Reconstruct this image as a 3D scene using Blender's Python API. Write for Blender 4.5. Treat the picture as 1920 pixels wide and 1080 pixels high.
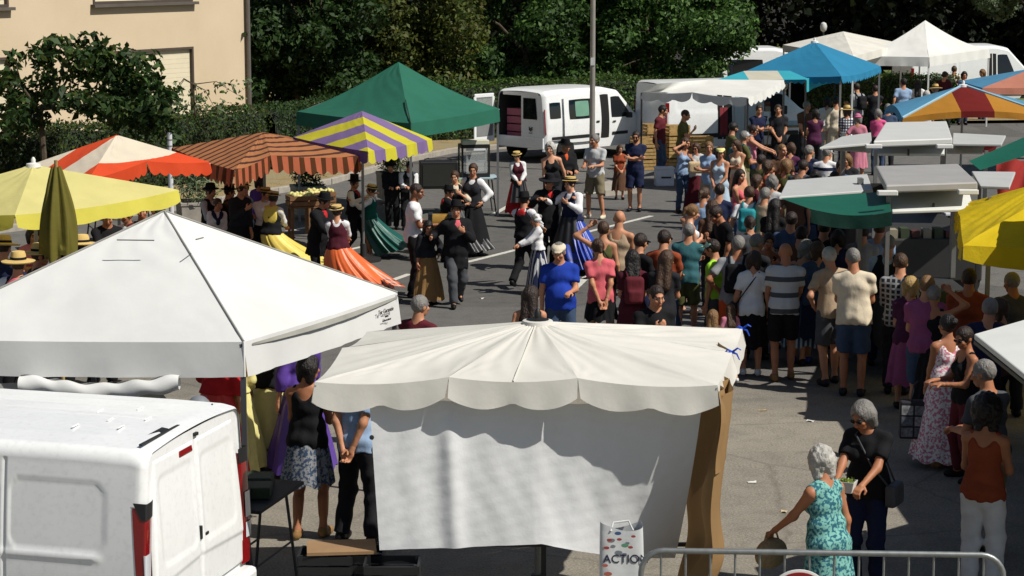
import bpy, bmesh, math, random
import numpy as np
from mathutils import Vector, Matrix
random.seed(7); np.random.seed(7)
for o in list(bpy.data.objects): bpy.data.objects.remove(o, do_unlink=True)
S = bpy.context.scene
C = S.collection
# ------------------------------------------------------------------ camera
F = 4000.0; CH = 5.3; TH = math.radians(9.09)          # focal length in photo pixels, height, pitch
cd = bpy.data.cameras.new('camera'); cam = bpy.data.objects.new('camera', cd); C.objects.link(cam)
cam.location = (0, 0, CH); cam.rotation_euler = (math.pi/2 - TH, 0, 0)
cd.sensor_width = 36; cd.lens = 36*F/1920; cd.clip_start = .1; cd.clip_end = 2000
S.camera = cam
# ------------------------------------------------------------------ sky, sun, exposure
SUN_EL = math.radians(50); SUN_AZ = math.radians(-26)     # from the right, a little from the camera side
W = bpy.data.worlds.new('World'); S.world = W; W.use_nodes = True
nt = W.node_tree; bg = nt.nodes['Background']
sky = nt.nodes.new('ShaderNodeTexSky'); sky.sky_type = 'NISHITA'; sky.sun_disc = False
sky.sun_elevation = SUN_EL; sky.sun_rotation = math.pi/2 - SUN_AZ
sky.air_density = 1.0; sky.dust_density = 1.0
nt.links.new(sky.outputs[0], bg.inputs[0]); bg.inputs[1].default_value = .05
sd = Vector((math.cos(SUN_EL)*math.cos(SUN_AZ), math.cos(SUN_EL)*math.sin(SUN_AZ), math.sin(SUN_EL)))
sl = bpy.data.lights.new('sun', 'SUN'); sl.energy = 4.5; sl.angle = math.radians(.5); sl.color = (1, .95, .87)
so = bpy.data.objects.new('sun', sl); C.objects.link(so); so.rotation_euler = sd.to_track_quat('Z', 'Y').to_euler()
so.location = (20, -5, 30)
S.view_settings.view_transform = 'Standard'; S.view_settings.look = 'None'
S.view_settings.gamma = 1; S.view_settings.exposure = .2; S.view_settings.use_curve_mapping = False

# ------------------------------------------------------------------ pixel -> place
def ray(px, py):
    r = Vector(((px-960)/F, 0, 0)); u = (540-py)/F
    return r + Vector((0, math.cos(TH), -math.sin(TH))) + Vector((0, math.sin(TH), math.cos(TH)))*u
def G(px, py, z=0.0):
    d = ray(px, py); t = (z-CH)/d.z
    return Vector((0, 0, CH)) + d*t
def GY(px, py, Y):
    d = ray(px, py); return Vector((0, 0, CH)) + d*(Y/d.y)
def GP(px, py, p0, n):
    d = ray(px, py); o = Vector((0, 0, CH)); return o + d*((p0-o).dot(n)/d.dot(n))

# ------------------------------------------------------------------ colours and materials
def hx(s):
    s = s.lstrip('#'); v = [int(s[i:i+2], 16)/255 for i in (0, 2, 4)]
    return tuple(c/12.92 if c <= .04045 else ((c+.055)/1.055)**2.4 for c in v)
MATS = {}
def newmat(name):
    m = bpy.data.materials.new(name); m.use_nodes = True
    n = m.node_tree.nodes; l = m.node_tree.links
    return m, n, l, n['Principled BSDF']
def noise(n, l, scale, detail=4, coord='Object', vec=None, rough=.55):
    t = n.new('ShaderNodeTexNoise'); t.inputs['Scale'].default_value = scale; t.inputs['Detail'].default_value = detail
    t.inputs['Roughness'].default_value = rough
    if vec is None:
        tc = n.new('ShaderNodeTexCoord'); vec = tc.outputs[coord]
    l.new(vec, t.inputs['Vector']); return t
def ramp(n, l, fac, stops, interp='LINEAR'):
    r = n.new('ShaderNodeValToRGB'); r.color_ramp.interpolation = interp
    e = r.color_ramp.elements
    while len(e) < len(stops): e.new(.5)
    for i, (p, c) in enumerate(stops):
        e[i].position = p; e[i].color = (c[0], c[1], c[2], 1)
    l.new(fac, r.inputs[0]); return r
def mixc(n, l, a, b, fac, mode='MIX'):
    m = n.new('ShaderNodeMix'); m.data_type = 'RGBA'; m.blend_type = mode
    for sock, v in ((m.inputs[6], a), (m.inputs[7], b)):
        if hasattr(v, 'is_linked'): l.new(v, sock)
        else: sock.default_value = (v[0], v[1], v[2], 1)
    if hasattr(fac, 'is_linked'): l.new(fac, m.inputs[0])
    else: m.inputs[0].default_value = fac
    return m.outputs[2]
def bump(n, l, b, h, strength=.3, dist=.02):
    bp = n.new('ShaderNodeBump'); bp.inputs['Strength'].default_value = strength; bp.inputs['Distance'].default_value = dist
    l.new(h, bp.inputs['Height']); l.new(bp.outputs[0], b.inputs['Normal']); return bp
def mat(name, col, rough=.6, metal=0, var=.12, vs=3, bs=0, bscale=30, bdist=.01, spec=.5):
    """plain material: colour with slow and fine variation"""
    if name in MATS: return MATS[name]
    m, n, l, b = newmat(name)
    if isinstance(col, str): col = hx(col)
    t = noise(n, l, vs, 5)
    r = ramp(n, l, t.outputs[0], [(.3, tuple(c*(1-var) for c in col)), (.7, tuple(min(1, c*(1+var)) for c in col))])
    l.new(r.outputs[0], b.inputs['Base Color'])
    b.inputs['Roughness'].default_value = rough; b.inputs['Metallic'].default_value = metal
    b.inputs['Specular IOR Level'].default_value = spec
    if bs:
        t2 = noise(n, l, bscale, 4); bump(n, l, b, t2.outputs[0], bs, bdist)
    MATS[name] = m; return m
def fabric(name, col, stripes=None, trans=.25, rough=.8, wr=.25, dirt=.06, wscale=3.0):
    """canvas: thin, a little light comes through. stripes = (direction, period, [(stop, colour)...], offset)"""
    if name in MATS: return MATS[name]
    m, n, l, b = newmat(name)
    if isinstance(col, str): col = hx(col)
    tc = n.new('ShaderNodeTexCoord')
    if stripes:
        d, per, stops, off = stripes
        dp = n.new('ShaderNodeVectorMath'); dp.operation = 'DOT_PRODUCT'; l.new(tc.outputs['Object'], dp.inputs[0])
        dp.inputs[1].default_value = (d[0]/per, d[1]/per, d[2]/per if len(d) > 2 else 0)
        ad = n.new('ShaderNodeMath'); ad.operation = 'ADD'; ad.inputs[1].default_value = off; l.new(dp.outputs['Value'], ad.inputs[0])
        fr = n.new('ShaderNodeMath'); fr.operation = 'FRACT'; l.new(ad.outputs[0], fr.inputs[0])
        base = ramp(n, l, fr.outputs[0], [(p, hx(c)) for p, c in stops], 'CONSTANT').outputs[0]
    else: base = col
    t = noise(n, l, 1.3, 6, vec=tc.outputs['Object'])
    g = ramp(n, l, t.outputs[0], [(.35, (1-dirt*2,)*3), (.65, (1, 1, 1))])
    c2 = mixc(n, l, base, g.outputs[0], 1.0, 'MULTIPLY')
    l.new(c2, b.inputs['Base Color']); b.inputs['Roughness'].default_value = rough; b.inputs['Specular IOR Level'].default_value = .25
    t2 = noise(n, l, wscale, 5, vec=tc.outputs['Object'], rough=.6); bp = bump(n, l, b, t2.outputs[0], wr, .05)
    tr = n.new('ShaderNodeBsdfTranslucent'); l.new(c2, tr.inputs[0]); l.new(bp.outputs[0], tr.inputs['Normal'])
    mx = n.new('ShaderNodeMixShader'); mx.inputs[0].default_value = trans
    out = n['Material Output']; l.new(b.outputs[0], mx.inputs[1]); l.new(tr.outputs[0], mx.inputs[2]); l.new(mx.outputs[0], out.inputs[0])
    MATS[name] = m; return m
def attrmat(name, rough=.85, wr=.35, wscale=14, var=.16, trans=0, spec=.2, sss=0):
    """colour from the mesh's own colour attribute (dyed cloth, skin, leaves)"""
    if name in MATS: return MATS[name]
    m, n, l, b = newmat(name)
    a = n.new('ShaderNodeAttribute'); a.attribute_name = 'Col'
    t = noise(n, l, 9, 5)
    g = ramp(n, l, t.outputs[0], [(.3, (1-var,)*3), (.7, (1+var*.4,)*3)])
    c = mixc(n, l, a.outputs['Color'], g.outputs[0], 1.0, 'MULTIPLY')
    l.new(c, b.inputs['Base Color']); b.inputs['Roughness'].default_value = rough; b.inputs['Specular IOR Level'].default_value = spec
    if wr:
        tc = n.new('ShaderNodeTexCoord'); mp = n.new('ShaderNodeMapping'); mp.inputs['Scale'].default_value = (1, 1, .55)
        l.new(tc.outputs['Object'], mp.inputs[0])
        t2 = noise(n, l, wscale, 4, vec=mp.outputs[0]); bump(n, l, b, t2.outputs[0], wr, .02)
    if trans:
        tr = n.new('ShaderNodeBsdfTranslucent'); l.new(c, tr.inputs[0])
        mx = n.new('ShaderNodeMixShader'); mx.inputs[0].default_value = trans
        l.new(b.outputs[0], mx.inputs[1]); l.new(tr.outputs[0], mx.inputs[2]); l.new(mx.outputs[0], n['Material Output'].inputs[0])
    MATS[name] = m; return m
def glassy(name, col, rough=.05):
    if name in MATS: return MATS[name]
    m, n, l, b = newmat(name); b.inputs['Base Color'].default_value = (*hx(col), 1); b.inputs['Roughness'].default_value = rough
    b.inputs['Coat Weight'].default_value = .5; MATS[name] = m; return m
def carpaint(name='white_car_paint', col='#e9ebea'):
    if name in MATS: return MATS[name]
    m, n, l, b = newmat(name); c = hx(col)
    t = noise(n, l, 2.2, 6); g = ramp(n, l, t.outputs[0], [(.3, tuple(x*.93 for x in c)), (.65, c)])
    t3 = noise(n, l, 22, 5); g3 = ramp(n, l, t3.outputs[0], [(.25, (.9,)*3), (.5, (1, 1, 1))])
    l.new(mixc(n, l, g.outputs[0], g3.outputs[0], 1., 'MULTIPLY'), b.inputs['Base Color'])
    b.inputs['Roughness'].default_value = .32; b.inputs['Coat Weight'].default_value = .35; b.inputs['Coat Roughness'].default_value = .12
    MATS[name] = m; return m

# ------------------------------------------------------------------ object helpers
def prop(o, label=None, cat=None, group=None, kind=None):
    if label: o['label'] = label
    if cat: o['category'] = cat
    if group: o['group'] = group
    if kind: o['kind'] = kind
    return o
def thing(name, label, cat, loc=(0, 0, 0), rz=0, group=None):
    o = bpy.data.objects.new(name, None); o.empty_display_size = .2; C.objects.link(o)
    o.location = loc; o.rotation_euler = (0, 0, rz); return prop(o, label, cat, group)
def raw(name, V, Fc, m, parent=None, smooth=False, col=None):
    V = np.asarray(V, dtype=np.float32).reshape(-1, 3)
    me = bpy.data.meshes.new(name)
    if isinstance(Fc, np.ndarray):
        k = Fc.shape[1]; nf = len(Fc)
        me.vertices.add(len(V)); me.vertices.foreach_set('co', V.ravel())
        me.loops.add(nf*k); me.loops.foreach_set('vertex_index', Fc.astype(np.int32).ravel())
        me.polygons.add(nf); me.polygons.foreach_set('loop_start', np.arange(0, nf*k, k, dtype=np.int32))
        try: me.polygons.foreach_set('loop_total', np.full(nf, k, dtype=np.int32))
        except Exception: pass
        me.update(calc_edges=True); me.validate()
    else:
        me.from_pydata([tuple(map(float, v)) for v in V], [], Fc); me.update()
    if smooth: me.polygons.foreach_set('use_smooth', np.ones(len(me.polygons), dtype=bool))
    if col is not None:
        a = me.color_attributes.new('Col', 'FLOAT_COLOR', 'POINT')
        cc = np.ones((len(V), 4), dtype=np.float32); cc[:, :3] = np.asarray(col, dtype=np.float32)
        a.data.foreach_set('color', cc.ravel())
    ob = bpy.data.objects.new(name, me); C.objects.link(ob)
    if m: me.materials.append(m)
    if parent: ob.parent = parent
    return ob
class MB:
    """collects boxes, bars and tubes for ONE mesh"""
    def __init__(s): s.V = []; s.F = []
    def add(s, V, Fc):
        o = len(s.V); s.V += [tuple(v) for v in V]; s.F += [tuple(i+o for i in f) for f in Fc]; return s
    def box(s, c, h, R=None):
        P = [(sx*h[0], sy*h[1], sz*h[2]) for sz in (-1, 1) for sy in (-1, 1) for sx in (-1, 1)]
        P = [(R @ Vector(p) if R else Vector(p)) + Vector(c) for p in P]
        return s.add(P, [(0, 2, 3, 1), (4, 5, 7, 6), (0, 1, 5, 4), (2, 6, 7, 3), (0, 4, 6, 2), (1, 3, 7, 5)])
    def tube(s, pts, r, n=8, r2=None, cap=True):
        pts = [Vector(p) for p in pts]; V = []; m = len(pts)
        for i, p in enumerate(pts):
            d = (pts[min(i+1, m-1)]-pts[max(i-1, 0)]).normalized()
            a = d.orthogonal().normalized() if i == 0 else (a - d*a.dot(d)).normalized()
            b = d.cross(a); rr = r if r2 is None else r+(r2-r)*i/(m-1)
            V += [p + a*rr*math.cos(2*math.pi*j/n) + b*rr*math.sin(2*math.pi*j/n) for j in range(n)]
        Fc = [(i*n+j, i*n+(j+1) % n, (i+1)*n+(j+1) % n, (i+1)*n+j) for i in range(m-1) for j in range(n)]
        if cap: Fc += [tuple(range(n-1, -1, -1)), tuple((m-1)*n+j for j in range(n))]
        return s.add(V, Fc)
    def lathe(s, prof, n=24, M=None, sx=1, sy=1):
        V = []
        for r, z in prof: V += [Vector((r*sx*math.cos(2*math.pi*j/n), r*sy*math.sin(2*math.pi*j/n), z)) for j in range(n)]
        if M is not None: V = [M @ v for v in V]
        m = len(prof)
        Fc = [(i*n+j, i*n+(j+1) % n, (i+1)*n+(j+1) % n, (i+1)*n+j) for i in range(m-1) for j in range(n)]
        Fc += [tuple(range(n-1, -1, -1)), tuple((m-1)*n+j for j in range(n))]
        return s.add(V, Fc)
    def slab(s, P, t):
        """quad (or polygon) P thickened downwards by t along its normal"""
        P = [Vector(p) for p in P]; nrm = (P[1]-P[0]).cross(P[2]-P[0]).normalized()
        if nrm.z < 0: P = P[::-1]; nrm = -nrm
        n = len(P); V = P + [p-nrm*t for p in P]
        return s.add(V, [tuple(range(n)), tuple(range(2*n-1, n-1, -1))] + [(i+n, (i+1) % n+n, (i+1) % n, i) for i in range(n)])
    def build(s, name, m, parent=None, smooth=False, bevel=0):
        o = raw(name, s.V, s.F, m, parent, False)
        if smooth:
            for p in o.data.polygons: p.use_smooth = True
            try: o.data.set_sharp_from_angle(angle=math.radians(40))
            except Exception: pass
        if bevel:
            b = o.modifiers.new('bevel', 'BEVEL'); b.width = bevel; b.segments = 2; b.limit_method = 'ANGLE'
        return o
def grid(nu, nv, f):
    """grid surface: f(u, v) arrays -> (x, y, z) arrays"""
    u, v = np.meshgrid(np.linspace(0, 1, nu), np.linspace(0, 1, nv), indexing='ij')
    P = np.stack(f(u, v), -1).reshape(-1, 3)
    i, j = np.meshgrid(np.arange(nu-1), np.arange(nv-1), indexing='ij'); a = (i*nv+j).ravel()
    return P, np.stack([a, a+nv, a+nv+1, a+1], -1)
def join(parts):
    V = []; Fc = []; o = 0
    for v, f in parts: V.append(v); Fc.append(f+o); o += len(v)
    return np.concatenate(V), np.concatenate(Fc)
def copy_tree(o, parent=None):
    c = o.copy(); C.objects.link(c)
    if parent: c.parent = parent
    for ch in list(o.children): copy_tree(ch, c)
    return c

# ------------------------------------------------------------------ implicit surfaces (bodies, clothes, bags)
def _ev(pr, x, y, z):
    k = pr[0]
    if k == 'cone':
        a, b, ra, rb = (np.asarray(pr[1], float), np.asarray(pr[2], float), pr[3], pr[4]); fl = pr[5] if len(pr) > 5 else ''
        ba = b-a; bb = max(ba@ba, 1e-9); dx, dy, dz = x-a[0], y-a[1], z-a[2]
        hr = (dx*ba[0]+dy*ba[1]+dz*ba[2])/bb; h = np.clip(hr, 0, 1)
        d = np.sqrt((dx-h*ba[0])**2+(dy-h*ba[1])**2+(dz-h*ba[2])**2)-(ra+(rb-ra)*h)
        L = math.sqrt(bb)
        if 'e' in fl: d = np.maximum(d, (hr-1)*L)
        if 's' in fl: d = np.maximum(d, -hr*L)
        return d
    c = np.asarray(pr[1], float); r = np.asarray(pr[2], float); R = pr[3] if len(pr) > 3 else None
    dx, dy, dz = x-c[0], y-c[1], z-c[2]
    if R is not None:
        dx, dy, dz = (R[0, i]*dx+R[1, i]*dy+R[2, i]*dz for i in range(3))
    if k == 'ell':
        k0 = np.sqrt((dx/r[0])**2+(dy/r[1])**2+(dz/r[2])**2); k1 = np.sqrt((dx/r[0]**2)**2+(dy/r[1]**2)**2+(dz/r[2]**2)**2)
        return k0*(k0-1)/np.maximum(k1, 1e-6)
    if k == 'box':
        rd = pr[4]; qx, qy, qz = np.abs(dx)-r[0]+rd, np.abs(dy)-r[1]+rd, np.abs(dz)-r[2]+rd
        return np.sqrt(np.maximum(qx, 0)**2+np.maximum(qy, 0)**2+np.maximum(qz, 0)**2)+np.minimum(np.maximum(qx, np.maximum(qy, qz)), 0)-rd
def _bb(pr):
    if pr[0] == 'cone':
        a, b = np.asarray(pr[1], float), np.asarray(pr[2], float); r = max(pr[3], pr[4])
        return np.minimum(a, b)-r, np.maximum(a, b)+r
    c = np.asarray(pr[1], float); r = np.max(pr[2]) if len(pr) > 3 and pr[3] is not None else np.asarray(pr[2], float)
    if pr[0] == 'box' and np.ndim(r) == 0: r = r*1.74
    return c-r, c+r
def sdf(prims, res, k=.03, neg=(), planes=(), disp=None):
    B = [_bb(p) for p in prims]; lo = np.min([b[0] for b in B], 0)-2.5*res-.01; hi = np.max([b[1] for b in B], 0)+2.5*res+.01
    n = np.ceil((hi-lo)/res).astype(int)+1
    ax = [lo[i]+res*np.arange(n[i]) for i in range(3)]
    D = np.full(n, 1e3, dtype=np.float32); mg = 2.2*res+k
    def sub(b0, b1):
        s = []
        for i in range(3):
            a = max(0, int((b0[i]-mg-lo[i])/res)); e = min(n[i], int((b1[i]+mg-lo[i])/res)+2); s.append(slice(a, e))
        return tuple(s)
    def xyz(s): return ax[0][s[0]][:, None, None], ax[1][s[1]][None, :, None], ax[2][s[2]][None, None, :]
    for p, b in zip(prims, B):
        s = sub(*b); d = _ev(p, *xyz(s)); a = D[s]
        h = np.clip(.5+.5*(d-a)/k, 0, 1); D[s] = d*(1-h)+a*h-k*h*(1-h)
    for p in neg:
        s = sub(*_bb(p))
        if all(q.stop > q.start for q in s): D[s] = np.maximum(D[s], -_ev(p, *xyz(s)))
    full = xyz((slice(None),)*3)
    for pt, nr in planes:      # keeps the side the normal points away from
        D = np.maximum(D, (full[0]-pt[0])*nr[0]+(full[1]-pt[1])*nr[1]+(full[2]-pt[2])*nr[2])
    if disp is not None: D = D+disp(*full)
    I = D < 0
    cs = [(a, b, c) for a in (0, 1) for b in (0, 1) for c in (0, 1)]
    def sh(A, o): return A[o[0]:n[0]-1+o[0], o[1]:n[1]-1+o[1], o[2]:n[2]-1+o[2]]
    cnt = sum(sh(I, o).astype(np.int8) for o in cs); act = (cnt > 0) & (cnt < 8)
    idx = np.full(act.shape, -1, dtype=np.int64); ci = np.argwhere(act); idx[act] = np.arange(len(ci))
    val = np.stack([sh(D, o)[act] for o in cs], -1); P = np.zeros((len(ci), 3)); N = np.zeros(len(ci))
    co = np.array(cs, float)
    for a in range(8):
        for b in range(a+1, 8):
            if np.abs(co[a]-co[b]).sum() != 1: continue
            va, vb = val[:, a], val[:, b]; mk = (va < 0) != (vb < 0)
            t = np.where(mk, va/np.where(mk, va-vb, 1), 0)
            P += np.where(mk[:, None], co[a]+t[:, None]*(co[b]-co[a]), 0); N += mk
    P = lo+res*(ci+P/np.maximum(N, 1)[:, None])
    Q = []
    for axs in range(3):
        s0 = [slice(1, -1)]*3; s0[axs] = slice(0, -1); s1 = list(s0); s1[axs] = slice(1, None)
        A, Bm = I[tuple(s0)], I[tuple(s1)]; e = np.argwhere(A != Bm)
        if not len(e): continue
        fl = A[tuple(e.T)]; off = np.ones(3, int); off[axs] = 0; e = e+off
        u, v = [(1, 2), (2, 0), (0, 1)][axs]
        def ix(du, dv):
            q = e.copy(); q[:, u] += du; q[:, v] += dv; return idx[q[:, 0], q[:, 1], q[:, 2]]
        q = np.stack([ix(-1, -1), ix(0, -1), ix(0, 0), ix(-1, 0)], -1)
        q[~fl] = q[~fl][:, ::-1]; Q.append(q)
    Q = np.concatenate(Q) if Q else np.zeros((0, 4), int)
    Q = Q[(Q >= 0).all(1)]
    return P, Q
def text_mesh(name, txt, size, M, m, parent, depth=.002, font_shear=0):
    cu = bpy.data.curves.new(name, 'FONT'); cu.body = txt; cu.size = size; cu.extrude = depth; cu.align_x = 'CENTER'; cu.align_y = 'CENTER'; cu.shear = font_shear
    o = bpy.data.objects.new(name, cu); C.objects.link(o)
    dg = bpy.context.evaluated_depsgraph_get(); me = bpy.data.meshes.new_from_object(o.evaluated_get(dg))
    bpy.data.objects.remove(o); bpy.data.curves.remove(cu)
    me.transform(M); o = bpy.data.objects.new(name, me); C.objects.link(o); me.materials.clear(); me.materials.append(m); o.parent = parent
    return o
# ================================================================== SETTING
gd = Vector((.5524, .8336, 0)); gn = Vector((.8336, -.5524, 0))      # the square's own axes
def asphalt():
    m, n, l, b = newmat('asphalt')
    tc = n.new('ShaderNodeTexCoord'); sp = n.new('ShaderNodeSeparateXYZ'); l.new(tc.outputs['Object'], sp.inputs[0])
    # old pale gravelly surfacing near, darker newer asphalt on the dance square
    big = noise(n, l, .35, 4, vec=tc.outputs['Object'])
    ma = n.new('ShaderNodeMath'); ma.operation = 'MULTIPLY_ADD'; l.new(big.outputs[0], ma.inputs[0]); ma.inputs[1].default_value = 6; l.new(sp.outputs[1], ma.inputs[2])
    mr = n.new('ShaderNodeMapRange'); mr.inputs[1].default_value = 27.5; mr.inputs[2].default_value = 29.5; l.new(ma.outputs[0], mr.inputs[0])
    fine = noise(n, l, 42, 6, vec=tc.outputs['Object'], rough=.75); mid = noise(n, l, 3.5, 6, vec=tc.outputs['Object'], rough=.65)
    a = ramp(n, l, fine.outputs[0], [(.3, hx('#635f56')), (.55, hx('#8c867a')), (.75, hx('#aea696'))])
    c = ramp(n, l, fine.outputs[0], [(.3, hx('#504f4d')), (.7, hx('#72706c'))])
    col = mixc(n, l, a.outputs[0], c.outputs[0], mr.outputs[0])
    st = ramp(n, l, mid.outputs[0], [(.34, (.82,)*3), (.5, (.96,)*3), (.72, (1.06,)*3)])
    col = mixc(n, l, col, st.outputs[0], 1., 'MULTIPLY')
    # repair patches of a slightly different tone
    vp = n.new('ShaderNodeTexVoronoi'); vp.inputs['Scale'].default_value = .23; vp.distance = 'CHEBYCHEV'; l.new(mixv(n, l, tc.outputs['Object'], mid.outputs[1], .05), vp.inputs['Vector'])
    sv = n.new('ShaderNodeSeparateColor'); l.new(vp.outputs['Color'], sv.inputs[0]); pr_ = ramp(n, l, sv.outputs[0], [(.15, (.8,)*3), (.3, (1, 1, 1)), (.8, (1, 1, 1)), (.9, (1.12,)*3)])
    col = mixc(n, l, col, pr_.outputs[0], .8, 'MULTIPLY')
    # oil spots and tar-sealed cracks
    v = n.new('ShaderNodeTexVoronoi'); v.feature = 'DISTANCE_TO_EDGE'; v.inputs['Scale'].default_value = .42; l.new(mixv(n, l, tc.outputs['Object'], mid.outputs[1], .12), v.inputs['Vector'])
    cr = ramp(n, l, v.outputs[0], [(0, (.55,)*3), (.012, (1, 1, 1))])
    col = mixc(n, l, col, cr.outputs[0], .55, 'MULTIPLY')
    sn = noise(n, l, 1.1, 3, vec=tc.outputs['Object']); ss = ramp(n, l, sn.outputs[0], [(.66, (1, 1, 1)), (.73, (.72,)*3)])
    col = mixc(n, l, col, ss.outputs[0], .8, 'MULTIPLY')
    l.new(col, b.inputs['Base Color']); b.inputs['Roughness'].default_value = .92; b.inputs['Specular IOR Level'].default_value = .25
    bump(n, l, b, fine.outputs[0], .55, .012); return m
def mixv(n, l, a, b, f):
    m = n.new('ShaderNodeMix'); m.data_type = 'VECTOR'; m.inputs[0].default_value = f; l.new(a, m.inputs[4]); l.new(b, m.inputs[5]); return m.outputs[1]
def drygrass():
    m, n, l, b = newmat('dry_verge'); t = noise(n, l, 1.2, 7, rough=.7); f = noise(n, l, 30, 5, rough=.7)
    a = ramp(n, l, t.outputs[0], [(.3, hx('#7d6f4e')), (.5, hx('#a08c62')), (.62, hx('#8f8a70')), (.75, hx('#6d7044'))])
    g = ramp(n, l, f.outputs[0], [(.3, (.6,)*3), (.7, (1.1,)*3)])
    l.new(mixc(n, l, a.outputs[0], g.outputs[0], 1., 'MULTIPLY'), b.inputs['Base Color']); b.inputs['Roughness'].default_value = 1
    bump(n, l, b, f.outputs[0], .8, .03); return m
M_ASPH = asphalt(); M_VERGE = drygrass()
M_WHITEPAINT = mat('worn_white_paint', '#bdbbb2', .8, var=.25, vs=14)
M_CONC = mat('concrete', '#9b958a', .9, var=.15, vs=6, bs=.4, bscale=60)
raw('ground', [(-300, -40, 0), (300, -40, 0), (300, 500, 0), (-300, 500, 0)], [(0, 1, 2, 3)], M_ASPH)['kind'] = 'structure'
# raised verge between square and hedge, with its kerb
vb = [(-22, 24), (-13, 35.5), (-6.7, 43.5), (-4.2, 48), (-2.7, 53), (-1.6, 55.5), (1.5, 58.2), (6, 61.5), (13, 64.5), (40, 68)]
back = [(60, 300), (-200, 300), (-200, 24)]
raw('verge', [(x, y, .10) for x, y in vb+back], [tuple(range(len(vb)+3))], M_VERGE)['kind'] = 'structure'
kb = None
for (x0, y0), (x1, y1) in zip(vb[:-2], vb[1:-1]):
    a, b_ = Vector((x0, y0, 0)), Vector((x1, y1, 0)); L = (b_-a).length; d = (b_-a)/L; nn = Vector((d.y, -d.x, 0)); k = int(L)
    if kb is None: kb = prop(bpy.data.objects.new('kerb', None), kind='structure'); C.objects.link(kb)
    for i in range(k):
        p0, p1 = a+d*(L*i/k+.006), a+d*(L*(i+1)/k-.006)
        MB().slab([p+Vector((0, 0, .125+.004*((i*7) % 3))) for p in (p0-nn*.0, p1-nn*.0, p1+nn*.15, p0+nn*.15)], .16).build('kerbstone', M_CONC, kb, bevel=.012)
# kerbed island by the lamp post
isl = [G(1128, 352), G(1178, 338), G(1196, 350), G(1200, 362), G(1135, 368)]
raw('traffic_island', *(lambda s: (s.V, s.F))(MB().slab([p+Vector((0, 0, .12)) for p in isl], .12)), M_CONC)['kind'] = 'structure'
def line(p, q, w=.12, name='road_marking'):
    d = (q-p).normalized(); nn = Vector((d.y, -d.x, 0))*w/2
    V, Fq = grid(60, 2, lambda u, v: (p.x+(q.x-p.x)*u+nn.x*(2*v-1), p.y+(q.y-p.y)*u+nn.y*(2*v-1), u*0+.004))
    o = raw(name, V, Fq, M_WHITEPAINT); o['kind'] = 'structure'
p, q = G(875, 492), G(1222, 405); line(p, q); dl = (q-p).normalized()
for off in (-5.0, 2.6, 5.2, -2.6):
    s = gn*off; line(p+s-dl*.5, p+s+dl*4.5)
line(G(640, 560), G(768, 514)); line(G(1010, 606), G(1120, 500)); line(G(1060, 372), G(1180, 350)); line(G(920, 405), G(965, 380))
for k, (px_, py_, c_) in enumerate(((1410, 905, '#d0d0c8'), (1470, 960, '#b9a78a'), (1520, 790, '#c9c9c4'), (905, 560, '#c4c0b4'), (1000, 470, '#d0cdc4'), (1430, 770, '#a58d6a'))):
    g = G(px_, py_); o = raw('paper_scrap', *grid(4, 4, lambda u, v: ((u-.5)*.09, (v-.5)*.06, .006+.012*np.sin(u*5+k)*np.sin(v*4))), mat('scrap'+c_, c_, .9)); o.location = (g.x, g.y, .002); o.rotation_euler = (0, 0, k*1.3); prop(o, ['white', 'tan', 'pale grey', 'cream', 'off-white', 'brown'][k]+' scrap of paper on the '+['asphalt near the brown cloth', 'asphalt near the barrier', 'asphalt behind the two women', 'dance square near the grey trousers', 'dance square by the painted line', 'asphalt by the striped T-shirt man'][k], 'litter', 'scraps of litter')
# far meadow strip in the sun and dark hillside behind everything
M_GRASS = mat('meadow_grass', '#59683a', 1, var=.4, vs=2, bs=.8, bscale=25, bdist=.05)
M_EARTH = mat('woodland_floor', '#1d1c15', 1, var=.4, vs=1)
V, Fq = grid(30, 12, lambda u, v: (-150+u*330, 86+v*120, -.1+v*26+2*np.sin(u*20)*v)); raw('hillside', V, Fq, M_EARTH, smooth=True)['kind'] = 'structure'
V, Fq = grid(10, 6, lambda u, v: (13+u*14, 66+v*9, .13+v*.9)); raw('meadow', V, Fq, M_GRASS, smooth=True)['kind'] = 'structure'

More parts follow.
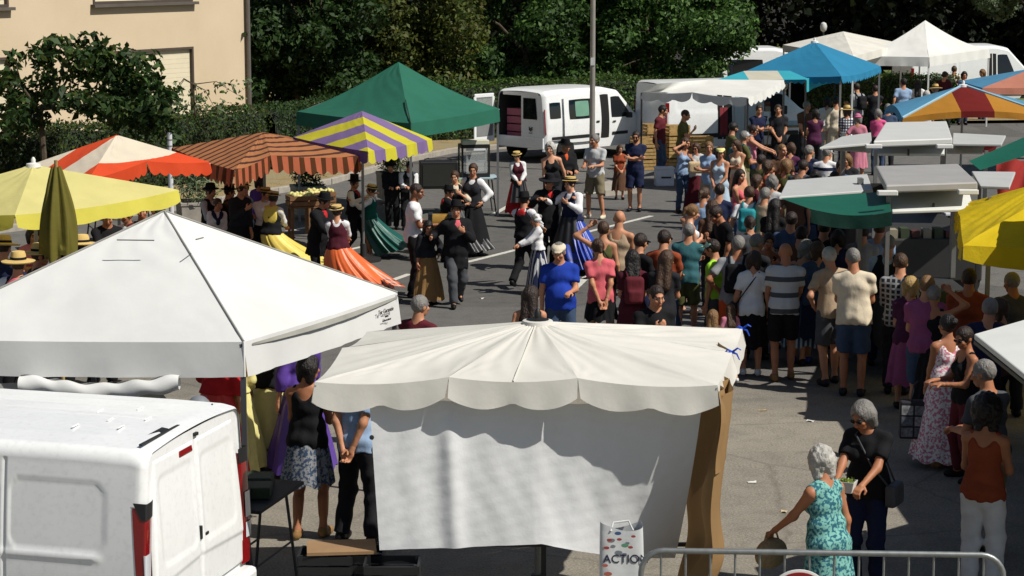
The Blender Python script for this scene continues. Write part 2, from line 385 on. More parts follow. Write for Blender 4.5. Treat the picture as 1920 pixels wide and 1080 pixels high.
# ------------------------------------------------------------------ building
def building():
    t = thing('apartment_house', 'cream rendered house wall with closed pale shutter behind hedge', 'building', (-9.3, 52.2, 0))
    wp = Vector((-9.3, 52.2, 0)); nrm = gn
    def tz(px, py):
        p_ = GP(px, py, wp, nrm)-wp; return p_.dot(gd), p_.z
    mw = None
    m, n, l, b = newmat('cream_render'); f = noise(n, l, 60, 4); g = noise(n, l, .8, 5)
    a = ramp(n, l, g.outputs[0], [(.3, hx('#c9b698')), (.7, hx('#d0bea1'))]); g2 = ramp(n, l, f.outputs[0], [(.3, (.93,)*3), (.7, (1, 1, 1))])
    l.new(mixc(n, l, a.outputs[0], g2.outputs[0], 1., 'MULTIPLY'), b.inputs['Base Color']); b.inputs['Roughness'].default_value = .95; bump(n, l, b, f.outputs[0], .25, .01); mw = m
    brown = mat('brown_frame', '#4a4038', .6); shut = mat('pale_shutter', '#d6ccb0', .7, var=.04); pan = glassy('dark_pane', '#1c2226')
    t0, z1 = tz(190, 97); t1, _ = tz(362, 90); u0, zs = tz(174, 8); u1, _ = tz(361, 3)
    ops = [(t0, t1, z1-1.75, z1), (u0, u1, zs, zs+1.35), (t0-6.2, t1-6.2, z1-1.75, z1), (u0-6.2, u1-6.2, zs, zs+1.35)]
    tr = tz(467, 150)[0]; tl = -16; top = 7.2
    ts = sorted({tl, tr, *[o[0] for o in ops], *[o[1] for o in ops]}); zsx = sorted({0, top, *[o[2] for o in ops], *[o[3] for o in ops]})
    V = []; Fc = []
    P = lambda a_, d_, z_: gd*a_ - nrm*d_ + Vector((0, 0, z_))
    def quad(*q): i = len(V); V.extend(q); Fc.append((i, i+1, i+2, i+3))
    for i in range(len(ts)-1):
        for j in range(len(zsx)-1):
            ct, cz = (ts[i]+ts[i+1])/2, (zsx[j]+zsx[j+1])/2
            if any(o[0] < ct < o[1] and o[2] < cz < o[3] for o in ops): continue
            quad(P(ts[i], 0, zsx[j]), P(ts[i+1], 0, zsx[j]), P(ts[i+1], 0, zsx[j+1]), P(ts[i], 0, zsx[j+1]))
    quad(P(tr, 0, 0), P(tr, 9, 0), P(tr, 9, top), P(tr, 0, top)); quad(P(tl, 0, 0), P(tl, 0, top), P(tl, 9, top), P(tl, 9, 0)); quad(P(tl, 9, 0), P(tl, 9, top), P(tr, 9, top), P(tr, 9, 0))
    for o in ops:
        d = .14; a0, a1, b0, b1 = o
        quad(P(a0, 0, b0), P(a1, 0, b0), P(a1, d, b0), P(a0, d, b0)); quad(P(a0, 0, b1), P(a0, d, b1), P(a1, d, b1), P(a1, 0, b1))
        quad(P(a0, 0, b0), P(a0, d, b0), P(a0, d, b1), P(a0, 0, b1)); quad(P(a1, 0, b0), P(a1, 0, b1), P(a1, d, b1), P(a1, d, b0))
    raw('wall', V, Fc, mw, t)
    R = Matrix((gd, -nrm, (0, 0, 1))).transposed()
    for i, o in enumerate(ops):
        a0, a1, b0, b1 = o; w = .06
        win = MB()
        for (c0, c1, d0, d1) in ((a0, a1, b1-w, b1), (a0, a1, b0, b0+w), (a0, a0+w, b0+w, b1-w), (a1-w, a1, b0+w, b1-w)):
            win.box(P((c0+c1)/2, .03, (d0+d1)/2), ((c1-c0)/2, .05, (d1-d0)/2), R)
        wo = win.build('window', brown, t)
        for k in range(14):      # roller shutter slats
            zz = b0+w+(b1-b0-2*w)*(k+.5)/14
            MB().box(P((a0+a1)/2, .075, zz), ((a1-a0)/2-w, .01, (b1-b0-2*w)/28-.0015), R).build('shutter_slat', shut, wo)
        MB().box(P((a0+a1)/2, .125, (b0+b1)/2), ((a1-a0)/2-w, .01, (b1-b0)/2-w), R).build('pane', pan, wo)
        MB().box(P((a0+a1)/2, -.05, b0-.04), ((a1-a0)/2+.08, .1, .035), R).build('sill', mat('grey_sill', '#57514a', .8), wo)
    MB().tube([P(tr-.1, -.09, 0), P(tr-.1, -.09, top-.1)], .055, 10).build('drainpipe', mat('zinc', '#6f6a64', .5, .4), t)
    rf = MB(); rf.slab([P(tl-.4, -.5, top), P(tr+.5, -.5, top), P(tr+.5, 4.5, top+2.2), P(tl-.4, 4.5, top+2.2)], .15); rf.slab([P(tl-.4, 4.5, top+2.21), P(tr+.5, 4.5, top+2.21), P(tr+.5, 9.5, top+.01), P(tl-.4, 9.5, top+.01)], .15)
    rf.build('roof', mat('roof_tile', '#8a5a42', .9, var=.3, vs=8), t)
building()

# ------------------------------------------------------------------ foliage
def leaves(name, clumps, size, cols, parent, mt=None, shell=.55, aspect=.5, seed=0, up=.35):
    """clumps: (x, y, z, rx, ry, rz, count). One mesh of separate leaf blades, each with its own tint."""
    rg = np.random.RandomState(seed); Vs = []; Cs = []
    for cx, cy, cz, rx, ry, rz, n in clumps:
        n = int(n); d = rg.normal(size=(n, 3)); d /= np.linalg.norm(d, axis=1)[:, None]
        rr = shell+(1-shell)*rg.rand(n)**.7; rr *= 1+.16*np.sin(d[:, 0]*7+cx)*np.cos(d[:, 2]*6+cz)+.1*rg.normal(size=n)
        p = np.array([cx, cy, cz])+d*rr[:, None]*np.array([rx, ry, rz])
        nr = d+rg.normal(size=(n, 3))*.75+np.array([0, 0, up]); nr /= np.linalg.norm(nr, axis=1)[:, None]
        a = np.cross(nr, rg.normal(size=(n, 3))); a /= np.linalg.norm(a, axis=1)[:, None]; b = np.cross(nr, a)
        s = size*(.6+.8*rg.rand(n))[:, None]; tip = nr*s*.18
        q = np.stack([p-a*s*.5-tip, p+b*s*aspect*.5, p+a*s*.5-tip, p-b*s*aspect*.5], 1); Vs.append(q.reshape(-1, 3))
        base = np.array([cols[i] for i in rg.randint(0, len(cols), n)]); tint = (.7+.6*rg.rand(n))[:, None]*(.85+.3*rg.rand())
        Cs.append(np.repeat(base*tint, 4, 0))
    V = np.concatenate(Vs); Cc = np.concatenate(Cs); Fq = np.arange(len(V)).reshape(-1, 4)
    return raw(name, V, Fq, mt or attrmat('leaf', .6, 0, trans=.3, spec=.3), parent, col=Cc)
M_BARK = mat('bark', '#4d4336', .95, var=.3, vs=10, bs=.8, bscale=40)
GREEN_D = [hx(c) for c in ('#263a17', '#304820', '#3c5528', '#29401c')]
GREEN_Y = [hx(c) for c in ('#44521f', '#535f28', '#3a491b', '#5c5c26')]
GREEN_B = [hx(c) for c in ('#355220', '#43642a', '#2d491d', '#557536')]
GREEN_G = [hx(c) for c in ('#5a6b48', '#6b7b58', '#4c5e3f', '#7f8a6c')]
def limbs(name, segs, parent):
    mb = MB()
    for pts, r0, r1 in segs: mb.tube(pts, r0, 7, r1)
    return mb.build(name, M_BARK, parent, smooth=True)
def px_tree(name, label, cat, base, boxes, Y, nclump, size, cols, seed, trunks, per=420, group=None, rad=(.45, .85)):
    """crown clumps scattered through px boxes (x0,x1,y0,y1) at depths Y, limbs reach into them"""
    rg = random.Random(seed); t = thing(name, label, cat, base, 0, group); b0 = Vector(base); cl = []; cen = []
    for (x0, x1, y0, y1), nc in zip(boxes, nclump):
        for _ in range(nc):
            p_ = GY(rg.uniform(x0, x1), rg.uniform(y0, y1), rg.uniform(*Y)); r = rg.uniform(*rad)
            cen.append(p_); cl.append((p_.x-b0.x, p_.y-b0.y, p_.z-b0.z, r, r*1.05, r*rg.uniform(.6, .9), per*(r/.65)**2))
    segs = []
    for (px_, r) in trunks:
        f = GY(px_, 300, (Y[0]+Y[1])/2); f = Vector((f.x-b0.x, (Y[0]+Y[1])/2-b0.y, .05)); tops = rg.sample(cen, min(5, len(cen)))
        hi = Vector((f.x+rg.uniform(-.2, .2), f.y, 2.2)); segs.append(([f, (f+hi)/2+Vector((.05, 0, 0)), hi], r, r*.7))
        for c_ in tops: 
            q_ = c_-b0; md = (hi+q_)/2+Vector((0, 0, .2)); segs.append(([hi, md, q_], r*.5, r*.12))
    limbs('trunk', segs, t); leaves('crown', cl, size, cols, t, seed=seed); return t
TG = 'trees along the edge of the square'
px_tree('walnut_tree', 'dense dark green broadleaf tree beside the house corner', 'tree', (-5.2, 58, .05), [(478, 690, -150, 60), (490, 690, 60, 190), (455, 520, 20, 190)], (56.5, 60), [26, 26, 7], .19, GREEN_D, 1, [(560, .11), (610, .09)], group=TG)
px_tree('ash_tree', 'olive green feathery tree behind the green gazebo', 'tree', (-2.2, 60, .05), [(690, 880, -120, 60), (700, 900, 60, 175)], (58.5, 62), [18, 22], .15, GREEN_Y, 2, [(790, .1)], group=TG)
px_tree('shade_tree', 'deep green tree behind the small white van roof', 'tree', (.4, 62, .05), [(880, 1090, -120, 40), (890, 1090, 40, 165)], (60, 64), [15, 19], .17, GREEN_D+GREEN_B, 3, [(985, .12)], group=TG)
px_tree('lime_tree', 'bright green leafy tree behind the lamp post', 'tree', (4.2, 64, .05), [(1100, 1370, -130, 20), (1100, 1350, 20, 150), (1200, 1385, 10, 110)], (61.5, 66), [24, 26, 14], .17, GREEN_B, 4, [(1210, .12), (1305, .09)], group=TG)
px_tree('young_tree', 'young tree with spreading crown before the cream house wall', 'tree', (-9.3, 42, .05), [(0, 250, 110, 215), (215, 300, 115, 240), (-60, 60, 120, 220), (170, 200, 75, 120), (70, 120, 85, 110), (255, 330, 170, 260), (15, 60, 215, 235)], (41, 43.2), [26, 14, 9, 3, 4, 6, 3], .19, GREEN_D+GREEN_Y[:1], 5, [], per=260, group=TG, rad=(.24, .44))
ty = [o for o in bpy.data.objects if o.name == 'young_tree'][0]
tb = Vector((-9.3, 42, .05)); q = lambda a, b_: GY(a, b_, 42)-tb
limbs('branch', [([Vector((0.05, 0, 0)), q(82, 290), q(76, 205)], .075, .05), ([q(76, 205), q(120, 160), q(150, 110)], .04, .015), ([q(76, 205), q(180, 170), q(195, 80)], .035, .01), ([q(78, 215), q(40, 160), q(30, 120)], .035, .012), ([q(76, 205), q(230, 190), q(290, 170)], .035, .01), ([q(230, 190), q(300, 210), q(310, 250)], .015, .006)], ty)
px_tree('fig_bush', 'light green sapling in front of the shuttered window', 'shrub', (-8.4, 47, .05), [(340, 385, 165, 210), (300, 345, 150, 215), (390, 460, 140, 175), (400, 470, 180, 215)], (47, 49), [5, 4, 2, 5], .13, GREEN_B+GREEN_G, 6, [(365, .03)], per=150, rad=(.15, .32))
px_tree('mimosa_tree', 'tree branch with pale leaves at the far right corner', 'tree', (20, 76, .05), [(1830, 1930, -60, 28)], (74, 78), [14], .2, GREEN_G, 7, [(1960, .15)], rad=(.4, .8), group=TG)
def hedge(name, label, a, b, h, w, cols, seed, dens=520, leaf=.075):
    a = Vector(a); b = Vector(b); t = thing(name, label, 'hedge', a); d = b-a; L = d.length; ang = math.atan2(d.y, d.x)
    t.rotation_euler = (0, 0, ang); rg = np.random.RandomState(seed)
    V, Fq = grid(int(L*3)+2, 9, lambda u, v: (u*L, np.where(v < .3, -w/2+.09, np.where(v > .7, w/2-.09, (v-.5)/.2*(w/2-.09)))+.05*np.sin(u*L*3), np.where(v < .3, v/.3, np.where(v > .7, (1-v)/.3, 1))*(h-.1)+.05*np.sin(u*L*2.3)))
    raw('hedge_core', V, Fq, mat('hedge_core_block', '#20281a', 1, var=.4, vs=9), t)  # solid dark core added inside the leaves to block light
    n = int(L*(2*h+w)*dens); s = rg.rand(n)*(2*h+w); x = rg.rand(n)*L
    y = np.where(s < h, -w/2, np.where(s > h+w, w/2, s-h-w/2)); z = np.where(s < h, s, np.where(s > h+w, 2*h+w-s, h))
    p_ = np.stack([x, y, z], -1)+rg.normal(size=(n, 3))*.05+np.stack([0*x, .05*np.sin(x*3), .05*np.sin(x*2.3)], -1)
    nr = np.stack([0*x, np.sign(y)*((s < h) | (s > h+w)), ((s >= h) & (s <= h+w))*1.], -1)+rg.normal(size=(n, 3))*.6; nr /= np.linalg.norm(nr, axis=1)[:, None]
    aa = np.cross(nr, rg.normal(size=(n, 3))); aa /= np.linalg.norm(aa, axis=1)[:, None]; bb = np.cross(nr, aa); sz = leaf*(.6+.8*rg.rand(n))[:, None]
    q_ = np.stack([p_-aa*sz*.5, p_+bb*sz*.3, p_+aa*sz*.5, p_-bb*sz*.3], 1).reshape(-1, 3)
    cc = np.array([cols[i] for i in rg.randint(0, len(cols), n)])*(.7+.6*rg.rand(n))[:, None]
    raw('foliage', q_, np.arange(n*4).reshape(-1, 4), attrmat('leaf'), t, col=np.repeat(cc, 4, 0)); return t
hedge('clipped_hedge', 'clipped hedge running along the foot of the cream house', (-14, 37, .1), (-6, 50, .1), 1.45, .9, GREEN_D+GREEN_Y[:2], 11)
hedge('clipped_hedge', 'clipped dark hedge section between house corner and green gazebo', (-5.9, 50.3, .1), (-3.4, 56.2, .1), 1.4, .9, GREEN_D, 12)
hedge('clipped_hedge', 'long clipped hedge behind the small white van', (-2.8, 58, .1), (5.6, 62.2, .1), 1.5, 1.0, GREEN_B+GREEN_Y[:2], 13)
hedge('clipped_hedge', 'low green hedge beyond the bright blue parasol', (8.3, 62.5, .1), (13.2, 64.8, .1), 1.35, 1.2, GREEN_Y[:3]+GREEN_B[:2], 14)
# the wood that closes the view: tall canopy, so it is dark underneath
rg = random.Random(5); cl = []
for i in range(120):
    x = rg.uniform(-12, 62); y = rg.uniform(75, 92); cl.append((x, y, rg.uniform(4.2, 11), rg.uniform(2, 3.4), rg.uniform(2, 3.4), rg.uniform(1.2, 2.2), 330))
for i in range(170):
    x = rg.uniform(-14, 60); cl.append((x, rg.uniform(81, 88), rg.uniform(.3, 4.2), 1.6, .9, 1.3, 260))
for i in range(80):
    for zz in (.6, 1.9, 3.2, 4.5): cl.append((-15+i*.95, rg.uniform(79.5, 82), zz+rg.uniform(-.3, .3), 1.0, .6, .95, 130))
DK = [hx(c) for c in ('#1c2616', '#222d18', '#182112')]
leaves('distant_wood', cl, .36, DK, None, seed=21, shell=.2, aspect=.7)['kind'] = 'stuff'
# lamp post
lb = G(1110, 322); t = thing('lamp_post', 'tall grey lamp post in front of the small white van', 'lamp post', (lb.x, lb.y, 0))
MB().tube([(0, 0, .1), (0, 0, 1.2), (0, 0, 8)], .078, 14, .052).build('pole', mat('grey_lamp_paint', '#98938a', .5, .3), t, True)
MB().tube([(0, 0, 0), (0, 0, .5)], .105, 14).build('base', mat('grey_lamp_paint', '#6b6862'), t, True)
MB().tube([(0, 0, 7.9), (-.3, -.3, 8.25), (-.9, -.9, 8.35)], .035, 8).build('arm', mat('grey_lamp_paint', '#6b6862'), t, True)
MB().box((-1.0, -1.0, 8.34), (.22, .22, .05)).build('lamp_head', mat('grey_lamp_paint', '#6b6862'), t)
MB().box((0, -.055, 2.62), (.05, .02, .09)).build('sticker', mat('white_sticker', '#c9c9c4', .6), t)
# ================================================================== STALLS AND CANOPIES
M_ALU = mat('dull_aluminium', '#8d8f8f', .45, .6, var=.08); M_STEEL = mat('dark_steel', '#3a3a3a', .5, .5)
M_WHITEMETAL = mat('white_metal', '#d8d8d4', .5); M_BLACK = mat('black_plastic', '#141414', .55); M_WOOD = mat('pale_wood', '#a08250', .8, var=.3, vs=12)
def wob(x, y, a=.012, s=5.0, ph=0): return a*(np.sin(x*s+ph)*np.cos(y*s*.8+1.3+ph)+.6*np.sin(x*s*2.3+y*s*1.7+ph))
def panel(a, b, ap, con=0, sag=.03, nu=40, nv=34, vmax=1.0, ph=0, wr=.008):
    a, b, ap = np.array(a), np.array(b), np.array(ap)
    def f(u, v):
        v = v*vmax; e = a[:, None, None]*(1-u)+b[:, None, None]*u; p_ = e*(1-v)+ap[:, None, None]*v
        z = p_[2]-con*4*v*(1-v)*(.6+.4*(1-v))-sag*4*u*(1-u)*(1-v)+wob(u*5+v*2+np.sin(v*4+ph), v*4+np.sin(u*3), wr*.4, 2, ph)*np.minimum(1, 12*u*(1-u))*np.minimum(1, 6*(1-v))*np.minimum(1, 8*v)+np.minimum(1, 9*v)*wr*.9*sum(np.exp(-np.hypot(uu, v)/.16)*np.sin(13*np.arctan2(v, uu+1e-6)+ph)*np.minimum(1, np.hypot(uu, v)*14) for uu in (u, 1-u))+wr*.6*np.exp(-(1-v)/.12)*np.sin(u*19+ph)*np.minimum(1, 9*(1-v))
        return p_[0], p_[1], z
    return grid(nu, nv, f)
def valance(a, b, h, ns=0, sc=.05, out=None, wave=.012, sag=.03, ph=0):
    a, b = np.array(a), np.array(b); L = np.linalg.norm(b-a); o = out if out is not None else (0, 0, 0)
    n = max(ns, 1)
    def f(u, v):
        bot = h-(sc*(1-np.abs(np.sin(np.pi*ns*u))**.8) if ns else 0)
        p_ = a[:, None, None]*(1-u)+b[:, None, None]*u
        ww = wave*np.sin(u*L*9+ph)*v+wave*.6*np.sin(u*L*21+2*ph)*v
        return p_[0]+o[0]*(.03*v+ww), p_[1]+o[1]*(.03*v+ww), p_[2]-sag*4*u*(1-u)-v*bot
    return grid(max(24, n*8), 6, f)
def canopy(name, label, corners, apex, m, mv=None, con=0, sag=.03, vh=.25, ns=0, sc=.05, legs=True, pole=False, legm=None, group=None, cat='tent', cap=False, ribs=True, wr=.008, foot=0, mats=None, vside=None):
    """a fabric roof over any polygon of eave corners, with hanging valances, legs or a pole"""
    cen = Vector((apex[0], apex[1], 0)); t = thing(name, label, cat, cen, 0, group); legm = legm or M_ALU
    cs = [Vector(c)-cen for c in corners]; ap = Vector(apex)-cen; n = len(cs)
    for i in range(n):
        a, b = cs[i], cs[(i+1) % n]; V, Fq = panel(a, b, ap, con, sag, ph=i, wr=wr)
        raw('roof_panel', V, Fq, mats[i] if mats else m, t, True)
        if vh:
            o = ((a+b)/2); o.z = 0; o.normalize(); L = (b-a).length
            V, Fq = valance(a, b, vh, round(ns*L) if ns else 0, sc, o, sag=sag, ph=i)
            raw('valance', V, Fq, (vside[i] if vside else None) or mv or (mats[i] if mats else m), t, True)
    if ribs:
        for c in cs: MB().tube([c-Vector((0, 0, .03)), c*.5+ap*.5-Vector((0, 0, .03+con)), ap-Vector((0, 0, .04))], .012, 6).build('rib', legm, t)
    if legs:
        for c in cs: MB().box((c.x*.985, c.y*.985, c.z/2-.01), (.022, .022, c.z/2-.01)).build('leg', legm, t)
    if pole: MB().tube([(0, 0, foot), (0, 0, ap.z-.02)], .024, 10).build('pole', legm, t); MB().lathe([(.3, 0), (.3, .05), (.06, .08), (.05, .3)], 16).build('base', M_STEEL, t)
    if cap: MB().lathe([(.1, ap.z-.03), (.09, ap.z+.015), (.03, ap.z+.03), (.03, ap.z+.07), (.012, ap.z+.1)], 14).build('cap', M_BLACK if cap == 'black' else M_WHITEMETAL, t, True)
    return t
def seam(t, pts, r=.008, m=None, name='seam'): return MB().tube(pts, r, 6).build(name, m or mat('grey_piping', '#8d8c86', .8), t)

# near white pop-up gazebo
WHITE = fabric('white_canvas', '#d9dad7', trans=.1, wr=.1, wscale=2.2)
N = G(457, 641, 2.0); R_ = G(745, 549, 2.0); e = (G(0, 637, 2.0)-N).normalized(); L_ = N+e*3.0; B_ = R_+(L_-N)
cx = (R_+L_)/2; pk = Vector((cx.x+.05, cx.y, GY(312, 396, cx.y).z))
t = canopy('white_gazebo', 'large white pop-up gazebo with peaked roof behind the parked van', [N, R_, B_, L_], pk, WHITE, con=.0, sag=.012, vh=.30, legm=mat('grey_leg', '#55565a', .5, .4), wr=.012)
c0 = Vector((pk.x, pk.y, 0))
for k, cnr in enumerate((N, R_, L_)):
    a = cnr-c0; b = pk-c0; seam(t, [a+Vector((0, 0, .006)), a*.5+b*.5+Vector((0, 0, .006)), b+Vector((0, 0, .004))], .009)
seam(t, [N-c0, N-c0-Vector((0, 0, .3))], .012, mat('white_piping', '#e5e5e0', .8))
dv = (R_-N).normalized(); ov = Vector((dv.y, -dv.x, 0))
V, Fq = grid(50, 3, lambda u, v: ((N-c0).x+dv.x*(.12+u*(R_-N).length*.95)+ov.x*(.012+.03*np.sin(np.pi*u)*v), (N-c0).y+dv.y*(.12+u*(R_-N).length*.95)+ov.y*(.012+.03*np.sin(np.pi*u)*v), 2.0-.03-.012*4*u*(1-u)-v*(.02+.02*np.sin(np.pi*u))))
raw('eave_shade_strip', V, Fq, mat('flap_shadow_cloth', '#8b8a82', .9), t, True)  # grey strip below the eave, shade put into its colour
# three lines of small black print at the far end of the right-hand valance
Mx = Matrix.Translation(N-c0+dv*(.88*(R_-N).length)+ov*.05+Vector((0, 0, -.12))) @ Matrix((dv, (0, 0, 1), ov)).transposed().to_4x4()
INK = mat('black_ink', '#202020', .8)
text_mesh('lettering', 'Ter Garantie', .06, Mx, INK, t, font_shear=.2); text_mesh('lettering', 'buffet', .03, Mx @ Matrix.Translation((.02, -.055, 0)), INK, t); text_mesh('lettering', 'www.traiteur', .033, Mx @ Matrix.Translation((.02, -.09, 0)), INK, t)
for (px_, py_, l1) in ((255, 452, .33), (375, 449, .12)):     # flap slits at the vent cap
    p_ = GY(px_, py_, pk.y-.55)-c0; d_ = (e if l1 > .2 else dv)
    seam(t, [p_-d_*l1/2+Vector((0, -.02, .01)), p_+d_*l1/2+Vector((0, -.02, .012))], .006, mat('slit', '#6e6d66', .9), 'vent_slit')
# rolled side wall hanging under the front eave, and the side wall at its left
V, Fq = grid(60, 14, lambda u, v: ((L_-c0).x+1.1+u*1.35, (L_-c0).y-.2+.07*np.sin(v*6.28)+.02*np.sin(u*14), 1.655-.05*np.abs(np.sin(np.pi*np.minimum(1, u*1.0)))-.03*(1-np.abs(2*u-1))**2+.07*np.cos(v*6.28)+.012*np.sin(u*30+v*5)))
raw('rolled_wall', V, Fq, WHITE, t, True)
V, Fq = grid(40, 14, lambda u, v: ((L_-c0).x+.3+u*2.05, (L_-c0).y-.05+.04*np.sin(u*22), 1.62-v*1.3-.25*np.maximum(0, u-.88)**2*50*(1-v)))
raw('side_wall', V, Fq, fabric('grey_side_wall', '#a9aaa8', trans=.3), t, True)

# parasol stall in front: rectangular cream parasol, tarpaulin, brown cloth
CREAM = fabric('cream_canvas', '#d6d4cb', trans=.1, wr=.14, wscale=3)
z = 2.1; fl, fr, br, bl = G(590, 716, z), G(1345, 722, z), G(1392, 616, z), G(688, 622, z)
f1, f2, b1, b2 = fl.lerp(fr, .335), fl.lerp(fr, .655), bl.lerp(br, .34), bl.lerp(br, .66)
for v_ in (f1, f2): v_.z += .045
for v_ in (b1, b2): v_.z += .03
r1, l1 = fr.lerp(br, .55), fl.lerp(bl, .5); l1.z += .06
ap = (fl+fr+br+bl)/4; ap = Vector((ap.x, ap.y, GY(1008, 602, ap.y).z)); ap.x = GY(1008, 602, ap.y).x
t = canopy('cream_parasol', 'big cream rectangular parasol with scalloped edge over the front stall', [fl, f1, f2, fr, r1, br, b2, b1, bl, l1], ap, CREAM, sag=.035, vh=.21, ns=2.2, sc=.06, legs=False, pole=True, cat='parasol', cap='black', wr=.012)
c0 = Vector((ap.x, ap.y, 0))
MB().lathe([(.13, ap.z-.035), (.12, ap.z+.005), (.05, ap.z+.02)], 14).build('hub_cover', CREAM, t, True)
md = (f1+f2)/2-c0; seam(t, [md+Vector((0, 0, -.03)), (ap-c0)+Vector((0, 0, .008))], .007, CREAM)
blue = mat('blue_tape', '#1f4fc0', .5)
for p_ in (br, fr.lerp(br, .55)):
    b = MB()
    for dx, dz in ((.07, .03), (-.06, .01), (.06, -.05), (-.05, -.04)): b.tube([p_-c0, p_-c0+Vector((dx*.6, -.03, dz*.6+.02)), p_-c0+Vector((dx, -.02, dz-.01))], .011, 5, .005)
    b.build('tie_ribbon', blue, t)
# tarpaulin hung on the stall's front bars
def tarp():
    Yf = fl.y+.055; tl, tr, b_l, b_m, b_r = GY(692, 742, Yf), GY(1318, 748, Yf), GY(713, 1026, Yf-.1), GY(1015, 1008, Yf), GY(1268, 1055, Yf+.35)
    o = thing('tarpaulin', 'white eyeletted tarpaulin hanging below the cream parasol', 'tarpaulin', (0, Yf, 0))
    rg = np.random.RandomState(3)
    def f(u, v):
        top = np.array(tl)[:, None, None]*(1-u)+np.array(tr)[:, None, None]*u
        w = np.clip((u-.48)/.52, 0, 1); bm = np.where(u < .5, 0, 1)
        bx = np.where(u < .5, b_l.x+(b_m.x-b_l.x)*u*2, b_m.x+(b_r.x-b_m.x)*(u-.5)*2); bz = np.where(u < .5, b_l.z+(b_m.z-b_l.z)*u*2, b_m.z+(b_r.z-b_m.z)*(u-.5)*2)
        x = top[0]*(1-v)+bx*v; zz = top[2]*(1-v)+bz*v-.05*np.sin(np.pi*u)*(1-v)
        fold = .05*np.exp(-((u-.235)/.03)**2)*np.minimum(1, v*3)*(1-.3*v)+.006*np.sin(u*50+2*np.sin(v*3))*(1-.7*v)*np.minimum(1, v*4)+.006*np.sin(u*17+1)*np.sin(np.pi*v)
        belly = .16*np.sin(np.pi*np.clip((u-.3)/.75, 0, 1))*np.sin(np.pi*np.clip(v, 0, 1))**.8
        cre = .0022*np.sin(u*63+3*np.sin(v*5))*np.sin(v*9+4*np.sin(u*7))+.0009*np.sin(u*131+v*40+3*np.sin(u*9))+.0006*np.sin(v*70+u*43)
        y = -(fold+cre)+belly*.18+.5*w**2*v**2-.16*v*(1-w)
        return x, y-.02*v, zz
    V, Fq = grid(170, 110, f); raw('sheet', V, Fq, fabric('tarp_white', '#dcdede', trans=.15, rough=.5, wr=.12, wscale=7, dirt=.05), o, True)
    for (px_, py_, k) in ((716, 1017, .02), (858, 1012, .03), (1008, 1001, .02), (702, 860, .02), (697, 820, .02)):
        p_ = GY(px_, py_, Yf-.06); MB().lathe([(.018, 0), (.018, .006), (.008, .008)], 12, Matrix.Translation((p_.x, p_.y-Yf-.0, p_.z)) @ Matrix.Rotation(math.pi/2, 4, 'X')).build('eyelet', M_STEEL, o)
    fr_ = thing('stall_frame', 'metal bar frame of the front stall below the tarpaulin', 'frame', (0, Yf, 0))
    for px_ in (1022, 705, 1318):
        p_ = GY(px_, 900, Yf+.12); MB().box((p_.x, .75, 1.02), (.02, .02, 1.02)).build('post', M_STEEL, fr_)
    for z_ in (.62, 2.0): MB().box(((tl.x+tr.x)/2, .75, z_), ((tr.x-tl.x)/2, .015, .015)).build('rail', M_STEEL, fr_)
    # brown cloth at the right-hand end
    bc = thing('brown_cloth', 'brown cloth draped down the right end of the front stall', 'cloth', (0, Yf, 0))
    def g(u, v):
        y = (v*0-.14)+u*1.6; xb = 1.62+.10*np.sin(u*9+v*2)-.05*v; x = xb+.05*np.sin(u*25)*(.4+v)+.16*np.exp(-((v-.72)/.16)**2)*np.exp(-((u-.2)/.25)**2)+u*.22
        return x-.14*u-.30*v*(1-u)-.06, y-.1*v, 2.02-v*1.78+.1*u
    V, Fq = grid(50, 60, g); raw('drape', V, Fq, fabric('brown_canvas', '#94764f', trans=.12, wr=.2), bc, True)
    V, Fq = grid(24, 30, lambda u, v: (1.53+.03*np.sin(u*8)+u*.10+.02*np.sin(v*5), -.16+u*.5-.05*v, 2.05-v*.62)); raw('flap', V, Fq, fabric('brown_canvas', '#8d6842'), bc, True)
tarp()

# parasols at the left
U1 = [G(165, 338, 2.1), G(275, 302, 2.2), G(394, 304, 2.1)]; l_ = G(42, 314, 2.1); U1 += [U1[2]+l_-U1[0], l_]; a_ = (U1[2]+l_)/2
d1 = (U1[2]-U1[0]).normalized(); n1 = (-d1.y, d1.x)
ORG = fabric('orange_white_canvas', '#ffffff', stripes=(n1, 1.05, [(0, '#e2522a'), (.42, '#eadfc8')], .02), trans=.3)
ORGV = fabric('orange_canvas', '#e2522a', trans=.35)
canopy('striped_parasol', 'orange and cream wide striped parasol with white scalloped trim', U1, (a_.x, a_.y, GY(218, 253, a_.y).z), ORG, ORGV, sag=.02, vh=.2, ns=5.5, sc=.05, legs=False, pole=True, cat='parasol', vside=[ORGV, ORGV, ORG, ORG, ORG])
U2 = [G(335, 356, 2.1), G(28, 403, 2.1)]; d_ = (U2[0]-U2[1]).normalized(); p_ = Vector((-d_.y, d_.x, 0))*2.1; U2 += [U2[1]+p_, U2[0]+p_]; a_ = (U2[0]+U2[2])/2
YEL = fabric('pale_yellow_canvas', '#e8df62', trans=.35); YEC = fabric('faded_yellow_canvas', '#e6dd92', trans=.35); YEO = fabric('cream_orange_canvas', '#e6dd92', stripes=((d_.x, d_.y), 1.5, [(0, '#e6dd92'), (.5, '#d9552c')], .12), trans=.3)
canopy('yellow_parasol', 'pale yellow parasol with bright yellow hanging edge at the left', U2, (a_.x-.05, a_.y, GY(95, 309, a_.y).z), YEC, YEL, sag=.05, vh=.2, ns=1.2, sc=.05, legs=False, pole=True, cat='parasol', cap='white', mats=[YEC, YEC, YEO, YEO], vside=[YEL, YEL, YEL, YEL])
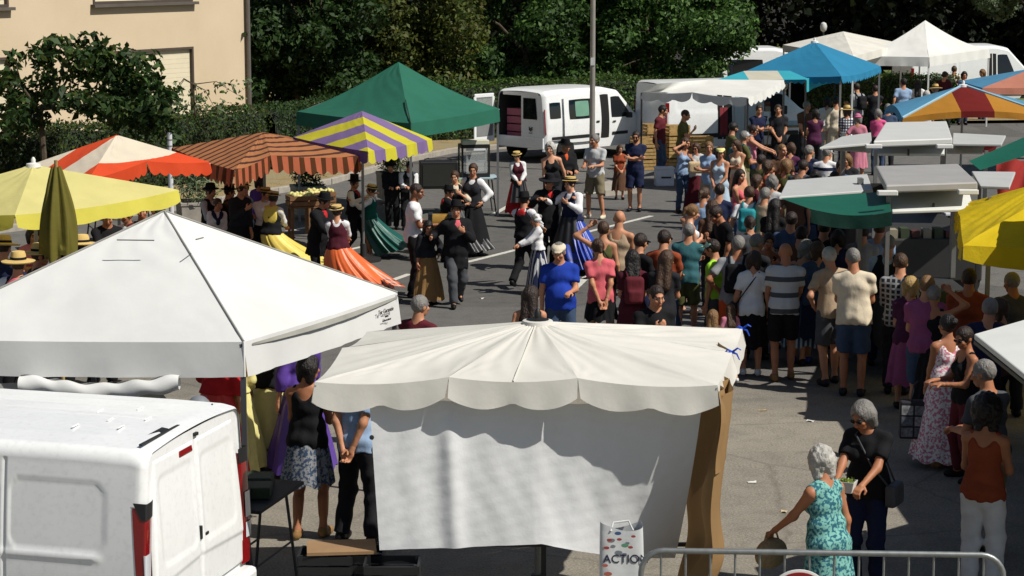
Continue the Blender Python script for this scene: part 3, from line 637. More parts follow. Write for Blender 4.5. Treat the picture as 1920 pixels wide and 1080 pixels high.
# closed olive parasol
cp = GY(108, 400, 25.2); t = thing('closed_parasol', 'closed olive green parasol hanging folded in front of the yellow one', 'parasol', (cp.x, 25.2, 0))
zt, zb = GY(108, 313, 25.2).z, GY(108, 484, 25.2).z
def fcp(u, v):
    a = u*2*math.pi; r = (.05+.11*v+.05*np.sin(v*3))*(1+.22*np.sin(a*7+2*v)+.08*np.sin(a*13)); return r*np.cos(a)*(1+.1*v), r*np.sin(a), zt-(zt-zb)*v+.06*v*np.sin(a*4)*(v > .9)
V, Fq = grid(64, 24, fcp); raw('folded_canopy', V, Fq, fabric('olive_canvas', '#6a6428', trans=.1), t, True)
MB().tube([(0, 0, 0), (0, 0, zt+.08)], .022, 8).build('pole', M_WOOD, t); MB().lathe([(.28, 0), (.28, .06), (.05, .1)], 14).build('base', M_CONC, t)
# brown striped
U3 = [G(440, 319, 2.0), G(507, 291, 2.12), G(675, 293, 2.0)]; l3 = G(322, 277, 2.0); b3 = U3[2]+l3-U3[0]; U3 += [b3, l3]
a_ = (U3[2]+l3)/2; dd = (U3[2]-U3[0]).normalized()
BRS = fabric('brown_striped_canvas', '#ffffff', stripes=((-dd.y, dd.x), .27, [(0, '#b87a4e'), (.66, '#52332a')], .1), trans=.28); BRV = fabric('brown_striped_valance', '#ffffff', stripes=((dd.x, dd.y), .2, [(0, '#c06a4a'), (.55, '#5a3418')], .0), trans=.3)
canopy('striped_awning', 'brown and rust striped parasol with striped scalloped edge', U3, (a_.x, a_.y, GY(480, 248, a_.y).z), BRS, BRV, sag=.03, vh=.27, ns=5, sc=.07, legs=False, pole=True, cat='parasol')
# yellow purple
U4 = [G(690, 284, 2.1), G(810, 261, 2.1)]; l4 = G(550, 257, 2.1); U4 += [U4[1]+l4-U4[0], l4]; a_ = (U4[1]+U4[3])/2; dd = (U4[1]-U4[0]).normalized(); nn_ = Vector((-dd.y, dd.x, 0))
PUY = fabric('purple_yellow_canvas', '#ffffff', stripes=((dd.x, dd.y), .78, [(0, '#ddd53e'), (.5, '#8d76a8')], -.1), trans=.35); PUN = fabric('purple_yellow_canvas_b', '#ffffff', stripes=((nn_.x, nn_.y), 1.0, [(0, '#8d76a8'), (.36, '#ddd53e')], .05), trans=.35)
canopy('striped_parasol', 'yellow and purple striped parasol in front of the green gazebo', U4, (a_.x, a_.y, GY(655, 208, a_.y).z), PUY, PUY, sag=.02, vh=.2, ns=4, sc=.04, legs=False, pole=True, cat='parasol', mats=[PUY]*4, vside=[PUY, PUY, PUY, fabric('purple_canvas', '#6a5290', trans=.3)])
# green gazebo
g3 = [G(770, 231, 2.15), G(936, 203, 2.15), None, G(556, 209, 2.15)]; g3[2] = g3[1]+g3[3]-g3[0]; a_ = (g3[1]+g3[3])/2
GRN = fabric('green_canvas', '#2b6b57', trans=.2, wr=.25)
t = canopy('green_gazebo', 'green peaked pop-up gazebo next to the small white van', g3, (a_.x, a_.y, GY(742, 116, a_.y).z), GRN, con=.10, sag=.02, vh=.26, wr=.015)
c0 = Vector((a_.x, a_.y, 0)); seam(t, [g3[0]-c0-Vector((0, 0, .2)), g3[0]-c0+Vector((0, 0, .01)), (g3[0]-c0)*.6+Vector((0, 0, .4*3.1-.05))], .012, mat('dark_green_piping', '#123c2c', .8))

# ------------------------------------------------------------------ stalls at the right
WS = fabric('bright_white_canvas', '#e6e6e0', trans=.2, wr=.1)
zf, zb = 2.1, 2.32
wf = [G(1203, 172, zf), G(1298, 173, zf+.06), G(1402, 183, zf)]; wb = [G(1470, 150, zb), G(1330, 149, zb+.02), G(1232, 157, zb)]
ce = Vector((wf[1].x+.3, (wf[1].y+wb[1].y)/2, 0)); t = thing('white_awning', 'white market awning with toothed scalloped edge in front of the grey van', 'awning', ce)
parts = []
for i in range(2):
    a, b, c_, d_ = [Vector(v_)-ce for v_ in (wf[i], wf[i+1], wb[1-i], wb[2-i])]
    parts.append(grid(14, 12, lambda u, v, a=np.array(a), b=np.array(b), c_=np.array(c_), d_=np.array(d_): tuple((a[k]*(1-u)+b[k]*u)*(1-v)+(d_[k]*(1-u)+c_[k]*u)*v-(.04*np.sin(np.pi*v) if k == 2 else 0) for k in range(3))))
raw('roof_panel', *join(parts), WS, t, True)
for a, b, ns in ((wf[0], wf[1], 3), (wf[1], wf[2], 3), (wf[2], wb[0], 8)):
    o = ((a+b)/2-ce-Vector((0, 0, 2))).normalized(); raw('valance', *valance(a-ce, b-ce, .2, ns, .07, o), WS if ns == 8 else fabric('white_canvas', '#dcdcd6'), t, True)
for p_ in (wf[0], wf[2], wb[0]): MB().box((p_.x-ce.x, p_.y-ce.y, p_.z/2-.01), (.02, .02, p_.z/2-.01)).build('leg', M_STEEL, t)
tq = [G(1340, 151, 2.3), G(1511, 149, 2.2), G(1566, 132, 2.3), G(1395, 133, 2.4)]; ce = Vector((tq[1].x-.6, tq[1].y+.8, 0))
TUR = fabric('turquoise_canvas', '#3fb3c4', trans=.35, stripes=((1, 0), 6, [(0, '#3fb3c4'), (.43, '#d8d4c0'), (.58, '#3fb3c4')], .58)); TUQ = fabric('plain_turquoise', '#45bcc9', trans=.35)
t = thing('turquoise_awning', 'turquoise sloping awning with one white band behind the white awning', 'awning', ce)
A4 = [np.array(v_-ce) for v_ in tq]
raw('roof_panel', *grid(20, 10, lambda u, v: tuple((A4[0][k]*(1-u)+A4[1][k]*u)*(1-v)+(A4[3][k]*(1-u)+A4[2][k]*u)*v for k in range(3))), TUR, t, True)
raw('valance', *valance(tq[1]-ce, tq[2]-ce, .3, 0, 0, (1, 0, 0), sag=-.05), TUQ, t, True)
for p_ in (tq[1], tq[2]): MB().box((p_.x-ce.x, p_.y-ce.y, p_.z/2-.01), (.02, .02, p_.z/2-.01)).build('leg', M_STEEL, t)
BLU = fabric('blue_canvas', '#2f86ae', trans=.25)
b4 = [G(1577, 143, 2.3), G(1651, 124, 2.3), None, G(1396, 134, 2.3)]; b4[2] = b4[1]+b4[3]-b4[0]; a_ = (b4[1]+b4[3])/2
canopy('blue_parasol', 'bright blue square parasol with small scalloped edge at the far stalls', b4, (a_.x, a_.y, GY(1507, 78, a_.y).z), BLU, sag=.06, vh=.17, ns=5, sc=.06, legs=True, cat='parasol', cap='white')
w4 = [G(1742, 107, 2.3), G(1856, 92, 2.3), None, G(1602, 105, 2.3)]; w4[2] = w4[1]+w4[3]-w4[0]; a_ = (w4[1]+w4[3])/2
canopy('white_gazebo', 'white peaked gazebo at the far right in front of a white van', w4, (a_.x, a_.y, GY(1713, 38, a_.y).z), WS, con=.16, sag=.0, vh=.26, legm=M_WHITEMETAL)
v4 = [G(1600, 106, 2.5), G(1692, 82, 2.5), None, G(1468, 84, 2.5)]; v4[2] = v4[1]+v4[3]-v4[0]; a_ = (v4[1]+v4[3])/2
canopy('cream_gazebo', 'low cream canopy roof behind the bright blue parasol', v4, (a_.x, a_.y, GY(1597, 59, a_.y).z), fabric('cream_flat', '#e0ddd2', trans=.15), sag=.0, vh=.2, legm=M_WHITEMETAL)
# orange / red / blue parasol
o4 = [G(1692, 222, 2.0), G(1998, 226, 2.0), None, None]; o4[2] = o4[1]+Vector((-.1, 2.5, 0)); o4[3] = o4[0]+Vector((.1, 2.5, 0)); a_ = (o4[0]+o4[2])/2
BLP = fabric('sky_blue_canvas', '#5d9cc0', trans=.3); OGP = fabric('ochre_red_canvas', '#c98d35', trans=.35, stripes=((1, 0), 10, [(0, '#c98d35'), (.47, '#7e2420'), (.535, '#c98d35')], .5))
t = canopy('tricolour_parasol', 'parasol with ochre front, dark red middle band and blue sides', o4, (a_.x-.1, a_.y, GY(1835, 160, a_.y).z), BLP, sag=-.16, vh=.12, legs=False, pole=True, cat='parasol', mats=[OGP, BLP, BLP, BLP], cap='white')
c0 = Vector((a_.x-.1, a_.y, 0)); LBP = fabric('pale_blue_tape', '#a9d2e4')
for k in (0, 1): seam(t, [o4[k]-c0+Vector((0, 0, .012)), Vector((0, 0, GY(1835, 160, a_.y).z+.012))], .028, LBP)
k4 = [G(1842, 165, 2.1), G(2080, 165, 2.1), None, None]; k4[2] = k4[1]+Vector((0, 2.6, 0)); k4[3] = k4[0]+Vector((0, 2.6, 0)); a_ = (k4[0]+k4[2])/2
canopy('salmon_parasol', 'salmon and blue parasol partly hidden at the right edge', k4, (a_.x, a_.y, GY(1950, 128, a_.y).z), BLP, sag=0, vh=.15, legs=False, pole=True, cat='parasol', mats=[fabric('salmon_canvas', '#c98670', trans=.3)]+[BLP]*3)
# yellow parasol right
y4 = [G(1806, 460, 2.1), G(1806, 460, 2.1)+Vector((3.0, -.1, 0)), None, G(1794, 385, 2.1)]; y4[2] = y4[3]+Vector((3.0, -.1, 0)); a_ = (y4[0]+y4[2])/2
YR = fabric('strong_yellow_canvas', '#e2c51c', trans=.32, wr=.4, wscale=4)
ym = y4[0].lerp(y4[3], .5); ym.z += .1
t = canopy('yellow_parasol', 'strong yellow parasol cut by the right edge over the shoppers', [y4[0], y4[1], y4[2], y4[3], ym], (a_.x, a_.y, 2.75), YR, sag=.04, vh=.24, ns=.8, sc=.09, legs=False, pole=True, cat='parasol', wr=.03)

# ------------------------------------------------------------------ fold-out market trailers
GREYP = mat('grey_panel', '#b4b5b2', .5, var=.05); GREYD = mat('dark_grey_panel', '#9a9895', .55, var=.06); WHITEP = mat('white_panel', '#d4d6d0', .45, var=.05); DARKIN = mat('dark_interior', '#2a2926', .9)
def trailer(name, label, lid, zl, front, zfr, left, zle, right, zri, lidm, extra=None):
    c = sum((G(*p_, zl) for p_ in lid), Vector())/4; c.z = 0; t = thing(name, label, 'market trailer', c)
    def slab(nm, px, zz, th, m, bev=.01):
        zs = zz if isinstance(zz, (list, tuple)) else [zz]*4
        return MB().slab([G(p_[0], p_[1], z_)-c for p_, z_ in zip(px, zs)], th).build(nm, m, t, bevel=bev)
    slab('roof_lid', lid, zl, .1, lidm, .02); slab('front_flap', front, zfr, .04, WHITEP); slab('side_flap', left, zle, .04, GREYP); slab('side_flap', right, zri, .04, GREYP)
    Pq = [G(*p_, zl)-c for p_ in lid]; x0, x1 = min(p_.x for p_ in Pq)+.08, max(p_.x for p_ in Pq)-.08; y0, y1 = min(p_.y for p_ in Pq)+.25, max(p_.y for p_ in Pq)-.1
    b = MB(); b.box(((x0+x1)/2, (y0+y1)/2, .62), ((x1-x0)/2, (y1-y0)/2, .32)); b.build('counter', mat('counter_dark', '#2c2c2a', .6), t, bevel=.02)
    MB().box(((x0+x1)/2, y1, 2.1), ((x1-x0)/2, .02, .1)).build('back_rail', DARKIN, t)
    for x in (x0, x1): MB().box((x, y1-.1, 1.62), (.03, .08, .66)).build('post', M_ALU, t)
    for x in (x0, x1): MB().box((x, y0, 1.62), (.025, .025, .66)).build('post', M_ALU, t)
    for x in (x0+.3, x1-.3): MB().lathe([(.05, -.09), (.27, -.09), (.3, -.06), (.3, .06), (.27, .09), (.05, .09)], 18, Matrix.Translation((x, y0+.15, .3)) @ Matrix.Rotation(math.pi/2, 4, 'X')).build('wheel', M_BLACK, t)
    for k in range(9):
        MB().box((x0+.15+(x1-x0-.3)*k/8, y0+.2, 1.0), (.06, .12, .05+.02*(k % 3))).build('goods', [mat('goods_red', '#4a2422', .6), mat('goods_cream', '#8d8572', .6), mat('goods_green', '#33402a', .6)][k % 3], t)
    for px_ in (front[0], front[1]):
        p_ = G(px_[0], px_[1], zl)-c; MB().box((p_.x, p_.y, zl-.05), (.12, .05, .03)).build('hinge_cover', mat('hinge_white', '#deded8', .5), t, bevel=.01)
    p_ = G((front[2][0]+front[3][0])/2, front[2][1], zfr[2] if isinstance(zfr, list) else zfr)-c; MB().box((p_.x, p_.y-.01, p_.z+.02), (.012, .02, .05)).build('latch', M_STEEL, t)
    return t, c
tb_, cb = trailer('market_trailer', 'fold-out grey market trailer with green tarpaulin wing', [(1642, 311), (1797, 307), (1833, 341), (1661, 347)], 2.45, [(1664, 354), (1815, 352), (1826, 391), (1673, 396)], [2.28, 2.28, 2.12, 2.12], [(1476, 338), (1626, 326), (1637, 356), (1461, 369)], 2.2, [(1822, 321), (1904, 322), (1893, 350), (1838, 348)], 2.25, GREYD)
def gt(u, v):
    a, b, c_, d_ = [np.array(G(*q_)-cb) for q_ in ((1464, 372, 2.2), (1664, 359, 2.22), (1672, 397, 2.2), (1520, 392, 2.2))]
    return tuple((a[k]*(1-u)+b[k]*u)*(1-v)+(d_[k]*(1-u)+c_[k]*u)*v-((.06*np.sin(np.pi*u)*v) if k == 2 else 0) for k in range(3))
DG = fabric('dark_green_tarp', '#1b5f4c', trans=.15, rough=.5)
raw('green_wing', *grid(30, 14, gt), DG, tb_, True)
V, Fq = valance(G(1520, 392, 2.2)-cb, G(1672, 397, 2.2)-cb, .16, 0, 0, (0, -1, 0), sag=.06); raw('wing_hem', V, Fq, fabric('dark_green_hem', '#12382e', trans=.1), tb_, True)
ta_, ca = trailer('market_trailer', 'fold-out pale market trailer with red corner cloth', [(1660, 229), (1775, 227), (1786, 259), (1638, 264)], 2.45, [(1638, 268), (1771, 268), (1771, 288), (1635, 288)], [2.3, 2.3, 2.18, 2.18], [(1578, 256), (1633, 248), (1635, 268), (1537, 276)], 2.25, [(1787, 249), (1886, 254), (1878, 270), (1786, 269)], 2.25, mat('pale_lid', '#c2c3bf', .5, var=.04))
for nm, qx, m_ in (('side_awning', [(1538, 277), (1635, 270), (1634, 285), (1570, 281)], WHITEP), ('side_awning', [(1775, 271), (1846, 272), (1842, 287), (1775, 287)], fabric('cream_flat', '#d8d3bf')), ('corner_cloth', [(1844, 271), (1870, 271), (1864, 283), (1842, 285)], mat('red_cloth', '#c8504a', .8))):
    MB().slab([G(*p_, 2.16 if i < 2 else 2.05)-ca for i, p_ in enumerate(qx)], .02).build(nm, m_, ta_)
# dark green awning and red sheet at the right edge
q4 = [G(1817, 302, 2.2), G(1960, 240, 2.5), G(1990, 270, 2.4), G(1838, 319, 2.1)]; c0 = Vector((q4[0].x+.8, q4[0].y, 0)); t = thing('green_awning', 'dark green sloping awning at the right edge beside the pale trailer', 'awning', c0)
A5 = [np.array(v_-c0) for v_ in q4]; raw('roof_panel', *grid(16, 8, lambda u, v: tuple((A5[0][k]*(1-u)+A5[1][k]*u)*(1-v)+(A5[3][k]*(1-u)+A5[2][k]*u)*v for k in range(3))), DG, t, True)
for p_ in (q4[3], q4[2]): MB().box((p_.x-c0.x, p_.y-c0.y, p_.z/2-.01), (.02, .02, p_.z/2-.01)).build('leg', M_STEEL, t)
c0 = G(1900, 312, 1.7); c0.z = 0; t = thing('red_sheet', 'crumpled red cloth hung over a rail at the right edge', 'cloth', c0)
raw('sheet', *grid(24, 16, lambda u, v: (-.3+u*1.0, -.1+.06*np.sin(u*14+v*4)+v*-.15, 1.85-v*.45-.25*(1-u)*v+.05*np.sin(u*11))), fabric('red_fabric', '#b8403a', trans=.2), t, True)
MB().box((.2, -.05, .92), (.02, .02, .92)).build('post', M_STEEL, t); MB().box((.2, -.05, 1.84), (.55, .012, .012)).build('rail', M_STEEL, t)
# white food truck mostly beyond the right edge, its raised flap in view
t = thing('food_truck', 'white food truck flap jutting in at the right edge', 'food truck', (6.6, 18, 0))
A, Bq, Dq = G(1826, 626, 2.2), G(1920, 599, 2.25), G(1921, 702, 2.15); c0 = Vector((6.6, 18, 0))
e1 = (Bq-A).normalized(); e2 = (Dq-A).normalized()
MB().slab([A-c0, A+e2*2.6-c0, A+e2*2.6+Vector((1.9, .1, .15))-c0, A+e1*2.2-c0], .05).build('flap', WHITEP, t, bevel=.012)
MB().slab([A-c0-Vector((0, 0, .055)), A+e2*2.6-c0-Vector((0, 0, .055)), A+e2*2.6+Vector((1.9, .1, .09))-c0, A+e1*2.2-c0-Vector((0, 0, .055))], .03).build('flap_frame', mat('flap_edge', '#4a4d45', .6), t)
MB().box((.4, 1.0, 1.6), (1.25, 4.3, 1.18)).build('body', WHITEP, t, bevel=.05)
MB().box((-.9, .1, 1.0), (.05, 2.9, .04)).build('counter', M_ALU, t); MB().box((-.86, .1, 1.6), (.02, 2.6, .5)).build('hatch', DARKIN, t)
for y in (-2.2, 2.2):
    for x in (-.9, 1.3): MB().lathe([(.08, -.1), (.3, -.1), (.34, -.07), (.34, .07), (.3, .1), (.08, .1)], 20, Matrix.Translation((x, y, .34)) @ Matrix.Rotation(math.pi/2, 4, 'Y')).build('wheel', M_BLACK, t)
MB().tube([A-c0+e2*.3+Vector((.05, 0, -.05)), Vector((-.87, .2, 1.2))], .018, 6).build('strut', M_STEEL, t)

# ------------------------------------------------------------------ crowd barrier, sign, small stall things
def barrier():
    a, b = G(1213, 1032, 1.1), G(1872, 1041, 1.1); c0 = Vector(((a.x+b.x)/2, (a.y+b.y)/2, 0)); d = (b-a); d.z = 0; L = d.length; d.normalize()
    t = thing('crowd_barrier', 'grey galvanised crowd barrier across the bottom right', 'barrier', c0, math.atan2(d.y, d.x)); gal = mat('galvanised', '#8b8f8e', .45, .65, var=.15, vs=20)
    h = L/2; arc = lambda cx_, s: [(cx_+s*.16*(math.sin(k*math.pi/12)), 0, .94+.16*math.cos(k*math.pi/12)) for k in range(0, 7)]
    pts = [(-h-.04, 0, .12)]+[(-h+.12-.16*math.sin(k*math.pi/12), 0, .94+.16*math.cos(k*math.pi/12)) for k in range(6, -1, -1)]+[(h-.12+.16*math.sin(k*math.pi/12), 0, .94+.16*math.cos(k*math.pi/12)) for k in range(0, 7)]+[(h+.04, 0, .12)]
    MB().tube(pts, .021, 12).build('frame', gal, t, True); MB().tube([(-h-.04, 0, .2), (h+.04, 0, .2)], .016, 10).build('bottom_rail', gal, t, True)
    n = 14
    for k in range(n): x = -h+.1+(2*h-.2)*k/(n-1); MB().tube([(x, 0, .2), (x, 0, 1.085)], .0085, 8).build('bar', gal, t, True)
    for x in (-h+.25, h-.25): MB().box((x, 0, .1), (.02, .28, .012)).build('foot', gal, t); MB().box((x, 0, .16), (.02, .02, .06)).build('foot_stub', gal, t)
    p_ = GY(1500, 1069, c0.y-.06); s = thing('no_entry_sign', 'round red no entry sign hung on the crowd barrier', 'sign', (p_.x, c0.y-.05, 0), math.atan2(d.y, d.x))
    Mr = Matrix.Translation((0, 0, p_.z-.225)) @ Matrix.Rotation(math.pi/2, 4, 'X')
    MB().lathe([(.20, -.012), (.225, -.01), (.225, .006), (.212, .008)], 48, Mr).build('rim', mat('sign_white', '#d6d6d2', .4), s)
    MB().lathe([(.208, .0), (.208, .012)], 48, Mr).build('face', mat('sign_red', '#8e1a1c', .4), s); MB().box((0, -.018, p_.z-.225), (.15, .005, .032)).build('bar', mat('sign_white', '#d6d6d2', .4), s)
barrier()
def bag():
    c0 = GY(1165, 1060, 14.75); c0.z = 0; zt = GY(1165, 985, 14.75).z; t = thing('carrier_bag', 'white printed shopping bag lettered in navy under the stall', 'bag', c0)
    wpp = mat('woven_plastic', '#c3c6c6', .45, var=.08, vs=5, bs=.3, bscale=12); W2 = .165; hh = zt-.35
    def f(u, v):
        a = u*2*math.pi; n_ = 4.0; cx_, sy_ = np.cos(a), np.sin(a); r = 1/(np.abs(cx_)**n_+np.abs(sy_)**n_)**(1/n_); w = 1-.10*v+.04*np.sin(a*3+4*v)
        return r*cx_*W2*w, r*sy_*.10*w*(1-.5*v), .35+hh*(v+.035*np.sin(a*2+1)*v)
    V, Fq = grid(64, 20, f); raw('bag_body', V, Fq, wpp, t, True)
    MB().box((0, 0, .175), (.3, .2, .17)).build('stand', M_BLACK, t)
    b = MB(); b.tube([(-.08, -.05, zt-.03), (-.06, -.0, zt+.02), (.05, .03, zt+.025), (.08, -.04, zt-.03)], .008, 6); b.build('handle', wpp, t, True)
    Mt = Matrix.Translation((.03, -.0595, .35+hh*.735)) @ Matrix.Rotation(-.06, 4, 'X') @ Matrix.Rotation(math.pi/2, 4, 'X'); text_mesh('lettering', 'ACTION', .085, Mt, mat('navy_ink', '#10162e', .6), t, .0015)
    for (x, z_, r, c_) in ((-.03, .955, .016, '#34507a'), (-.09, .90, .013, '#8c3b34'), (.02, .855, .018, '#58866a'), (-.11, .835, .014, '#8c3b34'), (.08, .93, .011, '#8c3b34'), (-.02, .905, .012, '#8c3b34'), (.06, .84, .012, '#8c3b34'), (-.12, .69, .014, '#a0584a'), (-.1, .62, .02, '#a0584a')):
        MB().lathe([(r, 0), (r, .004)], 12, Matrix.Translation((x, -.089+.045*(z_-.5), .35+hh*z_)) @ Matrix.Rotation(math.pi/2, 4, 'X'), 1.5, .8).build('print', mat('print'+c_, c_, .7), t)
    bm = MB().lathe([(.03, .0), (.034, .02), (.034, .16), (.028, .21), (.012, .24), (.012, .285), (.014, .3)], 16)
    o = bm.build('spray_bottle', mat('white_bottle', '#e3e4e2', .3), None, True); o.location = (c0.x+.135, c0.y-.15, .345+hh*.28); prop(o, 'white plastic bottle beside the printed shopping bag', 'bottle')
    o2 = MB().box((0, 0, 0), (.1, .06, .02)).build('shelf_board', M_BLACK, None); o2.location = (c0.x+.135, c0.y-.15, .32+hh*.28); prop(o2, 'small dark board under the white bottle', 'board')
    o2.data.transform(Matrix.Identity(4)); MB().box((0, 0, -(.30+hh*.28)/2-.01), (.02, .02, (.30+hh*.28)/2)).build('board_leg', M_BLACK, o2)
bag()
def crate(name, label, c, h, m, group=None, rz=0, slats=3, fill=None, fillm=None):
    t = thing(name, label, 'crate', c, rz, group); w, d, z = h
    for s in (-1, 1):
        for k in range(slats):
            zz = z*2*(k+.5)/slats; sh = z/slats*.8
            MB().box((0, s*d, zz), (w, .008, sh)).build('slat', m, t); MB().box((s*w, 0, zz), (.008, d-.01, sh)).build('slat', m, t)
        for s2 in (-1, 1): MB().box((s*(w-.02), s2*(d-.02), z), (.012, .012, z)).build('corner_post', m, t)
    MB().box((0, 0, .01), (w-.01, d-.01, .008)).build('bottom', m, t)
    if fill:
        rg = random.Random(len(label)); b = MB()
        for _ in range(fill): 
            r = rg.uniform(.03, .05); b.lathe([(.2*r, -r), (.8*r, -.6*r), (r, 0), (.8*r, .6*r), (.2*r, r)], 7, Matrix.Translation((rg.uniform(-w+.05, w-.05), rg.uniform(-d+.05, d-.05), 2*z-.03+rg.uniform(-.04, .05))))
        o = b.build('produce', fillm, t, True); o['kind'] = 'stuff'
    return t
DK = mat('black_crate', '#191a1c', .5)
for i, (px_, Y, zz) in enumerate(((610, 15.6, 0), (668, 15.6, 0), (612, 15.6, .3), (670, 15.65, .3), (735, 15.3, 0), (735, 15.35, .3))):
    p_ = GY(px_, 1040, Y); crate('plastic_crate', ['black plastic crate at the left end under the stall, lower of two', 'black plastic crate beside the stall corner, lower of two', 'black plastic crate at the left end under the stall, upper of two', 'black plastic crate beside the stall corner, upper of two', 'black crate tucked behind the tarpaulin corner, lower', 'black crate tucked behind the tarpaulin corner, upper'][i], (p_.x, Y, zz*1.35), (.2, .15, .195), DK, 'black crates by the front stall', 0, 5)
p_ = GY(640, 1015, 15.62); o = MB().box((0, 0, 0), (.26, .17, .012)).build('cardboard_sheet', mat('cardboard', '#8a6d4d', .9), None); o.location = (p_.x, 15.62, .815); o.rotation_euler = (0, 0, .1); prop(o, 'flat brown cardboard lying on the black crates', 'cardboard')
for k, (px_, w) in enumerate(((800, .3), (900, .28), (970, .2), (1070, .15))):
    p_ = GY(px_, 1060, 15.2); crate('plastic_crate', ['wide', 'middle', 'small', 'narrow'][k]+' dark crate in the shade below the tarpaulin', (p_.x, 15.0+.1*k, 0), (w, .2, .17), DK, 'dark crates under the tarpaulin', .1*k)
p_ = GY(518, 1060, 14.4); t = thing('gas_bottle', 'grey gas bottle standing beside the parked van', 'gas bottle', (p_.x, 14.4, 0)); MB().lathe([(.1, 0), (.115, .03), (.115, .62), (.09, .7), (.03, .74)], 20).build('cylinder', mat('grey_enamel', '#5c646c', .5), t, True); MB().lathe([(.05, .74), (.05, .84), (.02, .85)], 12).build('valve', M_STEEL, t)
def trestle(name, label, c, w, d, h, topm, rz=0, legm=None, cat='table'):
    t = thing(name, label, cat, c, rz); MB().box((0, 0, h-.015), (w, d, .015)).build('tabletop', topm, t, bevel=.004)
    for sx in (-1, 1):
        for sy in (-1, 1): MB().tube([(sx*(w-.15), sy*(d-.06), h-.03), (sx*(w-.06), sy*(d-.04), 0)], .014, 6).build('leg', legm or M_STEEL, t)
        MB().tube([(sx*(w-.1), -(d-.05), h*.4), (sx*(w-.1), d-.05, h*.4)], .01, 6).build('stretcher', legm or M_STEEL, t)
    return t
p_ = GY(520, 910, 15.7); trestle('display_table', 'narrow black display table behind the parked van', (-2.12, 17.05, 0), .25, .5, .86, mat('black_top', '#1c1d1e', .6), -.26, mat('grey_leg', '#55565a'))
tz = .86
for k, (dx, dy, c_) in enumerate(((-.1, .3, '#2b3a2a'), (.05, -.1, '#24331f'), (-.08, -.4, '#161616'))):
    o = MB().box((0, 0, .05), (.14, .12, .05)).build('tray', mat('tray'+c_, c_, .6), None, bevel=.01); o.location = (-2.12+dx*.7+dy*.2, 17.05+dy*.8, tz); prop(o, ['dark green tray at the back of the display table', 'green tray in the middle of the display table', 'black tray at the front of the display table'][k], 'tray')
# grey arched seat shell under the gazebo
p_ = GY(372, 740, 17.2); t = thing('seat_shell', 'grey arched chair back under the white gazebo', 'chair', (p_.x, 17.2, 0))
V, Fq = sdf([('cone', (-.26, 0, .5), (-.24, 0, 1.35), .07, .07), ('cone', (.26, 0, .5), (.24, 0, 1.35), .07, .07), ('cone', (-.24, 0, 1.35), (0, 0, 1.56), .07, .075), ('cone', (.24, 0, 1.35), (0, 0, 1.56), .07, .075)], .025, .08); raw('backrest', V, Fq, mat('grey_shell', '#6e7278', .6), t, True)
MB().box((0, -.2, .48), (.3, .28, .05)).build('seat', mat('grey_shell', '#6e7278'), t, bevel=.02)
for sx in (-1, 1):
    for sy in (-.42, .02): MB().box((sx*.25, sy, .22), (.02, .02, .22)).build('leg', M_STEEL, t)
# left-hand stalls: planters, produce
def planter(label, px_, py_, w, cols, seed, tall=.5):
    p_ = G(px_, py_, .1); t = thing('planter', label, 'planter', (p_.x, p_.y, .1)); 
    b = MB(); b.lathe([(w*.95, 0), (w, .5), (w*1.04, .5), (w*1.04, .56), (w*.9, .56), (w*.9, .48)], 4, Matrix.Rotation(math.pi/4+.3, 4, 'Z'), 1.2, 1.2); b.build('tub', M_CONC, t, bevel=.015)
    leaves('plant', [(0, 0, .62+tall*.4, w*1.1, w*1.1, tall*.7, 900)], .13, cols, t, seed=seed, aspect=.2, shell=.2, up=1.2)
planter('concrete planter with grey green lavender beyond the yellow parasol', 372, 432, .42, GREEN_G, 31, .7); planter('concrete planter of dark shrub under the rust striped parasol', 578, 400, .35, GREEN_D, 32, .7)
planter('concrete planter with yellow flowers behind the musicians', 735, 372, .32, GREEN_Y, 33, .6)
crate_y = mat('yellow_produce', '#c9c07a', .7, var=.2, vs=20); WC = mat('crate_wood', '#7d5a3c', .9, var=.25, vs=15)
for k, (px_, py_, z_) in enumerate(((472, 470, .45), (568, 448, .62), (600, 440, .62))):
    p_ = G(px_, py_, 0); crate('produce_crate', ['wooden crate of pale yellow produce by the rust striped parasol', 'wooden crate of yellow produce behind the dancers, left', 'wooden crate of yellow produce behind the dancers, right'][k], (p_.x, p_.y, z_), (.27, .2, .1), WC, 'produce crates', .3, 2, 60, crate_y)
    t = thing('crate_stand', 'wooden stand under the '+['pale produce crate by the striped parasol', 'left crate behind the dancers', 'right crate behind the dancers'][k], 'stand', (p_.x, p_.y, 0), .3)
    for sx in (-1, 1):
        for sy in (-1, 1): MB().box((sx*.22, sy*.16, z_/2-.015), (.025, .025, z_/2-.015)).build('leg', WC, t)
    MB().box((0, 0, z_-.02), (.27, .2, .015)).build('top', WC, t)
for k, (px_, py_) in enumerate(((150, 470), (225, 455))):
    p_ = G(px_, py_, 0); trestle('picnic_table', ['wooden table below the closed olive parasol', 'wooden table in front of the seated shoppers'][k], (p_.x, p_.y, 0), .6, .4, .74, M_WOOD, .35)
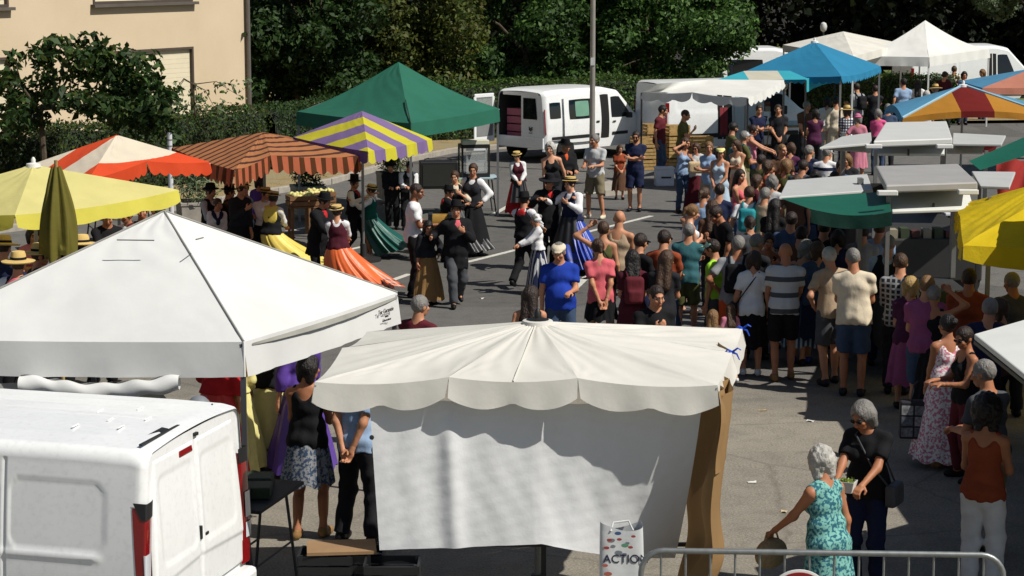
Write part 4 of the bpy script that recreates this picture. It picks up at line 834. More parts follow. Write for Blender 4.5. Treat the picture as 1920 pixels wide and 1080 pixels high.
# musicians' corner: table, glass display case, black amplifier box
p_ = G(895, 402); trestle('folding_table', 'folding table with pale blue top under the green gazebo', (p_.x-.05, p_.y+.25, 0), .45, .33, .74, mat('pale_blue_top', '#9fb4bb', .5), .15); tp = Vector((p_.x-.05, p_.y+.25, .74))
t = thing('display_case', 'black framed glass display case on the folding table', 'display case', (tp.x-.02, tp.y, .74), .2)
for sx in (-1, 1):
    for sy in (-1, 1): MB().box((sx*.27, sy*.2, .32), (.018, .018, .32)).build('post', M_BLACK, t)
for z_ in (.04, .62): 
    for sy in (-1, 1): MB().box((0, sy*.2, z_), (.25, .02, .035)).build('rail', M_BLACK, t)
    for sx in (-1, 1): MB().box((sx*.27, 0, z_), (.02, .18, .035)).build('rail', M_BLACK, t)
MB().box((0, 0, .3), (.24, .17, .008)).build('shelf', M_ALU, t); MB().box((0, -.1, .7), (.27, .12, .045)).build('header', mat('cream_header', '#cfcdb8', .5), t, bevel=.01); MB().box((0, -.21, .56), (.2, .01, .02)).build('lamp_tube', mat('white_tube', '#dfe4ea', .4), t)
def clearglass():
    m, n, l, b = newmat('clear_glass'); b.inputs['Base Color'].default_value = (.8, .85, .85, 1); b.inputs['Roughness'].default_value = .05; b.inputs['Alpha'].default_value = .18; MATS['clear_glass'] = m; return m
CG = clearglass(); MB().box((0, -.2, .33), (.25, .003, .25)).build('pane', CG, t); MB().box((.27, 0, .33), (.003, .17, .25)).build('pane', CG, t); MB().box((-.27, 0, .33), (.003, .17, .25)).build('pane', CG, t)
raw_ = G(893, 408); V, Fq = grid(24, 12, lambda u, v: (-.2+u*.4, -.03*np.sin(u*16)*v, .72-v*.45-.1*v*np.sin(np.pi*u))); o = raw('green_cloth', V, Fq, fabric('lime_check', '#b3c68a', trans=.2, stripes=((1, 0), .1, [(0, '#b3c68a'), (.5, '#8aa86a')], 0)), None, True); o.location = (tp.x-.12, tp.y-.36, .01); o.rotation_euler = (0, 0, .15); prop(o, 'light green checked cloth hanging from the folding table', 'cloth')
p_ = G(822, 352); t = thing('amplifier_box', 'large black amplifier box behind the musicians', 'amplifier', (p_.x, p_.y, 0), .1); MB().box((0, 0, .3), (.42, .25, .3)).build('cabinet', M_BLACK, t, bevel=.02); MB().box((0, -.255, .3), (.36, .006, .24)).build('grille', mat('grille', '#23241f', .9, bs=.5, bscale=90), t)
for sx in (-1, 1): MB().tube([(sx*.3, 0, .6), (sx*.3, 0, .64), (sx*.2, 0, .66)], .015, 6).build('handle', M_STEEL, t)
# wooden crates beside the small van
PW = mat('pallet_wood', '#a98a55', .85, var=.3, vs=10); k = 0
LBL = ['bottom', 'second', 'third', 'top']
for col_, (px_, py_, n_) in enumerate(((1205, 318, 3), (1228, 313, 4), (1268, 316, 4), (1312, 316, 3))):
    for j in range(n_):
        p_ = G(px_, py_, 0); crate('wooden_crate', LBL[j]+' wooden crate of the '+['leftmost stack by the small van', 'stack behind the burgundy shirt', 'stack behind the olive shirt', 'stack below the grey van door'][col_], (p_.x, p_.y, j*.27), (.27, .2, .125), PW, 'wooden crates by the vans', .2+.05*((j*3+col_) % 3), 3)
p_ = G(1245, 348); t = thing('cool_box', 'white cool box with dark handle slot on the asphalt', 'cool box', (p_.x, p_.y, 0), .05); MB().box((0, 0, .19), (.21, .16, .19)).build('tub', mat('white_box', '#c4cad4', .5), t, bevel=.02); MB().box((0, 0, .4), (.22, .17, .025)).build('lid', mat('white_box', '#c4cad4'), t, bevel=.01); MB().box((.03, -.166, .2), (.11, .006, .018)).build('handle_slot', M_BLACK, t)
# trestle table at the far stalls
p_ = G(1492, 298); trestle('trestle_table', 'wooden trestle table in front of the turquoise awning', (p_.x, p_.y, 0), .75, .38, .86, M_WOOD, .25, M_WOOD)
o = MB().box((0, 0, .05), (.28, .14, .05)).build('white_tray', mat('white_box', '#c4cad4'), None, bevel=.01); o.location = (p_.x-.1, p_.y, .86); o.rotation_euler = (0, 0, .2); prop(o, 'white polystyrene tray on the trestle table', 'tray')
# goods under the green trailer wing
p_ = G(1715, 500); trestle('goods_table', 'dark goods table below the front flap of the grey trailer', (p_.x, p_.y, 0), .8, .5, .82, mat('dark_cover', '#1d1e1f', .8), 0)
GP_ = Vector((p_.x, p_.y, .82)); rg = random.Random(9)
for k in range(12):
    o = MB().box((0, 0, .04), (rg.uniform(.07, .13), .09, rg.uniform(.02, .05))).build('folded_garment', mat('garm%d' % (k % 5), ['#26304a', '#c8ccd2', '#3b4450', '#8f8f8c', '#1e2026'][k % 5], .9), None, bevel=.012)
    o.location = (GP_.x-.66+.25*(k % 6), GP_.y-.28+.42*(k//6), .825+.001*k); o.rotation_euler = (0, 0, rg.uniform(-.3, .3)); prop(o, 'folded garment laid out on the dark goods table', 'garment', 'folded garments on the dark table')
for k, (px_, py_, c_) in enumerate(((1745, 470, '#2c3a52'), (1762, 466, '#3a4a60'), (1778, 462, '#20242c'))):
    p_ = GY(px_, 440, GP_.y+.5-.15*k); t = thing('hanging_garment', ['blue', 'faded blue', 'near-black'][k]+' garment on a rail beside the grey trailer', 'garment', (p_.x, p_.y, 0))
    raw('cloth', *grid(14, 14, lambda u, v: (-.2+u*.4, .05*np.sin(u*12+v), 1.65-v*.8-.12*np.abs(u-.5)*(1-v))), fabric('garment'+c_, c_, trans=.05), t, True); MB().tube([(0, .02, 0), (0, .02, 1.66)], .012, 6).build('stand', M_STEEL, t)
# odds and ends beyond the far stalls
p_ = G(1455, 96, 0); t = thing('flower_trough', 'planter trough with yellow flowers at the far edge', 'planter', (GY(1455, 80, 70).x, 70, .1)); MB().box((0, 0, 1.5), (.4, .2, .14)).build('tub', M_CONC, t, bevel=.02)
for sx in (-1, 1): MB().box((sx*.35, 0, .69), (.04, .1, .69)).build('leg', M_CONC, t)
leaves('flowers', [(0, 0, 1.8, .38, .2, .22, 200)], .12, [hx('#8a8a2a'), hx('#c9a92a'), hx('#5b6b2c')], t, seed=41)
p_ = GY(1398, 80, 69); t = thing('timber_fence', 'brown timber fence panel beyond the camper roof', 'fence', (p_.x, 69, .1))
for k in range(6): MB().box((0, 0, .5+k*.28), (.9, .02, .12)).build('board', mat('fence_brown', '#5a4534', .9, var=.25), t)
for sx in (-1, 1): MB().box((sx*.9, 0, 1.0), (.04, .04, 1.0)).build('post', mat('fence_brown', '#5a4534'), t)
p_ = GY(1544, 55, 72); t = thing('garden_lamp', 'small white globe lamp before the dark wood', 'lamp', (p_.x, 72, .1)); MB().tube([(0, 0, 0), (0, 0, p_.z-.15)], .03, 8).build('pole', M_STEEL, t); MB().lathe([(.02, p_.z-.2), (.1, p_.z-.12), (.12, p_.z), (.09, p_.z+.1), (.02, p_.z+.14)], 14).build('globe', mat('globe_white', '#cfcfca', .4), t, True)
p_ = GY(318, 262, 41); t = thing('marker_post', 'white striped marker post in front of the dark hedge', 'post', (p_.x, 41.0, .1)); zt = GY(318, 249, 41).z; MB().tube([(0, 0, 0), (0, 0, zt-.1)], .05, 10).build('post', mat('white_post', '#c9c9cc', .6), t, True)
for k in range(3): MB().tube([(0, 0, zt-.25-.12*k), (0, 0, zt-.22-.12*k)], .053, 10).build('band', mat('grey_band', '#77787d', .6), t)
p_ = G(20, 345, .1); t = thing('wheelie_bin', 'dark green bin in front of the hedge at the left edge', 'bin', (p_.x-.2, p_.y, .1)); MB().lathe([(.28, 0), (.34, .95)], 4, Matrix.Rotation(math.pi/4, 4, 'Z')).build('tub', mat('bin_green', '#1c4a3a', .5), t, bevel=.02); MB().box((0, 0, .98), (.27, .27, .03)).build('lid', mat('bin_green', '#1c4a3a'), t, bevel=.01)
# ================================================================== VEHICLES
PAINT = carpaint(); GLASS = glassy('tinted_glass', '#14181b'); M_TYRE = mat('tyre', '#121213', .85); M_RIM = mat('steel_rim', '#8a8c8e', .4, .7); M_RED = glassy('red_lens', '#7d0f14', .15); M_CLEAR = glassy('clear_lens', '#c9ccd0', .1); M_TRIM = mat('black_trim', '#1b1c1d', .6); M_SEAL = mat('door_seal', '#0c0c0c', .9)
def sstep(a, b, x): t = np.clip((x-a)/(b-a), 0, 1); return t*t*(3-2*t)
def rrect(x, z, x0, x1, z0, z1, r):
    qx, qz = np.abs(x-(x0+x1)/2)-(x1-x0)/2+r, np.abs(z-(z0+z1)/2)-(z1-z0)/2+r
    return np.sqrt(np.maximum(qx, 0)**2+np.maximum(qz, 0)**2)+np.minimum(np.maximum(qx, qz), 0)-r
class Skin:
    """van body: x forward from the rear, y left, z up. s = +1 left sill, 0 roof centre line, -1 right sill"""
    def __init__(k, L, w, prof, z0=.32, rr=.16, tap=.10, re=.07, fe=.5, disp=None, rib=0):
        k.L, k.w, k.z0, k.rr, k.tap, k.re, k.fe, k.disp, k.rib = L, w, z0, rr, tap, re, fe, disp, rib; k.px = [p[0] for p in prof]; k.pz = [p[1] for p in prof]
    def zr(k, x): return np.interp(x, k.px, k.pz)
    def hw(k, x):
        a = np.clip((k.re-x)/k.re, 0, 1); b = np.clip((x-(k.L-k.fe))/k.fe, 0, 1)
        return k.w-k.re*(1-np.sqrt(1-a*a))*.9-.32*b**2.2
    def sz(k, x, z): return 1-.55*(z-k.z0)/(k.zr(x)-k.rr-k.z0)
    def pt(k, x, s, off=0.0):
        x, s = np.broadcast_arrays(np.asarray(x, float), np.asarray(s, float)); sg = np.sign(s)+(s == 0); a = np.abs(s); zr = k.zr(x); r = k.rr
        def tp(z): return 1-k.tap*np.clip((z-.95)/1.0, 0, 2)**1.4-.03*np.clip((.7-z)/.4, 0, 1)
        zs = k.z0+(zr-r-k.z0)*np.clip((1-a)/.55, 0, 1); ys = k.hw(x)*tp(zs)
        d = k.disp(x, zs) if k.disp else 0
        yt = k.hw(x)*tp(zr-r); ph = np.clip((.45-a)/.15, 0, 1)*math.pi/2
        ya = yt-r+r*np.cos(ph); za = zr-r+r*np.sin(ph)
        fr = np.clip(a/.3, 0, 1); yr = (yt-r)*fr; zrf = zr+.035*(1-fr**2)*np.clip(zr-1, 0, 1)+k.rib*np.maximum(0, np.sin(yr*26))**3*(np.abs(yr) < .62)*sstep(.25, .4, x)
        y = np.where(a >= .45, ys+d+off, np.where(a >= .3, ya+off*np.cos(ph), yr)); z = np.where(a >= .45, zs, np.where(a >= .3, za+off*np.sin(ph), zrf+off))
        return x, sg*y, z
    def patch(k, x0, x1, s0, s1, off, nu=14, nv=10, skew=0, rnd=0):
        def f(u, v):
            xx = x0+(x1-x0)*u+skew*(v-.5)
            return k.pt(xx, s0+(s1-s0)*v, off)
        return grid(nu, nv, f)
    def win(k, x0, x1, z0, z1, side, off=.006, r=.06, skew=0, skew0=None, n=22):
        """rounded window patch on one side; skew leans the front edge (and skew0 the rear edge) back with height"""
        sk0 = skew if skew0 is None else skew0
        def f(u, v):
            th = v
            a = u*2-1; b = v*2-1      # squircle map keeps corners round
            uu = a*np.sqrt(1-b*b*.5*min(1, r*9)*.28); vv = b*np.sqrt(1-a*a*.5*min(1, r*9)*.28)
            z = z0+(z1-z0)*(vv+1)/2; xa = x0+sk0*(z-z0)/(z1-z0); xb = x1+skew*(z-z0)/(z1-z0); x = xa+(xb-xa)*(uu+1)/2
            return k.pt(x, side*k.sz(x, z), off)
        return grid(n, n, f)
    def body(k, nx=60, ns=60, xs=None):
        xs = np.linspace(0, 1, nx) if xs is None else xs
        ss = np.concatenate([np.linspace(1, .46, ns//3), np.linspace(.45, .3, ns//8), np.linspace(.28, -.28, ns//4), np.linspace(-.3, -.45, ns//8), np.linspace(-.46, -1, ns//3)])
        X, Sg = np.meshgrid(np.asarray(xs)*k.L, ss, indexing='ij'); P = np.stack(k.pt(X, Sg), -1).reshape(-1, 3); nv = len(ss)
        i, j = np.meshgrid(np.arange(len(xs)-1), np.arange(nv-1), indexing='ij'); a = (i*nv+j).ravel()
        return P, np.stack([a, a+nv, a+nv+1, a+1], -1)
    def cap(k, x, m, name, parent, inset=0, n=40, y0=-1, y1=1, za=None, zb=None, f=None):
        """flat end panel following the section at x, between y fractions y0..y1"""
        za = k.z0 if za is None else za; zb = float(k.zr(x)) if zb is None else zb
        def g(u, v):
            z = za+(zb-za)*v; r = k.rr; zr = float(k.zr(x)); tp = 1-k.tap*np.clip((np.minimum(z, zr-r)-.95), 0, 2)**1.4-.03*np.clip((.7-z)/.4, 0, 1); y = float(k.hw(x))*tp-inset
            q = np.clip((z-(zr-r))/r, 0, .999); y = y-r*(1-np.sqrt(1-q*q)); yy = y*(y0+(y1-y0)*u)
            return (f(yy, z) if f else x+0*u), yy, z
        V, Fq = grid(n, n, g); return raw(name, V, Fq, m, parent, True)
def wheel(t, x, y, r=.31, w=.1):
    s = 1 if y > 0 else -1; Mx = Matrix.Translation((x, y, r)) @ Matrix.Rotation(-s*math.pi/2, 4, 'X')
    wo = MB().lathe([(r*.62, -w), (r*.95, -w), (r, -w*.7), (r, w*.7), (r*.95, w), (r*.62, w)], 28, Mx).build('wheel', M_TYRE, t, True)
    MB().lathe([(r*.6, w*.5), (r*.64, w*.98), (r*.55, w*1.0), (r*.3, w*.7), (.05, w*.75)], 24, Mx).build('rim', M_RIM, wo, True)
    V, Fq = grid(24, 4, lambda u, v: (x+(r+.06)*np.cos(np.pi*u), (y-s*.12)+s*(v*.155+.0)+0*u, r+(r+.06)*np.sin(np.pi*u))); raw('wheel_arch', V, Fq, M_TRIM, t, True)
def vehicle(name, label, loc, heading, cat='van'):
    return thing(name, label, cat, (loc[0], loc[1], 0), math.atan2(heading[1], heading[0]))

# ---- near van: rear and left side in view
def near_van():
    A = G(292, 862, 1.82); hd = Vector((-.966, .259, 0)); rv = Vector((.259, .966, 0)); loc = A+rv*.78+hd*.04; loc.z = 0
    t = vehicle('delivery_van', 'white delivery van seen from behind at the bottom left', loc, hd)
    dp = lambda x, z: -.007*sstep(.006, -.008, rrect(x, z, .30, 1.02, 1.16, 1.66, .1))-.007*sstep(.006, -.008, rrect(x, z, 1.10, 2.6, 1.16, 1.66, .1))-.012*np.exp(-((x-1.06)/.008)**2)+.012*np.exp(-((z-1.13)/.022)**2)*sstep(.3, .36, x)
    k = Skin(4.8, .95, [(0, 1.86), (.12, 1.885), (.5, 1.895), (2.2, 1.9), (3.0, 1.85), (3.75, 1.22), (4.4, 1.05), (4.8, .72)], rr=.11, tap=.115, re=.06, disp=dp, rib=.003)
    xs = np.concatenate([np.linspace(0, .08, 16), np.linspace(.085, .6, 230), np.linspace(.603, 1, 30)])
    o = raw('body', *k.body(xs=xs, ns=190), PAINT, t, True)
    k.cap(.02, PAINT, 'rear_frame', t, .012); k.cap(4.8, PAINT, 'nose', t)
    def door(y0, y1, nm, press):
        def f(yy, z):
            za, zb = .64, 1.80; hwz = .80-.105*np.clip(z-.95, 0, 2)**1.4; ya, yb = (hwz*y0, hwz*y1); e = np.minimum(np.minimum((z-za), (zb-z)), np.minimum(yy-np.minimum(ya, yb), np.maximum(ya, yb)-yy))
            lean = .055*np.clip(z-.9, 0, 2)**1.2
            return lean-.032*np.sqrt(np.clip(e/.03, 0, 1))+.007*sstep(.03, -.03, rrect(np.abs(yy), z, .07, .66, 1.02, 1.66, .07))+.010*sstep(.02, -.02, z-(.93-.05*np.abs(yy)))
        def g(u, v):
            z = .64+1.16*v; hwz = .80-.105*np.clip(z-.95, 0, 2)**1.4; yy = hwz*(y0+(y1-y0)*u); return f(yy, z)-.004, yy, z
        V, Fq = grid(90, 130, g); return raw(nm, V, Fq, PAINT, t, True)
    dl = door(.006, 1, 'rear_door', 1); dr = door(-1, -.012, 'rear_door', 1)
    hwf = lambda z: .80-.105*max(z-.95, 0)**1.4
    for y0, y1 in ((.006, 1), (-1, -.012)):
        q_ = [(.055*max(z-.9, 0)**1.2+.004, hwf(z)*y1, z) for z in np.linspace(.64, 1.8, 14)]; q0 = [(.055*max(z-.9, 0)**1.2+.004, hwf(z)*y0, z) for z in np.linspace(1.8, .64, 14)]
        MB().tube(q_+q0+[q_[0]], .006, 6).build('door_gap', M_SEAL, t)
    for z in (.85, 1.6):
        for s in (1, -1): MB().tube([(.0+.05*(z > 1), s*(hwf(z)+.012), z-.04), (.0+.05*(z > 1), s*(hwf(z)+.012), z+.04)], .012, 8).build('hinge', PAINT, t, True)
    MB().box((.055, -.0, 1.25), (.012, .016, .6), Matrix.Rotation(.045, 3, 'Y')).build('door_seal', M_SEAL, t)
    MB().box((.0, -.10, 1.06), (.03, .035, .012)).build('door_handle', M_TRIM, dr, bevel=.006); MB().box((-.008, -.012, 1.09), (.02, .012, .05)).build('lock', M_TRIM, dr, bevel=.004)
    MB().box((.028, -.02, 1.82), (.03, .03, .012)).build('latch', M_TRIM, t, bevel=.004)
    # high brake lamp, wiper-like roof trim
    MB().box((.028, .17, 1.735), (.024, .12, .028), Matrix.Rotation(.2, 3, 'Y')).build('brake_lamp', M_RED, dl, bevel=.012)
    b = MB(); b.slab([Vector((.11, .60, 1.885)), Vector((.19, .58, 1.896)), Vector((.15, .25, 1.922)), Vector((.10, .25, 1.915))], .015); b.box((.09, .42, 1.905), (.012, .32, .006)); b.build('roof_trim', M_TRIM, t)
    for s, nm in ((1, 'tail_lamp'), (-1, 'tail_lamp')):
        def ff(u, v, s=s, za=.62, zb=1.5):
            z = za+(zb-za)*v; tw = .02*np.sin(np.pi*v); hwz = .95*(1-.115*np.clip(z-.95, 0, 2)**1.4-.03*np.clip((.7-z)/.4, 0, 1)); ang = u*1.0
            x = .012+.17*np.clip(u-.55, 0, 1)/.45*(.35+.65*v)*.6-.028*np.sin(np.pi*np.clip(u, 0, .6)/.6*.5+.4); y = hwz-.135*np.clip(.55-u, 0, 1)/.55+.004*(u > .5)
            return x, s*y, z
        V, Fq = grid(20, 30, ff); lamp = raw(nm, V, Fq, M_RED, t, True)
        cap = raw('lamp_cap', *grid(20, 8, lambda u, v, ff=ff: ff(u, v, za=1.42, zb=1.535)), M_TRIM, lamp, True); cap.data.transform(Matrix.Translation((-.006, s*.004, 0)))
        for (za, zb) in ((.98, 1.18), (.82, .94)):
            c_ = raw('clear_lens', *grid(12, 8, lambda u, v, ff=ff, za=za, zb=zb: ff(.2+u*.42, v, za=za, zb=zb)), M_CLEAR, lamp, True); c_.data.transform(Matrix.Translation((-.008, s*.004, 0)))
    MB().box((-.03, 0, .47), (.07, .9, .13)).build('rear_bumper', PAINT, t, bevel=.04)
    Mt = Matrix.Translation((-.012, -.52, .80)) @ Matrix(((0, 0, -1, 0), (-1, 0, 0, 0), (0, 1, 0, 0), (0, 0, 0, 1))); text_mesh('lettering', 'EXPERT', .05, Mt, INK, dr, .003, .2)
    raw('windscreen', *k.patch(3.1, 3.7, .28, -.28, .006), GLASS, t, True)
    for sd_ in (1, -1): raw('side_window', *k.win(2.75, 3.3, 1.18, 1.7, sd_, skew=-.25, skew0=0), GLASS, t, True)
    for x in (.85, 3.85):
        for y in (.83, -.83): wheel(t, x, y, .33)
    for x in np.linspace(.15, 2.2, 7): MB().lathe([(.008, 0), (.008, .006)], 8, Matrix.Translation((x, -.66, 1.895))).build('roof_plug', M_TRIM, t)
    # short white marks on the roof
    for (x, y, a) in ((.42, .35, .3), (.6, .15, .35), (.35, .05, .3), (.75, .4, .3), (.55, -.25, .3), (.8, -.1, .3)): MB().box((x, y, 1.931), (.055, .006, .002), Matrix.Rotation(1.3+a, 3, 'Z')).build('roof_mark', mat('white_mark', '#eeeeea', .6), t)
near_van()

# ---- small white van with open doors (right side and rear in view)
def small_van():
    cr = G(1022, 308); hd = Vector((.70, .714, 0)); lf = Vector((-.714, .70, 0)); loc = cr+lf*.86
    t = vehicle('small_van', 'small white van with rear and side doors open by the lamp post', loc, hd)
    k = Skin(4.2, .88, [(0, 1.74), (.15, 1.79), (.6, 1.81), (2.2, 1.8), (2.75, 1.70), (3.35, 1.12), (3.9, .98), (4.1, .82), (4.2, .6)], z0=.3, rr=.13, tap=.13, re=.1)
    P, Fq = k.body(nx=90, ns=90); raw('body', P, Fq, PAINT, t, True); k.cap(4.2, PAINT, 'nose', t)
    # rear frame: roof lip, sill, closed right-hand door; the left half is open
    MB().box((.05, 0, 1.70), (.04, .62, .05)).build('rear_header', PAINT, t, bevel=.02); MB().box((.03, 0, .5), (.05, .8, .14)).build('rear_bumper', PAINT, t, bevel=.02)
    dr = k.cap(.015, PAINT, 'rear_door', t, .05, 30, -1, -.03, .46, 1.68); 
    V, Fq = grid(14, 14, lambda u, v: (.004+0*u, -.1-u*.48*(1-.12*v), 1.08+v*.52)); raw('window', V, Fq, GLASS, dr)
    emb = mat('dark_emblem', '#3c3f42', .4, .5); e = MB()
    for dz in (0, -.045):
        for s in (-1, 1): e.box((0, -.36+s*.03, .86+dz), (.006, .04, .011), Matrix.Rotation(s*.75, 3, 'X'))
    e.build('emblem', emb, dr); MB().box((.0, -.36, .74), (.005, .05, .008)).build('badge_text', emb, dr)
    raw('interior', [(.02, .74, .5), (.02, -.05, .5), (1.9, -.7, .5), (1.9, .74, .5), (.02, .74, 1.68), (.02, -.05, 1.68), (1.9, -.7, 1.68), (1.9, .74, 1.68)], [(0, 3, 2, 1), (3, 7, 6, 2), (0, 4, 7, 3), (4, 5, 6, 7)], mat('van_lining', '#3a3733', .9), t)
    for j in range(4):
        c_ = t.matrix_basis; MB().box((.42, .36, .62+j*.2), (.24, .28, .085)).build('cargo_box', mat('pink_box', '#a4596a' if j < 3 else '#8f4c5c', .7, var=.1), t, bevel=.01)
    od = MB(); od.box((-.36, .86, 1.0), (.36, .02, .52)); R = None
    o = thing_part('rear_door', t)
    for (c_, h_) in (((-.4, .87, .78), (.36, .02, .30)), ((-.4, .87, 1.63), (.34, .02, .05)), ((-.08, .87, 1.33), (.045, .02, .27)), ((-.72, .87, 1.33), (.045, .02, .27))): o.box(c_, h_)
    o = o.build('rear_door', PAINT, t, bevel=.015); MB().box((-.4, .87, 1.33), (.28, .008, .26)).build('window', CG, o); MB().box((-.4, .845, .82), (.28, .006, .2)).build('inner_panel', mat('grey_lining', '#7b7d7c', .8), o)
    for s in (-1, 1):
        raw('tail_lamp', *grid(6, 14, lambda u, v, s=s: (.0+u*.12, s*(k.hw(np.array(.03))+.012-.02*u*0)*(1-.05*v)*1.0+0*u, .72+v*.62)), M_RED, t, True)
    raw('door_gap', *k.win(2.02, 2.34, .52, 1.62, -1, .004, r=.03), M_SEAL, t, True)
    sd_ = raw('sliding_door', *k.win(.62, 1.98, .48, 1.66, -1, .06, r=.05), PAINT, t, True); raw('window', *k.win(.80, 1.72, 1.06, 1.55, -1, .068), GLASS, sd_, True)
    raw('green_pane', *k.win(1.02, 1.52, 1.12, 1.50, -1, .074), mat('green_glass', '#6f9a86', .2), sd_, True)
    raw('door_handle', *k.win(1.78, 1.9, .93, .98, -1, .075), M_TRIM, sd_, True)
    raw('side_window', *k.win(.16, .56, 1.10, 1.5, -1, .006), GLASS, t, True)
    fd = raw('side_window', *k.win(2.42, 3.2, 1.02, 1.55, -1, .006, skew=-.46, skew0=0), GLASS, t, True)
    for sx in (-1, 1): MB().box((3.02, sx*.94, 1.06), (.05, .09, .07)).build('mirror', M_TRIM, t, bevel=.02)
    raw('side_window', *k.win(2.42, 3.2, 1.02, 1.55, 1, .006, skew=-.46, skew0=0), GLASS, t, True); raw('windscreen', *k.patch(2.8, 3.3, .26, -.26, .006), GLASS, t, True)
    raw('rub_strip', *k.win(.15, 1.9, .58, .66, -1, .07, r=.02), M_TRIM, t, True); raw('rub_strip', *k.win(2.45, 3.05, .58, .66, -1, .012, r=.02), M_TRIM, t, True); raw('door_handle', *k.win(2.46, 2.58, .9, .94, -1, .02), M_TRIM, t, True)
    for x in (.72, 3.45):
        for y in (.8, -.8): wheel(t, x, y, .31)
    raw('headlamp', *k.win(3.75, 4.05, .74, .9, -1, .006), M_CLEAR, t, True)
def thing_part(nm, t): return MB()
small_van()

def panel_van(name, label, loc, hd, L=4.9, h=1.95, side=-1, wins=(), gap=None, extra=None, ret=False):
    t = vehicle(name, label, loc, hd)
    k = Skin(L, .95, [(0, h-.05), (.12, h), (L*.58, h), (L*.66, h-.08), (L*.82, 1.22), (L*.93, 1.0), (L, .65)], z0=.32, rr=.13, tap=.1, re=.08, disp=lambda x, z: -.012*sstep(.012, -.02, rrect(x, z, .3, 1.5, 1.2, 1.68, .1))-.012*np.exp(-((x-1.6)/.012)**2)-.012*np.exp(-((x-2.75)/.012)**2))
    raw('body', *k.body(nx=120, ns=80), PAINT, t, True); k.cap(.01, PAINT, 'rear', t, .01); k.cap(L, PAINT, 'nose', t)
    for s in (1, -1):
        raw('side_window', *k.win(L*.585, L*.71, 1.16, h-.28, s, .006, skew=-.3, skew0=0), GLASS, t, True)
        raw('door_handle', *k.win(L*.58, L*.605, 1.0, 1.05, s, .02), M_TRIM, t, True); raw('rub_strip', *k.win(.3, L*.8, .55, .66, s, .012, r=.02), M_TRIM, t, True)
        MB().box((L*.70, s*1.02, 1.2), (.05, .1, .11)).build('mirror', M_TRIM, t, bevel=.02); raw('headlamp', *k.win(L*.91, L*.96, .72, .9, s, .006), M_CLEAR, t, True)
        raw('tail_lamp', *grid(5, 10, lambda u, v, s=s: (-.004+u*.1, s*(.9*(1-.02*v)+.03+.02*u), .75+v*.7)), M_RED, t, True)
    raw('windscreen', *k.patch(L*.67, L*.81, .27, -.27, .006), GLASS, t, True)
    for (x0, x1, z0, z1) in wins: raw('side_window', *k.win(x0, x1, z0, z1, side, .006), GLASS, t, True)
    if gap: raw('door_opening', *k.win(gap[0], gap[1], .5, h-.25, side, .005, r=.02), M_SEAL, t, True)
    for x in (L*.18, L*.8):
        for y in (.84, -.84): wheel(t, x, y, .33)
    return (t, k) if ret else t
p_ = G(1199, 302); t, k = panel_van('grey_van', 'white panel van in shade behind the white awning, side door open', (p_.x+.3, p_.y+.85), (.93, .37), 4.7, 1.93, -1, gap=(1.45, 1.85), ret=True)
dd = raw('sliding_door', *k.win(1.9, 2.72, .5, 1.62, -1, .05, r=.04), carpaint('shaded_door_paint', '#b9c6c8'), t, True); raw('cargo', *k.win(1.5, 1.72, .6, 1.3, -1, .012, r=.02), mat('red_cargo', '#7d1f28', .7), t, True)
raw('door_opening', *k.win(2.95, 3.3, .5, 1.6, -1, .02, r=.03), M_SEAL, t, True)
p_ = GY(1345, 120, 68); panel_van('camper_van', 'white camper van with dark windows left of the blue parasol', (p_.x-1.2, 68), (.99, .12), 5.0, 2.15, -1, wins=((.3, 1.2, 1.15, 1.8), (1.35, 2.5, 1.15, 1.8)))
p_ = GY(1690, 120, 69.5); panel_van('parked_van', 'white van with open cab door behind the far white gazebo', (p_.x, 69.5), (.985, .17), 5.0, 2.15, -1, gap=(2.6, 2.88))
# ================================================================== PEOPLE
SKIN = [hx(c) for c in ('#c99475', '#b98262', '#a66e4e', '#8a583c', '#d2a184')]
HAIR = {k: hx(v) for k, v in dict(black='#17120f', dark='#2a1c14', brown='#46301f', light='#7a5a36', blond='#a88a54', grey='#7d7a75', white='#b9b6ae', red='#6a3320').items()}
COL = {k: hx(v) for k, v in dict(black='#17171a', coal='#232428', white='#dcdcdc', cream='#d3c6ae', beige='#a8937a', grey='#8d8f92', lgrey='#b7b9ba', dgrey='#4a4c50', navy='#1d2440', blue='#2450a8', sky='#8ea6c4', pale='#a9bccb', denim='#3c4d66', teal='#356268', turq='#2b8a92', mint='#a9d8bd', green='#2f5a36', olive='#585a34', khaki='#7d745c', red='#b3262b', scar='#c4302c', burg='#5a2028', maroon='#4a1a26', coral='#d0646c', pink='#c47a8c', hot='#d85a8c', mauve='#8d4a6e', purple='#5a3f94', orange='#c8552a', rust='#8c4228', yellow='#d8c25a', lemon='#d8d08a', brown='#5a4030', tan='#8a6a42', straw='#c9ac6c', silk='#d8642e', emer='#0f4f46', lime='#9cd23c', plum='#4d2440', peach='#d99a7c', royal='#1c3a9a', aqua='#76aca2', sea='#2a5d6c').items()}
M_SKIN = attrmat('skin', .55, .05, 40, .08, spec=.35); M_CLOTH = attrmat('cloth', .88, .5, 12, .14); M_SILK = attrmat('satin', .42, .25, 10, .1, spec=.5); M_HAIR = attrmat('hair', .5, .8, 60, .35, spec=.4); M_FELT = attrmat('felt', .9, .2, 40, .12); M_LEATHER = attrmat('leather', .5, .2, 30, .2)
